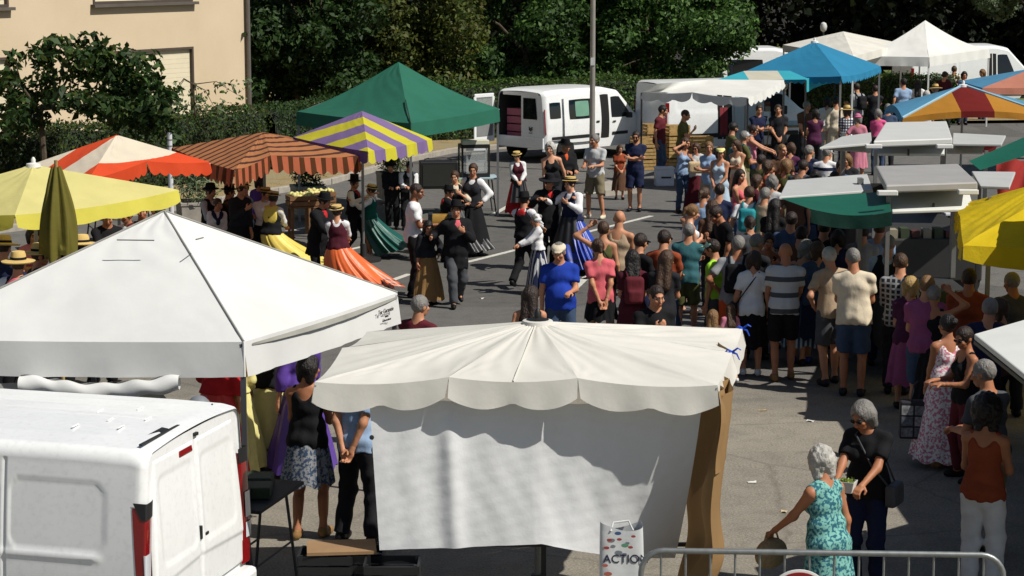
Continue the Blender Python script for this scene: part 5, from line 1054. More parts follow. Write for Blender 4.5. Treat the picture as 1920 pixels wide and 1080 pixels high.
def patmat(kind, c1, c2):
    nm = 'cloth_%s_%s_%s' % (kind, c1, c2)
    if nm in MATS: return MATS[nm]
    m, n, l, b = newmat(nm); tc = n.new('ShaderNodeTexCoord'); a, c = COL[c1], COL[c2]
    if kind in ('hstripe', 'vstripe', 'check'):
        def wv(axis, sc, th):
            w = n.new('ShaderNodeTexWave'); w.wave_type = 'BANDS'; w.bands_direction = axis; w.inputs['Scale'].default_value = sc; w.inputs['Distortion'].default_value = .4; l.new(tc.outputs['Object'], w.inputs[0]); return ramp(n, l, w.outputs['Fac'], [(0, (0, 0, 0)), (th, (1, 1, 1))], 'CONSTANT').outputs[0]
        if kind == 'hstripe': f = wv('Z', 1.6, .78)
        elif kind == 'vstripe': f = wv('X', 5.5, .6)
        else: f = mixc(n, l, wv('Z', 5, .7), wv('X', 5, .7), 1., 'ADD')
    elif kind == 'floral':
        t = noise(n, l, 38, 4, vec=tc.outputs['Object']); f = ramp(n, l, t.outputs[0], [(.46, (0, 0, 0)), (.52, (1, 1, 1))]).outputs[0]
    else:
        v = n.new('ShaderNodeTexVoronoi'); v.inputs['Scale'].default_value = 22; l.new(tc.outputs['Object'], v.inputs['Vector']); f = ramp(n, l, v.outputs[0], [(.25, (1, 1, 1)), (.4, (0, 0, 0))]).outputs[0]
    l.new(mixc(n, l, a, c, f), b.inputs['Base Color']); b.inputs['Roughness'].default_value = .88; b.inputs['Specular IOR Level'].default_value = .2
    t2 = noise(n, l, 14, 4, vec=tc.outputs['Object']); bump(n, l, b, t2.outputs[0], .4, .02); MATS[nm] = m; return m
def rot(axis, deg):
    return np.array(Matrix.Rotation(math.radians(deg), 3, axis))
ARM = dict(down=(.25, -.04, .84), hips=(.22, -.06, 1.03), cross=(-.10, -.23, 1.19), behind=(.05, .17, .90), front=(.05, -.24, .97), hold=(.10, -.33, 1.14), up=(.13, -.13, 1.60), head=(.20, -.02, 1.68), fwd=(.18, -.47, 1.17), dance=(.34, -.34, 1.36), waist=(.12, -.42, 1.10), chest=(.06, -.25, 1.30), phone=(.07, -.40, 1.40), low=(.13, -.20, .86), side=(.46, -.1, 1.2), reach=(.16, -.55, .98), back=(.3, .14, .86))
RES = {0: (.016, .0085, .0065), 1: (.022, .012, .0095), 2: (.03, .016, .014)}
def person(loc, yaw, h, spec, label, q=1, group=None, cat='person', rise=0.0):
    T = {}; ex = []
    for tok in spec.split():
        if '=' in tok: a, b = tok.split('='); T[a] = b
        elif ':' in tok: p = tok.split(':'); T.setdefault(p[0], p[1:]); ex.append(p)
        else: T[tok] = True
    fem = 'f' in T; bw = .965+(float(T.get('w', 1))-1)*.55; belly = float(T.get('belly', 0)); lean = float(T.get('lean', 2)); sdl = float(T.get('side', random.uniform(-3.5, 3.5))); hy = float(T.get('hy', random.uniform(-28, 28))); hp = float(T.get('hp', random.uniform(0, 14))); tw = float(T.get('tw', random.uniform(-7, 7)))
    if 'A' not in T and 'L' not in T and 'R' not in T: T['L'], T['R'] = random.choice((('down', 'down'), ('hold', 'down'), ('down', 'hold'), ('front', 'front'), ('hips', 'down'), ('back', 'low'), ('cross', 'cross'), ('low', 'chest')))
    sk = np.array(SKIN[int(T.get('skin', 1))]); sc = h/1.75; rb, rh, rd = (r/sc for r in RES[q])
    t = thing('person', label, cat, (loc[0], loc[1], rise), math.radians(yaw), group)
    hip = np.array([0, 0, .95]); TR = rot('Z', tw) @ rot('Y', sdl) @ rot('X', lean)
    U = lambda p: hip+TR @ (np.asarray(p, float)-hip)
    hc0 = np.array([0, -.015, 1.628]); HR = TR @ rot('Z', hy) @ rot('X', hp); nb = U((0, .015, 1.49)); hc = nb+HR @ (hc0-np.array([0, .015, 1.49]))
    HP_ = lambda p: hc+HR @ np.asarray(p, float)
    def put(name, VF, col, m, smooth=True):
        V, Fq = VF
        if len(Fq) == 0: return None
        return raw(name, V*sc, Fq, m, t, smooth, col=np.tile(col, (len(V), 1)) if np.ndim(col) == 1 else col)
    # -------- skeleton
    sx = .158 if fem else .18; sx *= .5+.5*bw
    sh = {s: U((s*sx, .01, 1.395)) for s in (-1, 1)}; arms = {}
    for s, key in ((-1, 'R'), (1, 'L')):
        k = T.get(key, T.get('A', 'down')); w = np.array(ARM[k], float); w[0] *= s; w = U(w); a = sh[s]; l1, l2 = .285, .25; d = w-a; D = np.linalg.norm(d)
        if D > l1+l2-.005: w = a+d/D*(l1+l2-.005); d = w-a; D = np.linalg.norm(d)
        u = d/D; ca = (l1*l1+D*D-l2*l2)/(2*l1*D); hint = TR @ np.array([s*(.75 if k in ('hips', 'head', 'front', 'cross', 'chest', 'up') else .35), .6 if k not in ('head', 'up') else .1, -.55]); pv = hint-u*(hint@u); pv /= max(np.linalg.norm(pv), 1e-6)
        el = a+u*l1*ca+pv*l1*math.sqrt(max(0, 1-ca*ca)); arms[s] = (a, el, w, k)
    st = T.get('legs', random.choice(('stand', 'rest', 'apart', 'stand'))); ft = {'stand': ((-.10, .0, 0), (.10, -.02, 0)), 'apart': ((-.17, .02, 0), (.17, 0, 0)), 'walk': ((-.08, -.25, 0), (.09, .28, .07)), 'walk2': ((-.09, .28, .07), (.08, -.25, 0)), 'rest': ((-.11, -.1, 0), (.1, .05, 0)), 'step': ((-.22, .15, .03), (.16, -.18, 0))}[st]
    drop = .035 if st in ('walk', 'walk2', 'step') else 0; legs = {}
    for s, f in zip((-1, 1), ft):
        a = np.array([s*.088, .0, .925-drop]); w = np.array([f[0], f[1]+.02, .085+f[2]]); d = w-a; D = np.linalg.norm(d); l1, l2 = .435, .42
        if D > l1+l2-.004: D = l1+l2-.004
        u = d/np.linalg.norm(d); ca = (l1*l1+D*D-l2*l2)/(2*l1*D); pv = np.array([s*.15, -1., 0]); pv -= u*(pv@u); pv /= np.linalg.norm(pv); kn = a+u*l1*ca+pv*l1*math.sqrt(max(0, 1-ca*ca)); legs[s] = (a, kn, a+u*D if D >= l1+l2-.005 else w)
    # -------- body
    E = lambda c, r: ('ell', U(c), r, TR)
    if fem: tor = [((0, .005, 1.285), (.142*bw, .10*bw, .185)), ((0, -.005, 1.10), (.122*bw, .098*bw, .15)), ((0, .01, .955), (.165*bw, .122*bw, .135))]
    else: tor = [((0, .005, 1.285), (.165*bw, .112*bw, .19)), ((0, -.005, 1.10), (.145*bw, .108*bw, .16)), ((0, .005, .96), (.152*bw, .115*bw, .135))]
    body = [E(*e_) for e_ in tor]
    if fem: body += [E((s*.065, -.085, 1.27), (.06*bw, .055, .06)) for s in (-1, 1)]
    if belly: body.append(E((0, -.05-belly*.3, 1.07), (.13*bw+belly*.3, .10+belly, .13)))
    body.append(('cone', U((0, .02, 1.40)), hc+HR @ np.array([0, .02, -.04]), .07, .052 if fem else .058))
    for s in (-1, 1):
        a, e_, w, k = arms[s]; body += [('cone', U((s*.06, .015, 1.435)), a, .052, .048*(.6+.4*bw)), ('cone', a, e_, (.046 if fem else .052)*(.5+.5*bw), .036), ('cone', e_, w, .038, .026)]
        a, kn, an = legs[s]; body += [('cone', a, kn, .082*(.5+.5*bw), .054), ('cone', kn, an, .052, .036), ('cone', kn*.72+an*.28+np.array([0, .018, 0]), kn*.35+an*.65, .046, .036), ('cone', an, an+np.array([s*.015, -.11, -.045]), .036, .03)]
    parts = [sdf(body, rb, .036)]; cols = [np.tile(sk, (len(parts[0][0]), 1))]
    # hands: palm, four fingers, thumb
    for s in (-1, 1):
        a, e_, w, k = arms[s]; d = (w-e_)/np.linalg.norm(w-e_); inw = TR @ np.array([-s, 0, 0.]) if k in ('down', 'hips', 'back', 'low', 'side') else TR @ np.array([0, .3, -1.]) if k in ('fwd', 'reach', 'dance', 'hold', 'waist', 'phone') else TR @ np.array([0, 1., 0])
        nrm = inw-d*(inw@d); nrm /= max(np.linalg.norm(nrm), 1e-6); sd_ = np.cross(d, nrm); sd_ /= np.linalg.norm(sd_)
        fw = TR @ np.array([0, -1., 0.4]); sd_ = sd_ if sd_@fw > 0 else -sd_      # thumb side
        R = np.stack([sd_, nrm, d], 1); cu = .5 if k in ('down', 'hips', 'low', 'back', 'side') else .8
        pr = [('cone', w-d*.02, w+d*.03, .026, .028), ('ell', w+d*.055, (.041, .017, .05), R)]
        for i, (o, ln) in enumerate(((.028, .068), (.010, .078), (-.009, .072), (-.027, .056))):
            b0 = w+d*.088+sd_*o; m0 = b0+(d*math.cos(cu*.6)+nrm*math.sin(cu*.6))*ln*.5; m1 = m0+(d*math.cos(cu*1.7)+nrm*math.sin(cu*1.7))*ln*.5; pr += [('cone', b0, m0, .0105, .0095), ('cone', m0, m1, .0095, .008)]
        th = w+d*.03+sd_*.032; m0 = th+(d*.6+sd_*.6+nrm*.35)*.042; pr += [('cone', th, m0, .0135, .0115), ('cone', m0, m0+(d*.85+nrm*.5)*.03, .0112, .009)]
        g = sdf(pr, rd, .008); parts.append(g); cols.append(np.tile(sk*1.02, (len(g[0]), 1)))
    # head with face
    hd = [('ell', HP_((0, .014, .028)), (.078, .096, .095), HR), ('ell', HP_((0, -.022, -.045)), (.057, .066, .066), HR), ('ell', HP_((0, -.055, -.083)), (.03, .028, .022), HR), ('cone', HP_((0, -.093, .012)), HP_((0, -.117, -.026)), .009, .0145), ('ell', HP_((0, -.083, .032)), (.05, .016, .012), HR), ('ell', HP_((0, -.088, -.058)), (.024, .013, .011), HR)]
    hd += [('ell', HP_((s*.04, -.07, -.02)), (.024, .022, .02), HR) for s in (-1, 1)]+[('ell', HP_((s*.079, .012, -.005)), (.011, .024, .032), HR) for s in (-1, 1)]+[('cone', HP_((0, .022, -.04)), HP_((0, .028, -.13)), .05, .05)]
    g = sdf(hd, rh, .022, neg=[('ell', HP_((s*.032, -.099, .008)), (.017, .013, .01), HR) for s in (-1, 1)]); Lh = (g[0]-hc) @ HR; cc = np.tile(sk, (len(Lh), 1)); hcol = np.array(HAIR[T['hair'][1]] if 'hair' in T and len(T['hair']) > 1 else HAIR['grey'])
    x, y, z = Lh.T; fr = y < -.05
    lips = fr & (np.abs(x) < .024) & (np.abs(z+.058) < .010); cc[lips] = sk*np.array([.8, .5, .5])
    for s in (-1, 1):
        dx = x-s*.032; eye = fr & (np.abs(dx) < .016) & (np.abs(z-.008) < .008); cc[eye] = (.45, .43, .4); cc[eye & (np.abs(dx) < .0075)] = (.02, .015, .01); cc[fr & (np.abs(dx) < .022) & (np.abs(z-.034) < .006)] = hcol*.6
    cc[fr & (z > -.055) & (z < -.01) & (np.abs(x) > .02)] *= np.array([1.05, .95, .93])
    if 'beard' in T: cc[(y < .0) & (z < -.035) & ~lips] = hcol*.7
    elif not fem: cc[(y < -.01) & (z < -.04) & ~lips] *= .88
    parts.append(g); cols.append(cc); V, Fq = join(parts); put('body', (V, Fq), np.concatenate(cols), M_SKIN)
    # -------- clothes
    def tops(kind, col, m, ease=.016, hem=.86, sleeve=None, sr=1.0, neck=.064, name='shirt'):
        pr = [('ell', U(c), (r[0]+ease+.018*(i == 2), r[1]+ease+.022*(i == 2), r[2]+ease*.5), TR) for i, (c, r) in enumerate(tor)]
        if fem: pr += [E((s*.065, -.085, 1.27), (.06*bw+ease, .055+ease, .06+ease)) for s in (-1, 1)]
        if belly: pr.append(E((0, -.05-belly*.3, 1.07), (.13*bw+belly*.3+ease, .10+belly+ease, .13+ease)))
        hw = tor[2][1][0]
        pr += [('cone', U((s*(hw-.10), 0, 1.10)), U((s*(hw-.09), .005, hem-.05)), .098*bw+ease*.6+belly*.3, .112*bw+ease) for s in (-1, 1)]
        pr.append(('cone', U((0, -.012-belly*.3, 1.10)), U((0, -.004, hem-.05)), .104*bw+ease+belly*.4, .118*bw+ease))
        for s in (-1, 1):
            a, e_, w, k = arms[s]
            if kind != 'tank': pr.append(('cone', U((s*.06, .015, 1.435)), a, .063, .057*(.6+.4*bw)+ease*.3))
            else: pr.append(('cone', U((s*.085, .02, 1.35)), U((s*.1, .02, 1.445)), .05, .035))
            if sleeve == 'short': pr.append(('cone', a, a+(e_-a)*.68, .050*(.5+.5*bw)+ease*.4, .054*(.5+.5*bw)+ease*.7, 'e'))
            elif sleeve == 'long': pr += [('cone', a, e_, (.056+ease*.5)*sr, (.05+ease*.3)*sr), ('cone', e_, w-(w-e_)*.05, (.05+ease*.3)*sr, .038*sr, 'e')]
            elif sleeve == 'elbow': pr += [('cone', a, e_, (.056+ease*.5)*sr, (.06+ease*.3)*sr), ('cone', e_, e_*.6+w*.4, .056*sr, .046*sr, 'e')]
        ng = [('ell', U((0, -.025, 1.535)), (neck, neck*1.05, .07), TR)]
        if kind == 'tank': ng += [('ell', U((0, -.09, 1.43)), (.075, .08, .09), TR), ('ell', U((0, .11, 1.44)), (.085, .08, .10), TR)]+[('ell', U((s*(sx+.03), 0, 1.37)), (.055, .13, .10), TR) for s in (-1, 1)]
        if kind == 'sleeveless': ng += [('ell', U((s*(sx+.045), 0, 1.37)), (.05, .13, .11), TR) for s in (-1, 1)]+[('ell', U((0, .13, 1.46)), (.05, .05, .07), TR)]
        if kind == 'vneck': ng.append(('cone', U((0, -.13, 1.47)), U((0, -.165, 1.30)), .072, .022))
        f1, f2 = random.uniform(0, 6), random.uniform(24, 34)
        outer = name in ('waistcoat', 'coat'); am = .25 if (name == 'blouse' and get('vest')) or (name != 'coat' and get('coat')) else .8; of = -.012 if outer else 0
        dsp = lambda x, y, z: of+am*(.0035*np.sin(f2*z+9*x+f1)*np.sin(13*x+11*y+f1)+.0035*np.sin(21*(x+y)+f1-14*z)+.0055*np.clip((1.25-z)/.35, 0, 1)*np.sin(9*np.arctan2(x+0*z, y+.001+0*z)+f1+3*z)+.004*np.sin(47*z+15*np.abs(x)+f1))
        return put(name, sdf(pr, rb*.92, .032, neg=ng, planes=[(U((0, 0, hem)), TR @ np.array([0, 0, -1.]))], disp=dsp), col, m)
    def get(key): return next((p for p in ex if p[0] == key), None)
    def cm(p, d=M_CLOTH):
        """token colour, or pattern kind+colours"""
        if len(p) > 3 and p[2] in ('hstripe', 'vstripe', 'check', 'floral', 'dots'): return np.array(COL[p[1]]), patmat(p[2], p[1], p[3])
        return np.array(COL[p[1]]), d
    for nm, kind, slv, hem, ease, name in (('tee', 'tee', 'short', .86, .016, 'shirt'), ('polo', 'tee', 'short', .87, .015, 'shirt'), ('vtee', 'vneck', 'short', .88, .018, 'shirt'), ('shirt', 'tee', 'long', .86, .016, 'shirt'), ('tank', 'tank', None, .88, .012, 'top'), ('sleeveless', 'sleeveless', None, .88, .012, 'top'), ('blouse', 'tee', 'long', .98, .018, 'blouse'), ('eblouse', 'tee', 'elbow', .98, .018, 'blouse'), ('coat', 'vneck', 'long', .66, .032, 'coat')):
        p = get(nm)
        if p: c, m = cm(p); tops(kind, c, m, ease, hem, slv, (.85 if get('coat') else 1.18) if 'blouse' in nm else 1.0, name=name)
        if p and nm in ('polo',): put('collar', sdf([('cone', U((-.045, -.02, 1.465)), U((.045, -.02, 1.465)), .03, .03), ('cone', U((-.06, .02, 1.47)), U((.06, .02, 1.47)), .032, .032)], rh, .02, neg=[('cone', U((0, 0, 1.42)), U((0, 0, 1.56)), .055, .055)]), np.minimum(1, c*1.1+.03), M_CLOTH)
    p = get('vest')
    if p: tops('tank', cm(p)[0], cm(p)[1], .03, .95, None, name='waistcoat')
    p = get('trousers') or get('shorts') or get('jeans')
    if p:
        c, m = cm(p); full = p[0] != 'shorts'; lo = float(p[-1]) if p[0] == 'shorts' and p[-1].replace('.', '').isdigit() else .95
        pr = [('ell', U(tor[2][0]), (tor[2][1][0]+.012, tor[2][1][1]+.01+belly*.2, tor[2][1][2]+.02), TR)]
        for s in (-1, 1):
            a, kn, an = legs[s]; e1 = .012 if p[0] == 'jeans' else .026
            if full: pr += [('cone', a, kn, .092*(.5+.5*bw)+e1*.6, .066+e1*.6), ('cone', kn, an+np.array([0, 0, .0]), .066+e1*.6, .056+e1*.7, 'e')]
            else: pr.append(('cone', a, a+(kn-a)*lo, .10*(.5+.5*bw)+.012, .095, 'e'))
        f1 = random.uniform(0, 6); put('trousers' if full else 'shorts', sdf(pr, rb, .04, planes=[(U((0, 0, 1.02)), TR @ np.array([0, 0, 1.]))], disp=lambda x, y, z: .006*np.sin(30*z+14*x+f1)*np.sin(17*y+f1)+.004*np.sin(55*z+20*x-f1)*np.exp(-((z-.48)/.2)**2)), c, m)
    for nm in ('skirt', 'dskirt'):
        p = get(nm)
        if not p: continue
        # skirt:colour:hem:hemradius[:swayx:swayy:lift[:bandcolour]]
        c = np.array(COL[p[1]]); hem, hr = float(p[2]), float(p[3]); swx, swy, lift = (float(p[4]), float(p[5]), float(p[6])) if len(p) > 6 else (0, 0, 0); cy_, sy_ = math.cos(math.radians(yaw)), math.sin(math.radians(yaw)); swx, swy = swx*cy_+swy*sy_, -swx*sy_+swy*cy_; band = COL[p[7]] if len(p) > 7 else None
        wz = 1.03; wr = (tor[1][1][0]+.03, tor[1][1][1]+.03); na, nv = (140, 30) if q < 2 else (72, 16); nf = 15 if hr > .4 else 9; ph = random.uniform(0, 6); aw = math.atan2(swy, swx)
        def f(u, v):
            a = u*2*math.pi; tt = v; bx = wr[0]+(hr-wr[0])*tt**.75; by = wr[1]+(hr*.92-wr[1])*tt**.75; am = min(.13, .05+hr*.16)*np.minimum(1, .25+tt)
            aw_ = a+.22*np.sin(2*a+ph)+.14*np.sin(3*a-2*ph)+.06*np.sin(7*a+ph)+.12*tt*np.sin(a+ph); fo = 1+am*(.75+.5*np.sin(2*a+3*ph))*(np.sin(nf*aw_+ph+1.8*tt)+.55*np.sin((nf*.6//1)*aw_+2*ph-2*tt)+.2*np.sin(31*aw_))*.75
            x_ = bx*np.cos(a)*fo+swx*tt**1.5; y_ = by*np.sin(a)*fo+swy*tt**1.5; z_ = wz+(hem-wz)*tt+lift*tt**1.6*(np.cos(a-aw)*.6+.4)-.02*np.sin(nf*a+ph)*tt
            return x_, y_, z_
        V, Fq = grid(na, nv, f); vv = np.tile(np.linspace(0, 1, nv), na); cc = np.tile(c, (len(V), 1))
        if band is not None:
            for b0, b1 in ((.80, .835), (.90, .935)): cc[(vv > b0) & (vv < b1)] = band
        m = M_SILK if nm == 'dskirt' else (patmat(*get('skpat')[1:4]) if get('skpat') else M_CLOTH)
        put('skirt', (V, Fq), cc, m)
    p = get('apron')
    if p:
        c = np.array(COL[p[1]]); V, Fq = grid(30, 20, lambda u, v: ((u-.5)*(.3+.25*v), -.15-.20*v-.05*np.cos((u-.5)*3)+.012*np.sin(u*20), 1.03-.62*v)); put('apron', (V, Fq), c, M_SILK)
    # shoes
    c = np.array(COL[get('shoe')[1]]) if get('shoe') else np.array(COL['black'])
    for s, f in zip((-1, 1), ft):
        an = legs[s][2]; tilt = rot('X', 28 if f[2] > .05 else 0); o = an+np.array([s*.012, -.055, -.045]); pr = [('ell', o, (.046, .128, .05), rot('Z', s*6) @ tilt), ('cone', an+np.array([0, .02, -.03]), an+np.array([0, .01, .01]), .045, .042, 'e')]
        put('shoe', sdf(pr, rh*1.1, .03, planes=[(an+np.array([0, 0, -.083]), tilt @ np.array([0, 0, -1.]))]), c, M_LEATHER)
    # hair
    hk = T['hair'][0] if 'hair' in T else None
    if hk and hk not in ('bald', 'none'):
        inf = {'short': .006, 'buzz': .0, 'curly': .022, 'bob': .014, 'long': .012, 'bun': .009, 'tail': .009, 'afro': .05}[hk]
        pr = [('ell', HP_((0, .02, .032)), (.083+inf, .102+inf, .100+inf), HR)]; ng = [('ell', HP_((0, -.125, -.03)), (.085, .097, .118), HR)]; lowz = -.055
        if hk in ('bob', 'curly', 'afro'): pr += [('cone', HP_((s*.05, .04, 0)), HP_((s*.055, .045, -.08-inf)), .06+inf*.5, .045) for s in (-1, 1)]; lowz = -.14
        if hk == 'long': pr += [('cone', HP_((s*.04, .045, 0)), nb+TR @ np.array([s*.05, .1, -.22]), .07, .055) for s in (-1, 1)]; lowz = -.6
        if hk == 'bun': pr.append(('ell', HP_((0, .125, .06)), (.045, .04, .045), HR))
        if hk == 'tail': pr += [('ell', HP_((0, .118, .03)), (.03, .035, .03), HR), ('cone', HP_((0, .135, .02)), HP_((0, .145, -.18)), .03, .018)]
        amp, frq = {'curly': (.009, 75), 'afro': (.012, 60), 'short': (.003, 90)}.get(hk, (.0035, 45)); f1 = random.uniform(0, 6)
        if frq*rh > 1.2: frq = 1.2/rh*.7
        put('hair', sdf(pr, rh, .03, neg=ng, planes=[(HP_((0, 0, lowz)), HR @ np.array([0, -.25, -1.])/1.03)], disp=lambda x, y, z: amp*np.sin(frq*x+f1)*np.sin(frq*y-f1)*np.sin(frq*z)), hcol, M_HAIR)
    # hats
    Mh = Matrix.Translation(Vector(hc*sc)) @ Matrix(HR.tolist()).to_4x4() @ Matrix.Rotation(math.radians(-8), 4, 'X') @ Matrix.Scale(sc, 4)
    def lhat(prof, col, m, name='hat', parent=None, sy=1.15):
        b = MB().lathe([(r, z_) for r, z_ in prof], 36, Mh @ Matrix.Translation((0, .012, 0)), 1.0, sy); o = raw(name, b.V, b.F, m, parent or t, True, col=np.tile(np.array(COL[col]), (len(b.V), 1)))
        try: o.data.set_sharp_from_angle(angle=math.radians(50))
        except Exception: pass
        return o
    p = get('hat')
    if p:
        k, c = p[1], p[2]
        if k == 'boater': o = lhat([(.138, .066), (.14, .073), (.098, .077), (.093, .14), (.03, .147)], c, M_FELT); lhat([(.1, .078), (.0965, .105)], 'black', M_FELT, 'band', o)
        if k == 'fedora': o = lhat([(.14, .06), (.152, .07), (.152, .076), (.096, .07), (.09, .13), (.078, .175), (.06, .18), (.03, .165)], c, M_FELT); lhat([(.098, .073), (.094, .1)], 'black', M_FELT, 'band', o)
        if k == 'wide': o = lhat([(.19, .035), (.2, .05), (.15, .062), (.094, .07), (.088, .13), (.075, .165), (.04, .172)], c, M_FELT); lhat([(.097, .07), (.0935, .1)], 'black' if c != 'black' else 'coal', M_FELT, 'band', o)
        if k == 'top': o = lhat([(.13, .065), (.138, .075), (.092, .078), (.088, .19), (.092, .215), (.03, .217)], c, M_FELT)
        if k == 'cap':
            pr = [('ell', HP_((0, .015, .04)), (.088, .108, .092), HR), ('ell', HP_((0, -.12, .048)), (.07, .075, .012), HR @ rot('X', 12))]; put('cap', sdf(pr, rh, .012, planes=[(HP_((0, 0, .03)), HR @ np.array([0, 0, -1.]))]), np.array(COL[c]), M_CLOTH)
        if k == 'beret': put('cap', sdf([('ell', HP_((0, .0, .075)), (.098, .118, .05), HR), ('ell', HP_((0, -.105, .055)), (.06, .04, .012), HR)], rh, .02), np.array(COL[c]), M_FELT)
        if k == 'bonnet': put('headscarf', sdf([('ell', HP_((0, .03, .03)), (.094, .108, .108), HR), ('cone', HP_((0, .1, -.05)), HP_((.03, .14, -.1)), .03, .02)], rh, .03, neg=[('ell', HP_((0, -.13, -.04)), (.085, .09, .12), HR)], disp=lambda x, y, z: .004*np.sin(60*z+20*x)), np.array(COL[c]), M_CLOTH)
        if k == 'bucket': put('hat', sdf([('ell', HP_((0, .015, .06)), (.092, .11, .09), HR), ('ell', HP_((0, .01, .035)), (.13, .15, .02), HR)], rh, .02, planes=[(HP_((0, 0, .02)), HR @ np.array([0, 0, -1.]))]), np.array(COL[c]), M_CLOTH)
    p = get('scarf')
    if p:
        pr = [('ell', U((0, .005, 1.455)), (.10, .095, .035), TR), ('ell', U((0, .115, 1.39)), (.10, .022, .085), TR @ rot('X', 12)), ('ell', U((0, -.105, 1.38)), (.075, .022, .075), TR @ rot('X', -14))]
        put('neckerchief', sdf(pr, rh*1.15, .02, neg=[('cone', U((0, 0, 1.40)), U((0, -.01, 1.58)), .056, .06)]), np.array(COL[p[1]]), M_CLOTH)
    p = get('shawl')
    if p:
        pr = [('cone', U((s*.05, .02, 1.45)), U((s*(sx+.015), .02, 1.40)), .06, .062) for s in (-1, 1)]+[('ell', U((0, .105, 1.30)), (.15, .04, .18), TR), ('cone', U((s_ := 1)*np.array([.09, -.08, 1.42])), U((.0, -.155, 1.2)), .05, .03), ('cone', U((-.09, -.08, 1.42)), U((0, -.155, 1.2)), .05, .03)]
        put('shawl', sdf(pr, rb, .03, neg=[('ell', U((0, -.02, 1.52)), (.07, .08, .07), TR)]), np.array(COL[p[1]]), M_CLOTH)
    # carried things that belong to the outfit
    p = get('pack')
    if p:
        pr = [('box', U((0, .21, 1.22)), (.135, .075, .19), TR, .05), ('box', U((0, .295, 1.14)), (.10, .03, .09), TR, .025)]; o = put('backpack', sdf(pr, rb, .02), np.array(COL[p[1]]), M_CLOTH)
        for s in (-1, 1): 
            b = MB().tube([Vector(U((s*.085, .15, 1.38))*sc), Vector(U((s*.1, .05, 1.50))*sc), Vector(U((s*.11, -.09, 1.42))*sc), Vector(U((s*.13, -.12, 1.25))*sc), Vector(U((s*.14, .05, 1.1))*sc), Vector(U((s*.11, .16, 1.08))*sc)], .017*sc, 7); raw('strap', b.V, b.F, M_CLOTH, t, True, col=np.tile(np.array(COL[p[1]])*.8, (len(b.V), 1)))
    p = get('bag')
    if p:
        s = 1 if p[2] == 'L' else -1; c = np.array(COL[p[1]]); pr = [('box', U((s*.25, -.02, .93)), (.05, .12, .10), TR, .03)]; o = put('shoulder_bag', sdf(pr, rb*.8, .02), c, M_LEATHER)
        b = MB().tube([Vector(U(v_)*sc) for v_ in ((s*.24, -.1, 1.0), (s*.1, -.165, 1.2), (-s*.07, -.10, 1.45), (-s*.08, .06, 1.47), (s*.08, .15, 1.25), (s*.23, .06, 1.0))], .009*sc, 6); raw('strap', b.V, b.F, M_LEATHER, t, True, col=np.tile(c*.9, (len(b.V), 1)))
    if 'glasses' in T:
        put('sunglasses', sdf([('ell', HP_((s*.033, -.1, .01)), (.028, .012, .019), HR) for s in (-1, 1)]+[('cone', HP_((-.03, -.104, .016)), HP_((.03, -.104, .016)), .005, .005)]+[('cone', HP_((s*.055, -.095, .014)), HP_((s*.082, .0, .01)), .005, .004) for s in (-1, 1)], min(rh, .009), .006), np.array((.01, .01, .012)), M_LEATHER)
    def wp(s, off=(0, 0, 0)):      # world place of a wrist, for things held
        a, e_, w, k = arms[s]; d = (w-e_)/np.linalg.norm(w-e_); lp = (w+d*.08+TR @ np.array(off, float))*sc; c_, s_ = math.cos(math.radians(yaw)), math.sin(math.radians(yaw))
        return Vector((loc[0]+c_*lp[0]-s_*lp[1], loc[1]+s_*lp[0]+c_*lp[1], lp[2]+rise))
    t_hands = {'R': wp(-1), 'L': wp(1)}
    return t, t_hands, wp
def HPOS(px, py, h):
    p = G(px, py, h); return p.x, p.y
HELD = {}
def P(px, py, h, yaw, q, spec, label, group='market crowd', keep=None, fy=None):
    if fy:      # feet seen: they fix the place, the head then gives the height
        g = G(px, fy); x, y = g.x, g.y; h = GY(px, py, y).z
    else:
        if group == 'market crowd' and q > 0: h *= .965
        x, y = HPOS(px, py, h) 
    r = person((x, y), yaw, h, spec, label, q, group)
    if keep: HELD[keep] = r+((x, y, h, yaw),)
    return r
FD = 'folk dancers in costume'; FM = 'folk group onlookers'; ST = 'stallside shoppers'
# ---- near foreground
P(1632, 746, 1.66, -25, 0, 'f w=1.12 vtee:black jeans:navy hair:bob:grey glasses R=waist L=waist hp=24 hy=-14 skin=2 shoe:brown bag:dgrey:L', 'woman in black top and sunglasses holding a small white box', keep='box')
P(1557, 842, 1.60, -140, 0, 'f w=1.16 sleeveless:sea:floral:aqua skirt:sea:.14:.30 skpat:floral:sea:aqua hair:curly:white R=down L=reach lean=9 skin=2 shoe:tan', 'woman with curly white hair in a sea blue and aqua patterned dress', keep='curl')
P(575, 668, 1.68, 165, 0, 'f w=1.1 tank:black skirt:denim:.55:.25 skpat:floral:denim:grey hair:bob:black R=hold L=hold skin=2 shoe:tan', 'woman in black top and speckled denim skirt under the white gazebo')
P(668, 662, 1.74, 150, 0, 'm w=1.08 tee:sky trousers:coal hair:short:grey A=behind skin=1 shoe:black', 'man in light blue shirt and dark trousers with hands behind his back')
P(500, 588, 1.62, 172, 1, 'f blouse:white vest:black dskirt:lemon:.13:.40:0:0:0:black hair:bun:dark shoe:black A=front', 'woman in pale yellow skirt with black hem bands under the gazebo', FM)
P(436, 604, 1.6, 150, 1, 'f blouse:lemon skirt:lemon:.13:.34 hair:bun:brown shoe:black A=front', 'woman in cream costume beside the gazebo leg', FM)
P(562, 600, 1.63, -160, 1, 'f blouse:purple dskirt:purple:.13:.36 hair:bun:dark shoe:black R=hold', 'woman in purple costume behind the black-topped shopper', FM)
P(403, 606, 1.62, 170, 1, 'f blouse:red dskirt:scar:.13:.36 hair:bun:black shoe:black', 'woman in bright red costume under the white gazebo', FM)
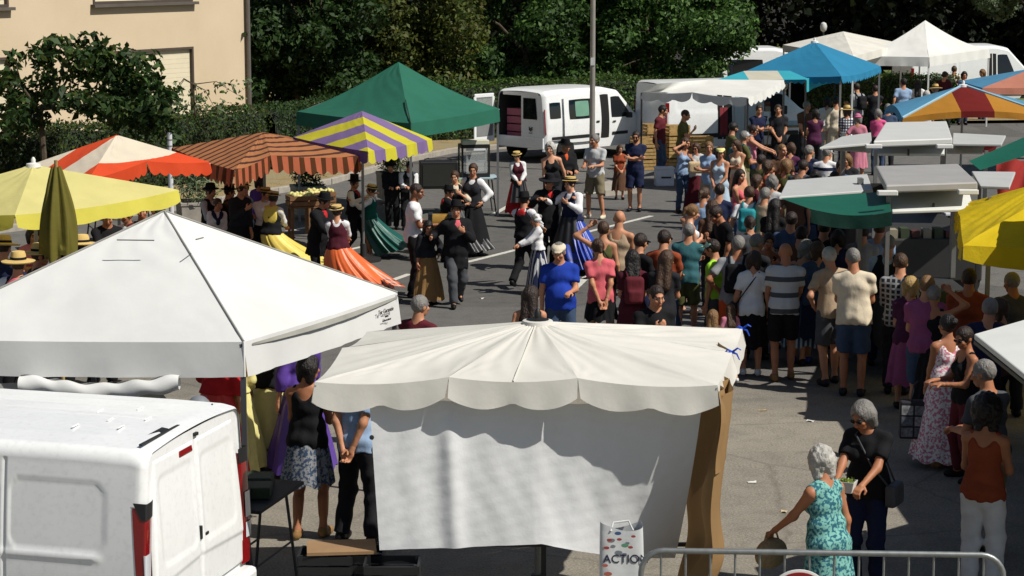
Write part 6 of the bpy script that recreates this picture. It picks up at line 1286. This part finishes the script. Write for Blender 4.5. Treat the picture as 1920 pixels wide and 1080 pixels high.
# ---- right-hand queue
P(1850, 748, 1.68, 155, 0, 'f w=1.02 tank:rust trousers:white hair:afro:black A=hold skin=2 shoe:tan', 'woman with big dark curls, rust top and white trousers')
P(1863, 678, 1.74, -150, 0, 'm w=1.14 tee:dgrey shorts:khaki hair:short:grey R=hold L=hold lean=8 skin=2 shoe:black', 'grey-haired man in dark shirt and khaki shorts at the truck flap')
P(1815, 610, 1.64, -75, 1, 'f w=1.05 tank:black trousers:burg hair:short:dark glasses R=hold L=hold hp=14 skin=2 shoe:black', 'woman in sunglasses and black top facing left in the queue')
P(1776, 592, 1.63, -165, 1, 'f w=1.1 tank:pink:floral:white skirt:pink:.1:.36 skpat:floral:pink:white hair:bun:black R=hold L=low skin=2 shoe:tan', 'woman in pink and white flowered dress with black hair in a bun', keep='tote')
P(1752, 536, 1.66, 150, 1, 'f w=1.05 tank:black skirt:black:.35:.22 hair:short:grey R=head skin=2 shoe:black', 'grey-haired woman in black dress raising a hand to her head')
P(1736, 519, 1.76, 158, 1, 'm w=1.08 polo:mauve shorts:denim hair:short:light A=hold lean=8 shoe:lgrey', 'man in mauve polo shirt bending over the queue')
P(1705, 520, 1.6, 172, 1, 'f tee:plum skirt:mauve:.35:.26 hair:bob:blond A=front shoe:black', 'blond woman in plum top beside the mauve polo shirt')
P(1688, 476, 1.76, 165, 1, 'm w=1.1 shirt:coal:check:grey trousers:coal hair:short:brown A=hold shoe:black', 'man in dark checked shirt and trousers')
P(1665, 442, 1.74, 172, 1, 'm w=1.05 shirt:pale vest:coal jeans:navy hair:short:grey A=hold', 'grey-haired man in pale sleeves and dark waistcoat')
P(1597, 466, 1.80, 168, 1, 'm w=1.25 belly=.03 tee:cream shorts:denim hair:buzz:grey A=hold skin=2 shoe:coal', 'heavy man in cream T-shirt and denim shorts seen from behind', fy=742)
P(1562, 464, 1.76, -160, 1, 'm w=1.12 tee:beige shorts:dgrey hair:short:white A=hips skin=1 shoe:coal', 'white-haired man in beige T-shirt with hands on hips')
P(1507, 452, 1.64, 165, 1, 'f w=1.12 tank:navy skirt:denim:.28:.34 skpat:vstripe:denim:pale hair:curly:grey A=hold shoe:blue', 'woman with grey curls and blue striped skirt')
P(1467, 456, 1.79, 178, 1, 'm w=1.16 tee:lgrey:hstripe:dgrey shorts:black hair:bald:brown A=hold legs=rest skin=2 shoe:tan', 'bald man in pale striped T-shirt and black shorts', fy=713)
P(1411, 472, 1.62, 175, 1, 'f tee:white skirt:black:.42:.22 hair:bob:dark bag:black:L shoe:white', 'woman in white top with black shoulder bag')
P(1379, 443, 1.77, 176, 1, 'm w=1.16 tee:grey shorts:orange hair:short:grey pack:black A=hips skin=2 shoe:coal', 'man in grey T-shirt with black backpack and orange shorts')
P(1344, 449, 1.68, -115, 1, 'm tee:lime shorts:dgrey hair:short:dark hat:cap:mint A=down shoe:white', 'youth in mint cap and lime shirt turned to the left')
P(1437, 436, 1.62, 15, 1, 'f tank:maroon skirt:navy:.4:.22 hair:bun:black R=chest skin=2', 'woman in maroon top facing the camera in the crowd')
P(1416, 440, 1.70, 150, 1, 'm tee:coal trousers:coal hair:short:grey A=hold', 'man in charcoal shirt behind the white-topped woman')
P(1286, 420, 1.74, 170, 1, 'm w=1.15 tee:teal shorts:olive hair:short:grey A=cross skin=1 shoe:tan', 'man in teal T-shirt and olive shorts with folded arms', fy=635)
P(1246, 432, 1.78, 150, 1, 'm w=1.12 tee:rust jeans:denim hair:short:dark hat:cap:black A=hold skin=1 hp=16', 'man in black cap and faded red shirt')
P(1243, 470, 1.66, 175, 1, 'f tee:coal jeans:denim hair:long:brown A=hold', 'woman with long brown hair and black top in the front row')
P(1187, 470, 1.63, 178, 1, 'f tee:maroon skirt:maroon:.3:.26 hair:long:black pack:burg A=front', 'woman with black hair and wine red backpack')
P(1197, 438, 1.75, 130, 1, 'm tee:black trousers:navy hair:short:dark hat:cap:dgrey glasses A=hold', 'man in grey cap and black T-shirt looking right')
P(1128, 449, 1.66, 178, 1, 'f w=1.05 tee:coral skirt:black:.62:.24 hair:tail:brown A=behind skin=1', 'woman in coral T-shirt with hands clasped behind her')
P(1130, 416, 1.68, 172, 1, 'f tank:olive shorts:black hair:short:brown L=head skin=1 bag:black:R', 'woman in olive top with one arm raised')
P(1157, 395, 1.76, 165, 1, 'm w=1.12 tank:beige shorts:khaki hair:bald:grey A=hold skin=1', 'bald man in beige vest top in the front row')
P(1291, 383, 1.68, 100, 1, 'f tank:white shorts:denim hair:tail:light A=cross skin=0', 'woman in white sleeveless top with folded arms')
P(1229, 533, 1.76, 14, 1, 'm w=1.05 tee:black jeans:navy hair:buzz:dark hp=12 hy=10 skin=1', 'man in black T-shirt with cropped hair facing the camera')
P(1339, 582, 1.2, 178, 1, 'f tee:brown skirt:brown:.3:.22 hair:long:light', 'long-haired girl next to the child in a pink cap')
P(1366, 570, 1.14, -170, 1, 'f tee:pink skirt:lgrey:.5:.2 hair:long:brown hat:cap:hot A=down skin=0 shoe:white', 'small child in bright pink cap', fy=716)
P(1051, 453, 1.73, 8, 1, 'm w=1.22 belly=.05 tee:royal trousers:denim hair:short:grey hat:beret:cream hp=14 skin=1 shoe:coal', 'stout man in royal blue T-shirt and cream flat cap')
P(996, 537, 1.66, 172, 1, 'f tank:black skirt:black:.4:.24 hair:long:dark', 'woman with long dark hair just behind the cream parasol')
P(780, 555, 1.72, 160, 1, 'm tee:burg jeans:denim hair:short:grey', 'grey-haired man whose head shows beside the white gazebo')
# ---- middle of the crowd
P(1337, 376, 1.66, 172, 1, 'f tee:brown jeans:coal hair:long:brown', 'woman with long brown hair left of the black-shirted man')
P(1368, 380, 1.76, -70, 1, 'm tee:black jeans:navy hair:short:dark lean=14 hp=18 skin=2', 'man in black T-shirt stooping forward in the crowd')
P(1403, 350, 1.72, 172, 1, 'm tee:white shorts:beige hair:short:brown pack:turq', 'man in white T-shirt with turquoise backpack')
P(1407, 406, 1.64, -150, 1, 'f tee:dgrey jeans:coal hair:tail:dark hat:cap:cream', 'woman in cream sun visor and dark top')
P(1478, 398, 1.74, 165, 1, 'm tee:denim jeans:navy hair:short:dark', 'man in denim blue shirt at the green trailer wing')
P(1450, 374, 1.66, 160, 1, 'f tee:black skirt:black:.4:.24 hair:long:black', 'woman with long black hair by the trailer wing')
P(1543, 412, 1.76, 170, 1, 'm tee:coal trousers:black hair:short:black', 'man all in black under the green trailer wing')
P(1572, 432, 1.64, 178, 1, 'f tee:navy skirt:navy:.4:.25 hair:bob:black', 'woman in navy under the green trailer wing')
P(1614, 420, 1.72, 170, 1, 'm tee:grey trousers:dgrey hair:short:dark A=hold', 'man in grey shirt in the shade of the trailer')
P(1645, 414, 1.74, 165, 1, 'm shirt:sky jeans:denim hair:short:brown A=reach lean=10', 'man in light blue long sleeves reaching over the goods')
P(1818, 505, 1.78, 172, 1, 'm w=1.2 tee:rust jeans:black hair:short:dark A=hold skin=2', 'big man in rust shirt under the strong yellow parasol')
P(1900, 512, 1.72, -170, 1, 'm tee:dgrey trousers:coal hair:short:grey A=hold skin=2', 'man in dark grey shirt at the right edge under the yellow parasol')
# ---- crowd beside the pale trailer
P(1548, 276, 1.74, 160, 1, 'm w=1.1 tee:white:hstripe:navy jeans:navy hair:short:grey hat:cap:lgrey lean=10 A=hold', 'man in white and navy top and pale cap by the pale trailer')
P(1519, 273, 1.7, 150, 2, 'm tee:navy trousers:coal hair:short:grey', 'grey-haired man in navy left of the pale trailer')
P(1591, 288, 1.66, -15, 1, 'f tee:coal jeans:coal hair:long:light A=hold', 'woman with long fair hair at the left flap of the pale trailer')
P(1467, 270, 1.74, 5, 2, 'm tee:brown jeans:denim hair:buzz:light', 'man with cropped hair in brown shirt near the trestle table')
P(1437, 302, 1.66, 80, 2, 'f tee:rust jeans:denim hair:curly:brown', 'woman with brown curls and rust top')
P(1471, 300, 1.68, 150, 2, 'f tee:olive skirt:khaki:.4:.25 hair:curly:light', 'woman with fair curls and olive top')
P(1501, 300, 1.74, 165, 2, 'm tee:dgrey jeans:denim hair:short:dark', 'man in dark grey shirt between the curly-haired women')
P(1416, 328, 1.62, 95, 2, 'f tee:maroon jeans:coal hair:bob:brown A=hold', 'woman with brown bob and maroon top in profile')
P(1446, 330, 1.66, 165, 2, 'f tee:lgrey jeans:denim hair:curly:grey', 'woman in light grey top with grey curls')
P(1526, 320, 1.66, 175, 2, 'f tee:denim skirt:navy:.4:.25 hair:bob:black', 'woman in denim blue blouse with black bob')
P(1492, 330, 1.72, 170, 2, 'm tee:brown jeans:coal hair:short:brown', 'man in brown shirt in front of the curly-haired women')
P(1562, 322, 1.7, 178, 2, 'm tee:coal jeans:coal hair:short:black', 'man in black behind the grey trailer flap')
# ---- far edge of the square
P(1116, 252, 1.76, -28, 1, 'm w=1.12 polo:lgrey shorts:khaki hair:short:grey A=hold skin=1 hy=-20 shoe:cream', 'man in pale polo shirt and khaki shorts', fy=410)
P(1190, 246, 1.76, -8, 1, 'm w=1.1 polo:navy shorts:navy hair:short:dark beard glasses A=cross skin=1 shoe:coal', 'man in navy polo and shorts with crossed arms', fy=396)
P(1162, 272, 1.2, 5, 2, 'f tee:rust skirt:brown:.3:.25 hair:bob:brown', 'child in rust brown clothes left of the man in navy')
P(1237, 197, 1.8, 70, 2, 'm tee:burg jeans:denim hair:short:black', 'man in burgundy shirt beside the wooden crates')
P(1281, 205, 1.78, 70, 2, 'm w=1.1 tee:olive trousers:brown hair:buzz:dark', 'man in dark olive shirt beside the wooden crates')
P(1279, 258, 1.66, 25, 1, 'f tank:sky jeans:denim hair:long:brown R=up L=chest skin=1', 'woman in pale top and jeans lifting her hand to her face', fy=398)
P(1304, 268, 1.68, -5, 1, 'f tee:lgrey skirt:burg:.05:.30 hair:long:brown glasses A=cross skin=1', 'woman in long wine red skirt hugging a straw bag', keep='straw', fy=398)
P(1331, 266, 1.66, -25, 1, 'f tee:sky trousers:beige hair:tail:light A=cross', 'woman in light blue top behind the pale blue dress')
P(1350, 275, 1.64, -20, 1, 'f w=1.05 tank:pale skirt:pale:.3:.27 hair:bob:brown hat:beret:lemon A=front skin=1 shoe:tan', 'woman in pale blue dress and lemon cap')
P(1371, 229, 1.78, 110, 1, 'm tee:olive jeans:navy hair:short:black beard', 'bearded man in olive T-shirt by the grey van')
P(1393, 246, 1.76, 100, 1, 'm w=1.1 tee:olive shorts:khaki hair:short:grey hat:cap:lgrey pack:teal A=hold', 'man in green shirt and pale cap with teal backpack')
P(1408, 234, 1.66, 88, 1, 'f tank:pink jeans:navy hair:bun:dark glasses A=fwd', 'woman in pink top stretching both arms forward')
P(1549, 183, 1.7, 178, 2, 'f tee:white trousers:lgrey hair:bob:black', 'woman in white at the trestle table')
P(1569, 182, 1.74, 190, 2, 'm shirt:cream trousers:cream hair:short:dark', 'man in cream shirt and trousers at the trestle table')
P(1588, 200, 1.66, 170, 2, 'f tee:white:check:navy jeans:navy hair:bob:brown hat:wide:straw', 'woman in wide straw hat near the blue parasol leg')
P(1611, 214, 1.62, 170, 2, 'f tee:pink skirt:pink:.4:.25 hair:bob:grey hat:bucket:hot', 'woman in bright pink hat')
P(1608, 156, 1.78, -150, 2, 'm shirt:grey trousers:dgrey hair:short:dark pack:black', 'man in grey shirt in front of the far hedge')
P(1693, 147, 1.8, 178, 2, 'm w=1.12 tee:sky jeans:navy hair:short:black', 'man in grey-blue T-shirt before the far white gazebo')
P(1666, 195, 1.7, 178, 2, 'm tee:denim jeans:coal hair:short:grey hat:cap:grey', 'man in blue shirt left of the tricolour parasol')
P(1757, 160, 1.72, 170, 2, 'm tee:blue jeans:coal hair:short:grey hat:wide:straw', 'man in straw hat and blue shirt behind the tricolour parasol')
P(1790, 124, 1.76, 150, 2, 'm tee:cream jeans:denim hair:short:brown', 'man in cream shirt by the far white van')
P(1807, 134, 1.66, 5, 2, 'f tee:coral jeans:denim hair:bob:black', 'woman in coral top by the far white van')
P(1844, 130, 1.68, -60, 2, 'f tee:peach jeans:denim hair:bob:light', 'fair-haired woman in peach top by the far white van')
P(1771, 134, 1.72, 160, 2, 'm tee:maroon jeans:coal hair:short:dark', 'man in maroon shirt under the far white gazebo')
P(1736, 170, 1.62, 178, 2, 'f tee:white skirt:lgrey:.4:.25 hair:bob:white', 'white-haired woman in white left of the straw hat')
P(1462, 196, 1.74, 0, 2, 'm tee:coal trousers:black hair:short:dark', 'stallholder in black under the turquoise awning')
P(1512, 190, 1.7, 10, 2, 'm tee:brown trousers:coal hair:short:grey', 'stallholder in brown behind the trestle table')
# ---- folk dancers
P(510, 360, 1.66, 168, 1, 'f blouse:white vest:black shawl:yellow dskirt:yellow:.22:.5:.8:0:.16:black hair:bun:dark hat:boater:straw A=waist lean=4 shoe:black', 'dancer in straw hat with swirling yellow skirt', FD, fy=532)
P(496, 352, 1.74, 30, 1, 'm blouse:white trousers:black hair:short:dark hat:boater:straw A=waist shoe:black', 'man in white shirt and straw hat dancing behind the yellow skirt', FD, fy=512)
P(598, 362, 1.76, 62, 1, 'm w=1.05 blouse:white vest:black coat:black trousers:black scarf:red hair:short:dark hat:fedora:black L=waist R=waist lean=10 legs=step shoe:black', 'dancer in black coat and hat with red neckerchief facing the orange skirt', FD, fy=545)
P(636, 386, 1.64, 172, 1, 'f blouse:white vest:maroon dskirt:silk:.1:.62:.55:0:.14:black hair:bun:dark hat:boater:straw A=waist lean=3 shoe:black', 'dancer in straw hat with shiny orange skirt', FD, fy=560)
P(664, 333, 1.76, 75, 1, 'm blouse:white vest:black trousers:black scarf:red hair:short:dark hat:top:black A=dance legs=step shoe:black', 'dancer in tall black hat holding the woman in green', FD, fy=480)
P(694, 346, 1.65, -105, 1, 'f blouse:white vest:emer dskirt:emer:.12:.5:.62:0:.2 hair:bun:black hat:boater:straw A=dance lean=-6 shoe:white', 'dancer with dark green skirt flying out to the right', FD, fy=482)
P(736, 303, 1.74, 5, 1, 'm coat:black trousers:black shirt:lgrey hair:short:dark hat:fedora:black A=hold', 'musician in black hat behind the green dancer', FD, fy=430)
P(765, 302, 1.74, 10, 1, 'm blouse:white vest:black trousers:black hair:short:dark A=hold', 'musician in black waistcoat and white shirt front', FD, fy=430)
P(776, 343, 1.76, 85, 1, 'm w=1.08 tee:white trousers:black hair:buzz:dark A=hold skin=3 shoe:black', 'man in white short-sleeved shirt playing a yellow squeezebox', FD, keep='acc', fy=557)
P(803, 412, 1.34, 20, 1, 'f blouse:coal shawl:black skirt:tan:.1:.33 hair:long:black hp=20 shoe:black', 'girl in long tan skirt and black shawl', FD, fy=570)
P(856, 380, 1.76, 10, 1, 'm w=1.05 blouse:white coat:black trousers:dgrey scarf:coral hair:short:dark hat:fedora:black R=side L=chest legs=walk shoe:black', 'dancer in black coat and grey trousers stepping forward', FD, fy=574)
P(857, 320, 1.66, 15, 1, 'f eblouse:cream vest:black dskirt:black:.1:.42:.35:-.05:.05 hair:bun:brown L=chest R=hold skin=0', 'dancer in black dress with cream sleeves facing the camera', FD, fy=478)
P(838, 350, 1.72, 100, 1, 'm coat:black trousers:black scarf:scar hair:short:dark hat:fedora:black A=dance', 'dancer in black with scarlet neckerchief partly hidden', FD, fy=492)
P(972, 284, 1.62, 8, 1, 'f blouse:white vest:maroon skirt:red:.10:.36 apron:black hair:bun:dark hat:boater:straw A=front skin=0 shoe:black', 'woman in red skirt and black apron with white sleeves', FM, fy=405)
P(1058, 262, 1.80, 25, 1, 'm w=1.15 shirt:black coat:black trousers:black scarf:orange hair:short:grey hat:fedora:black A=hold', 'tall man in black coat and hat with orange neckerchief', FM, fy=420)
P(1036, 267, 1.66, -5, 1, 'f tank:black jeans:coal hair:curly:white skin=0', 'white-haired woman behind the tall man in black', FM)
P(1027, 328, 1.78, 20, 1, 'm w=1.08 shirt:black coat:black trousers:black scarf:scar hair:short:dark hat:wide:black A=dance shoe:black', 'dancer in wide black hat and scarlet neckerchief', FD, fy=506)
P(1072, 332, 1.66, -25, 1, 'f blouse:white vest:navy dskirt:royal:.1:.46:.3:-.25:.03:navy apron:black hair:bun:dark hat:boater:straw R=dance L=chest skin=0 shoe:white', 'dancer in blue skirt and straw bonnet', FD, fy=508)
P(984, 364, 1.76, 150, 1, 'm blouse:white vest:black trousers:black scarf:red hair:short:dark hat:fedora:black A=waist legs=walk shoe:black', 'dancer in black hat and white sleeves seen from behind', FD, fy=540)
P(1009, 402, 1.62, -75, 1, 'f blouse:white skirt:navy:.14:.29 skpat:vstripe:navy:lgrey hair:bun:grey hat:bonnet:white A=waist shoe:white', 'dancer in white headscarf and striped navy skirt', FD, fy=552)
# ---- folk group waiting at the left
P(396, 347, 1.74, 60, 1, 'm shirt:lgrey vest:black trousers:black hair:short:dark hat:fedora:black', 'man in black hat left of the rust striped parasol', FM, fy=514)
P(407, 372, 1.58, 25, 1, 'f blouse:white shawl:navy skirt:peach:.12:.36 hair:bun:brown A=front', 'woman in navy shawl and peach skirt', FM, fy=520)
P(429, 349, 1.74, 100, 1, 'm shirt:brown vest:coal trousers:black hair:short:dark hat:fedora:black A=fwd', 'man in brown and black under the rust striped parasol', FM, fy=512)
P(463, 342, 1.72, -60, 1, 'm shirt:sky trousers:black hair:short:dark A=hold', 'man in pale blue shirt under the rust striped parasol', FM, fy=508)
P(488, 330, 1.70, 160, 2, 'f tee:purple trousers:coal hair:bob:dark', 'woman in purple behind the parasol pole', FM, fy=490)
P(31, 478, 1.72, 165, 1, 'm blouse:white vest:coal trousers:black scarf:coral hair:short:dark hat:wide:straw', 'man in straw hat and coral neckerchief at the left edge', FM)
P(68, 462, 1.72, 120, 1, 'm shirt:coal trousers:black hair:short:dark hat:wide:straw', 'man in straw hat half hidden by the closed parasol', FM)
P(186, 462, 1.72, 150, 1, 'm shirt:black trousers:black hair:short:dark hat:wide:straw', 'man in straw hat and black shirt near the gazebo roof', FM)
P(5, 447, 1.74, 140, 1, 'm shirt:navy trousers:black hair:short:dark hat:wide:straw', 'man in straw hat and navy shirt cut by the left edge', FM)
P(108, 476, 1.66, 175, 1, 'f tee:plum trousers:black hair:short:dark L=phone R=phone', 'woman in plum top photographing with a white tablet', FM, keep='tab')
P(196, 386, 1.74, 30, 1, 'm tee:black jeans:coal hair:short:dark R=reach L=hold lean=8 skin=2', 'man in black T-shirt leaning over the table under the yellow parasol', ST)
P(239, 388, 1.62, -10, 1, 'f tee:white jeans:denim hair:short:dark A=hold skin=2', 'woman in white top under the yellow parasol', ST)
P(268, 380, 1.72, 20, 1, 'm tee:burg jeans:coal hair:short:dark skin=2', 'man in burgundy under the yellow parasol', ST)
P(301, 384, 1.66, -30, 1, 'f tee:dgrey jeans:coal hair:bob:black skin=2', 'dark-haired woman at the right corner of the yellow parasol', ST)
P(62, 424, 1.64, 10, 1, 'f tee:pink jeans:denim hair:bob:dark', 'woman in pink below the yellow parasol edge', ST)

# ---- further rows of the crowd
EX = [(1318, 352, 1.66, 160, 'f tee:sky jeans:denim hair:tail:brown', 'woman in sky blue top with ponytail left of the turquoise backpack'), (1345, 345, 1.7, 175, 'm tee:navy jeans:coal hair:short:dark', 'man in navy shirt left of the turquoise backpack'), (1430, 352, 1.72, 140, 'm tee:beige jeans:denim hair:short:grey', 'grey-haired man in beige shirt beside the trailer wing'), (1385, 318, 1.64, 60, 'f tank:coral jeans:denim hair:long:dark', 'woman in coral sleeveless top with long dark hair'), (1425, 290, 1.68, 120, 'm tee:olive jeans:coal hair:short:dark', 'man in olive shirt near the woman with brown curls'), (1480, 268, 1.62, 170, 'f tee:plum jeans:coal hair:bob:brown', 'woman in plum top near the trestle table'), (1512, 332, 1.66, 178, 'f tank:navy skirt:denim:.4:.25 hair:bun:brown', 'woman in navy sleeveless top with her hair up'), (1498, 425, 1.72, 170, 'm tee:brown trousers:coal hair:short:black', 'man in brown shirt at the edge of the green wing'), (1530, 455, 1.64, -170, 'f tee:denim skirt:navy:.4:.25 hair:bob:brown', 'woman in blue top right of the grey curls'), (1385, 262, 1.62, -30, 'f tank:cream skirt:peach:.4:.26 hair:long:brown', 'woman in cream and peach right of the lemon cap'), (1640, 160, 1.7, 170, 'm tee:coal jeans:coal hair:short:dark', 'man in black shirt in front of the far hedge'), (1722, 150, 1.66, 175, 'f tee:white jeans:denim hair:long:black', 'woman with long black hair before the far gazebo'), (1528, 205, 1.66, 175, 'f tee:plum jeans:coal hair:bob:black', 'woman in plum left of the white figure at the trestle'), (1420, 196, 1.74, 20, 'm tee:navy jeans:coal hair:short:dark', 'stallholder in navy under the white awning corner'), (1648, 205, 1.6, 170, 'f tee:hot jeans:denim hair:bob:grey', 'woman in bright pink top left of the blue shirt'), (1575, 300, 1.7, 10, 'm tee:denim jeans:navy hair:short:dark', 'man in denim shirt beside the fair long-haired woman'), (1880, 560, 1.66, -120, 'f tee:brown jeans:coal hair:bob:brown', 'woman in brown behind the white truck flap'), (1850, 560, 1.72, 160, 'm tee:navy jeans:coal hair:short:grey', 'man in navy behind the woman in sunglasses'), (150, 446, 1.7, 150, 'm shirt:brown trousers:black hair:short:dark hat:wide:straw', 'man in straw hat and brown shirt right of the closed parasol'), (446, 340, 1.62, 40, 'f blouse:coal skirt:black:.12:.36 hair:bun:dark hat:boater:straw', 'woman in straw hat and dark costume under the striped parasol'), (884, 306, 1.6, -20, 'f blouse:white vest:coal skirt:black:.12:.36 hair:bun:brown', 'woman in white sleeves near the display case')]
for (a, b, h, yw, sp, lb) in EX: P(a, b, h, yw, 1 if b > 330 else 2, sp, lb, FM if a < 900 else 'market crowd')
# ---- things held
def held(key, side, off=(0, 0, 0)):
    t, hands, wp, (x, y, h, yaw) = HELD[key]; return wp(side, off), math.radians(yaw)
a, ya = held('box', -1); b, _ = held('box', 1); c = (a+b)/2; t = thing('food_box', 'small white open food box with green salad in her hands', 'box', c-Vector((0, 0, .02)), ya)
m = mat('white_card', '#d5d5cf', .7); bx = MB()
for s in (-1, 1): bx.slab([(s*.075, -.06, .09), (s*.075, .06, .09), (s*.055, .045, 0), (s*.055, -.045, 0)], .004); bx.slab([(-.075, s*.06, .09), (.075, s*.06, .09), (.055, s*.045, 0), (-.055, s*.045, 0)], .004)
bx.box((0, 0, 0), (.055, .045, .003)); bx.build('box', m, t); leaves('salad', [(0, 0, .085, .06, .05, .03, 120)], .035, [hx('#7f9a3c'), hx('#a3b85a')], t, seed=51)
a, ya = held('curl', 1); t = thing('straw_bag', 'round beige bag in the hand of the woman in aqua', 'bag', a-Vector((0, 0, .26)), ya); V, Fq = sdf([('ell', (0, 0, .1), (.16, .08, .12))], .014, .02); raw('pouch', V, Fq, mat('beige_weave', '#8d7a5a', .9, var=.2, vs=40, bs=.6, bscale=90), t, True); MB().tube([(-.08, 0, .19), (-.05, 0, .27), (.05, 0, .27), (.08, 0, .19)], .009, 6).build('handle', mat('beige_weave', '#8d7a5a'), t, True)
a, ya = held('straw', -1); b, _ = held('straw', 1); c = (a+b)/2; t = thing('straw_basket', 'cream straw bag hugged above the wine red skirt', 'bag', c+Vector((0, -.09, -.12)), 0); V, Fq = sdf([('box', (0, 0, .1), (.2, .07, .12), None, .05)], .02, .02); raw('basket', V, Fq, mat('straw_weave', '#c4ab84', .9, var=.2, vs=40, bs=.5, bscale=80), t, True)
a, ya = held('tab', -1); b, _ = held('tab', 1); c = (a+b)/2; t = thing('tablet', 'white-edged tablet held up to film the dancers', 'tablet', c+Vector((.0, 0, 0)), 0); MB().box((0, .0, .06), (.13, .006, .09)).build('case', mat('white_case', '#d8d8d4', .4), t, bevel=.006); MB().box((0, -.0075, .06), (.115, .002, .075)).build('screen', glassy('dark_screen', '#20222a'), t)
a, ya = held('tote', 1); t = thing('tote_bag', 'large dark tote bag printed with square photographs', 'bag', (a.x-.06, a.y-.08, a.z-.47), -.1); bk = mat('tote_dark', '#1e1a22', .7)
MB().box((0, 0, .2), (.21, .07, .2)).build('bag_body', bk, t, bevel=.02)
for i in range(3):
    for j in range(3): MB().box((-.135+.135*i, -.073, .075+.115*j), (.058, .004, .048)).build('print', mat('print_grey%d' % ((i+j) % 3), ['#6d7076', '#565a64', '#85868a'][(i+j) % 3], .6, var=.6, vs=30), t)
for s in (-.1, .1): MB().tube([(s, -.05, .4), (s*.7, -.03, .56), (s*.3, 0, .6)], .012, 6).build('strap', bk, t)
a, ya = held('acc', -1); b, _ = held('acc', 1); c = (a+b)/2; t = thing('squeezebox', 'yellow and black squeezebox held by the man in white', 'instrument', c-Vector((0, 0, .12)), 0)
V, Fq = grid(60, 12, lambda u, v: (-.12+.24*u, .09*np.cos(v*2*math.pi)*(1+.10*np.sin(u*90)), .13+.14*np.sin(v*2*math.pi)*(1+.10*np.sin(u*90)))); raw('bellows', V, Fq, mat('yellow_bellows', '#b58f3a', .6), t, True)
for s in (-1, 1): MB().box((s*.15, 0, .13), (.035, .11, .16)).build('end_block', M_BLACK, t, bevel=.015)
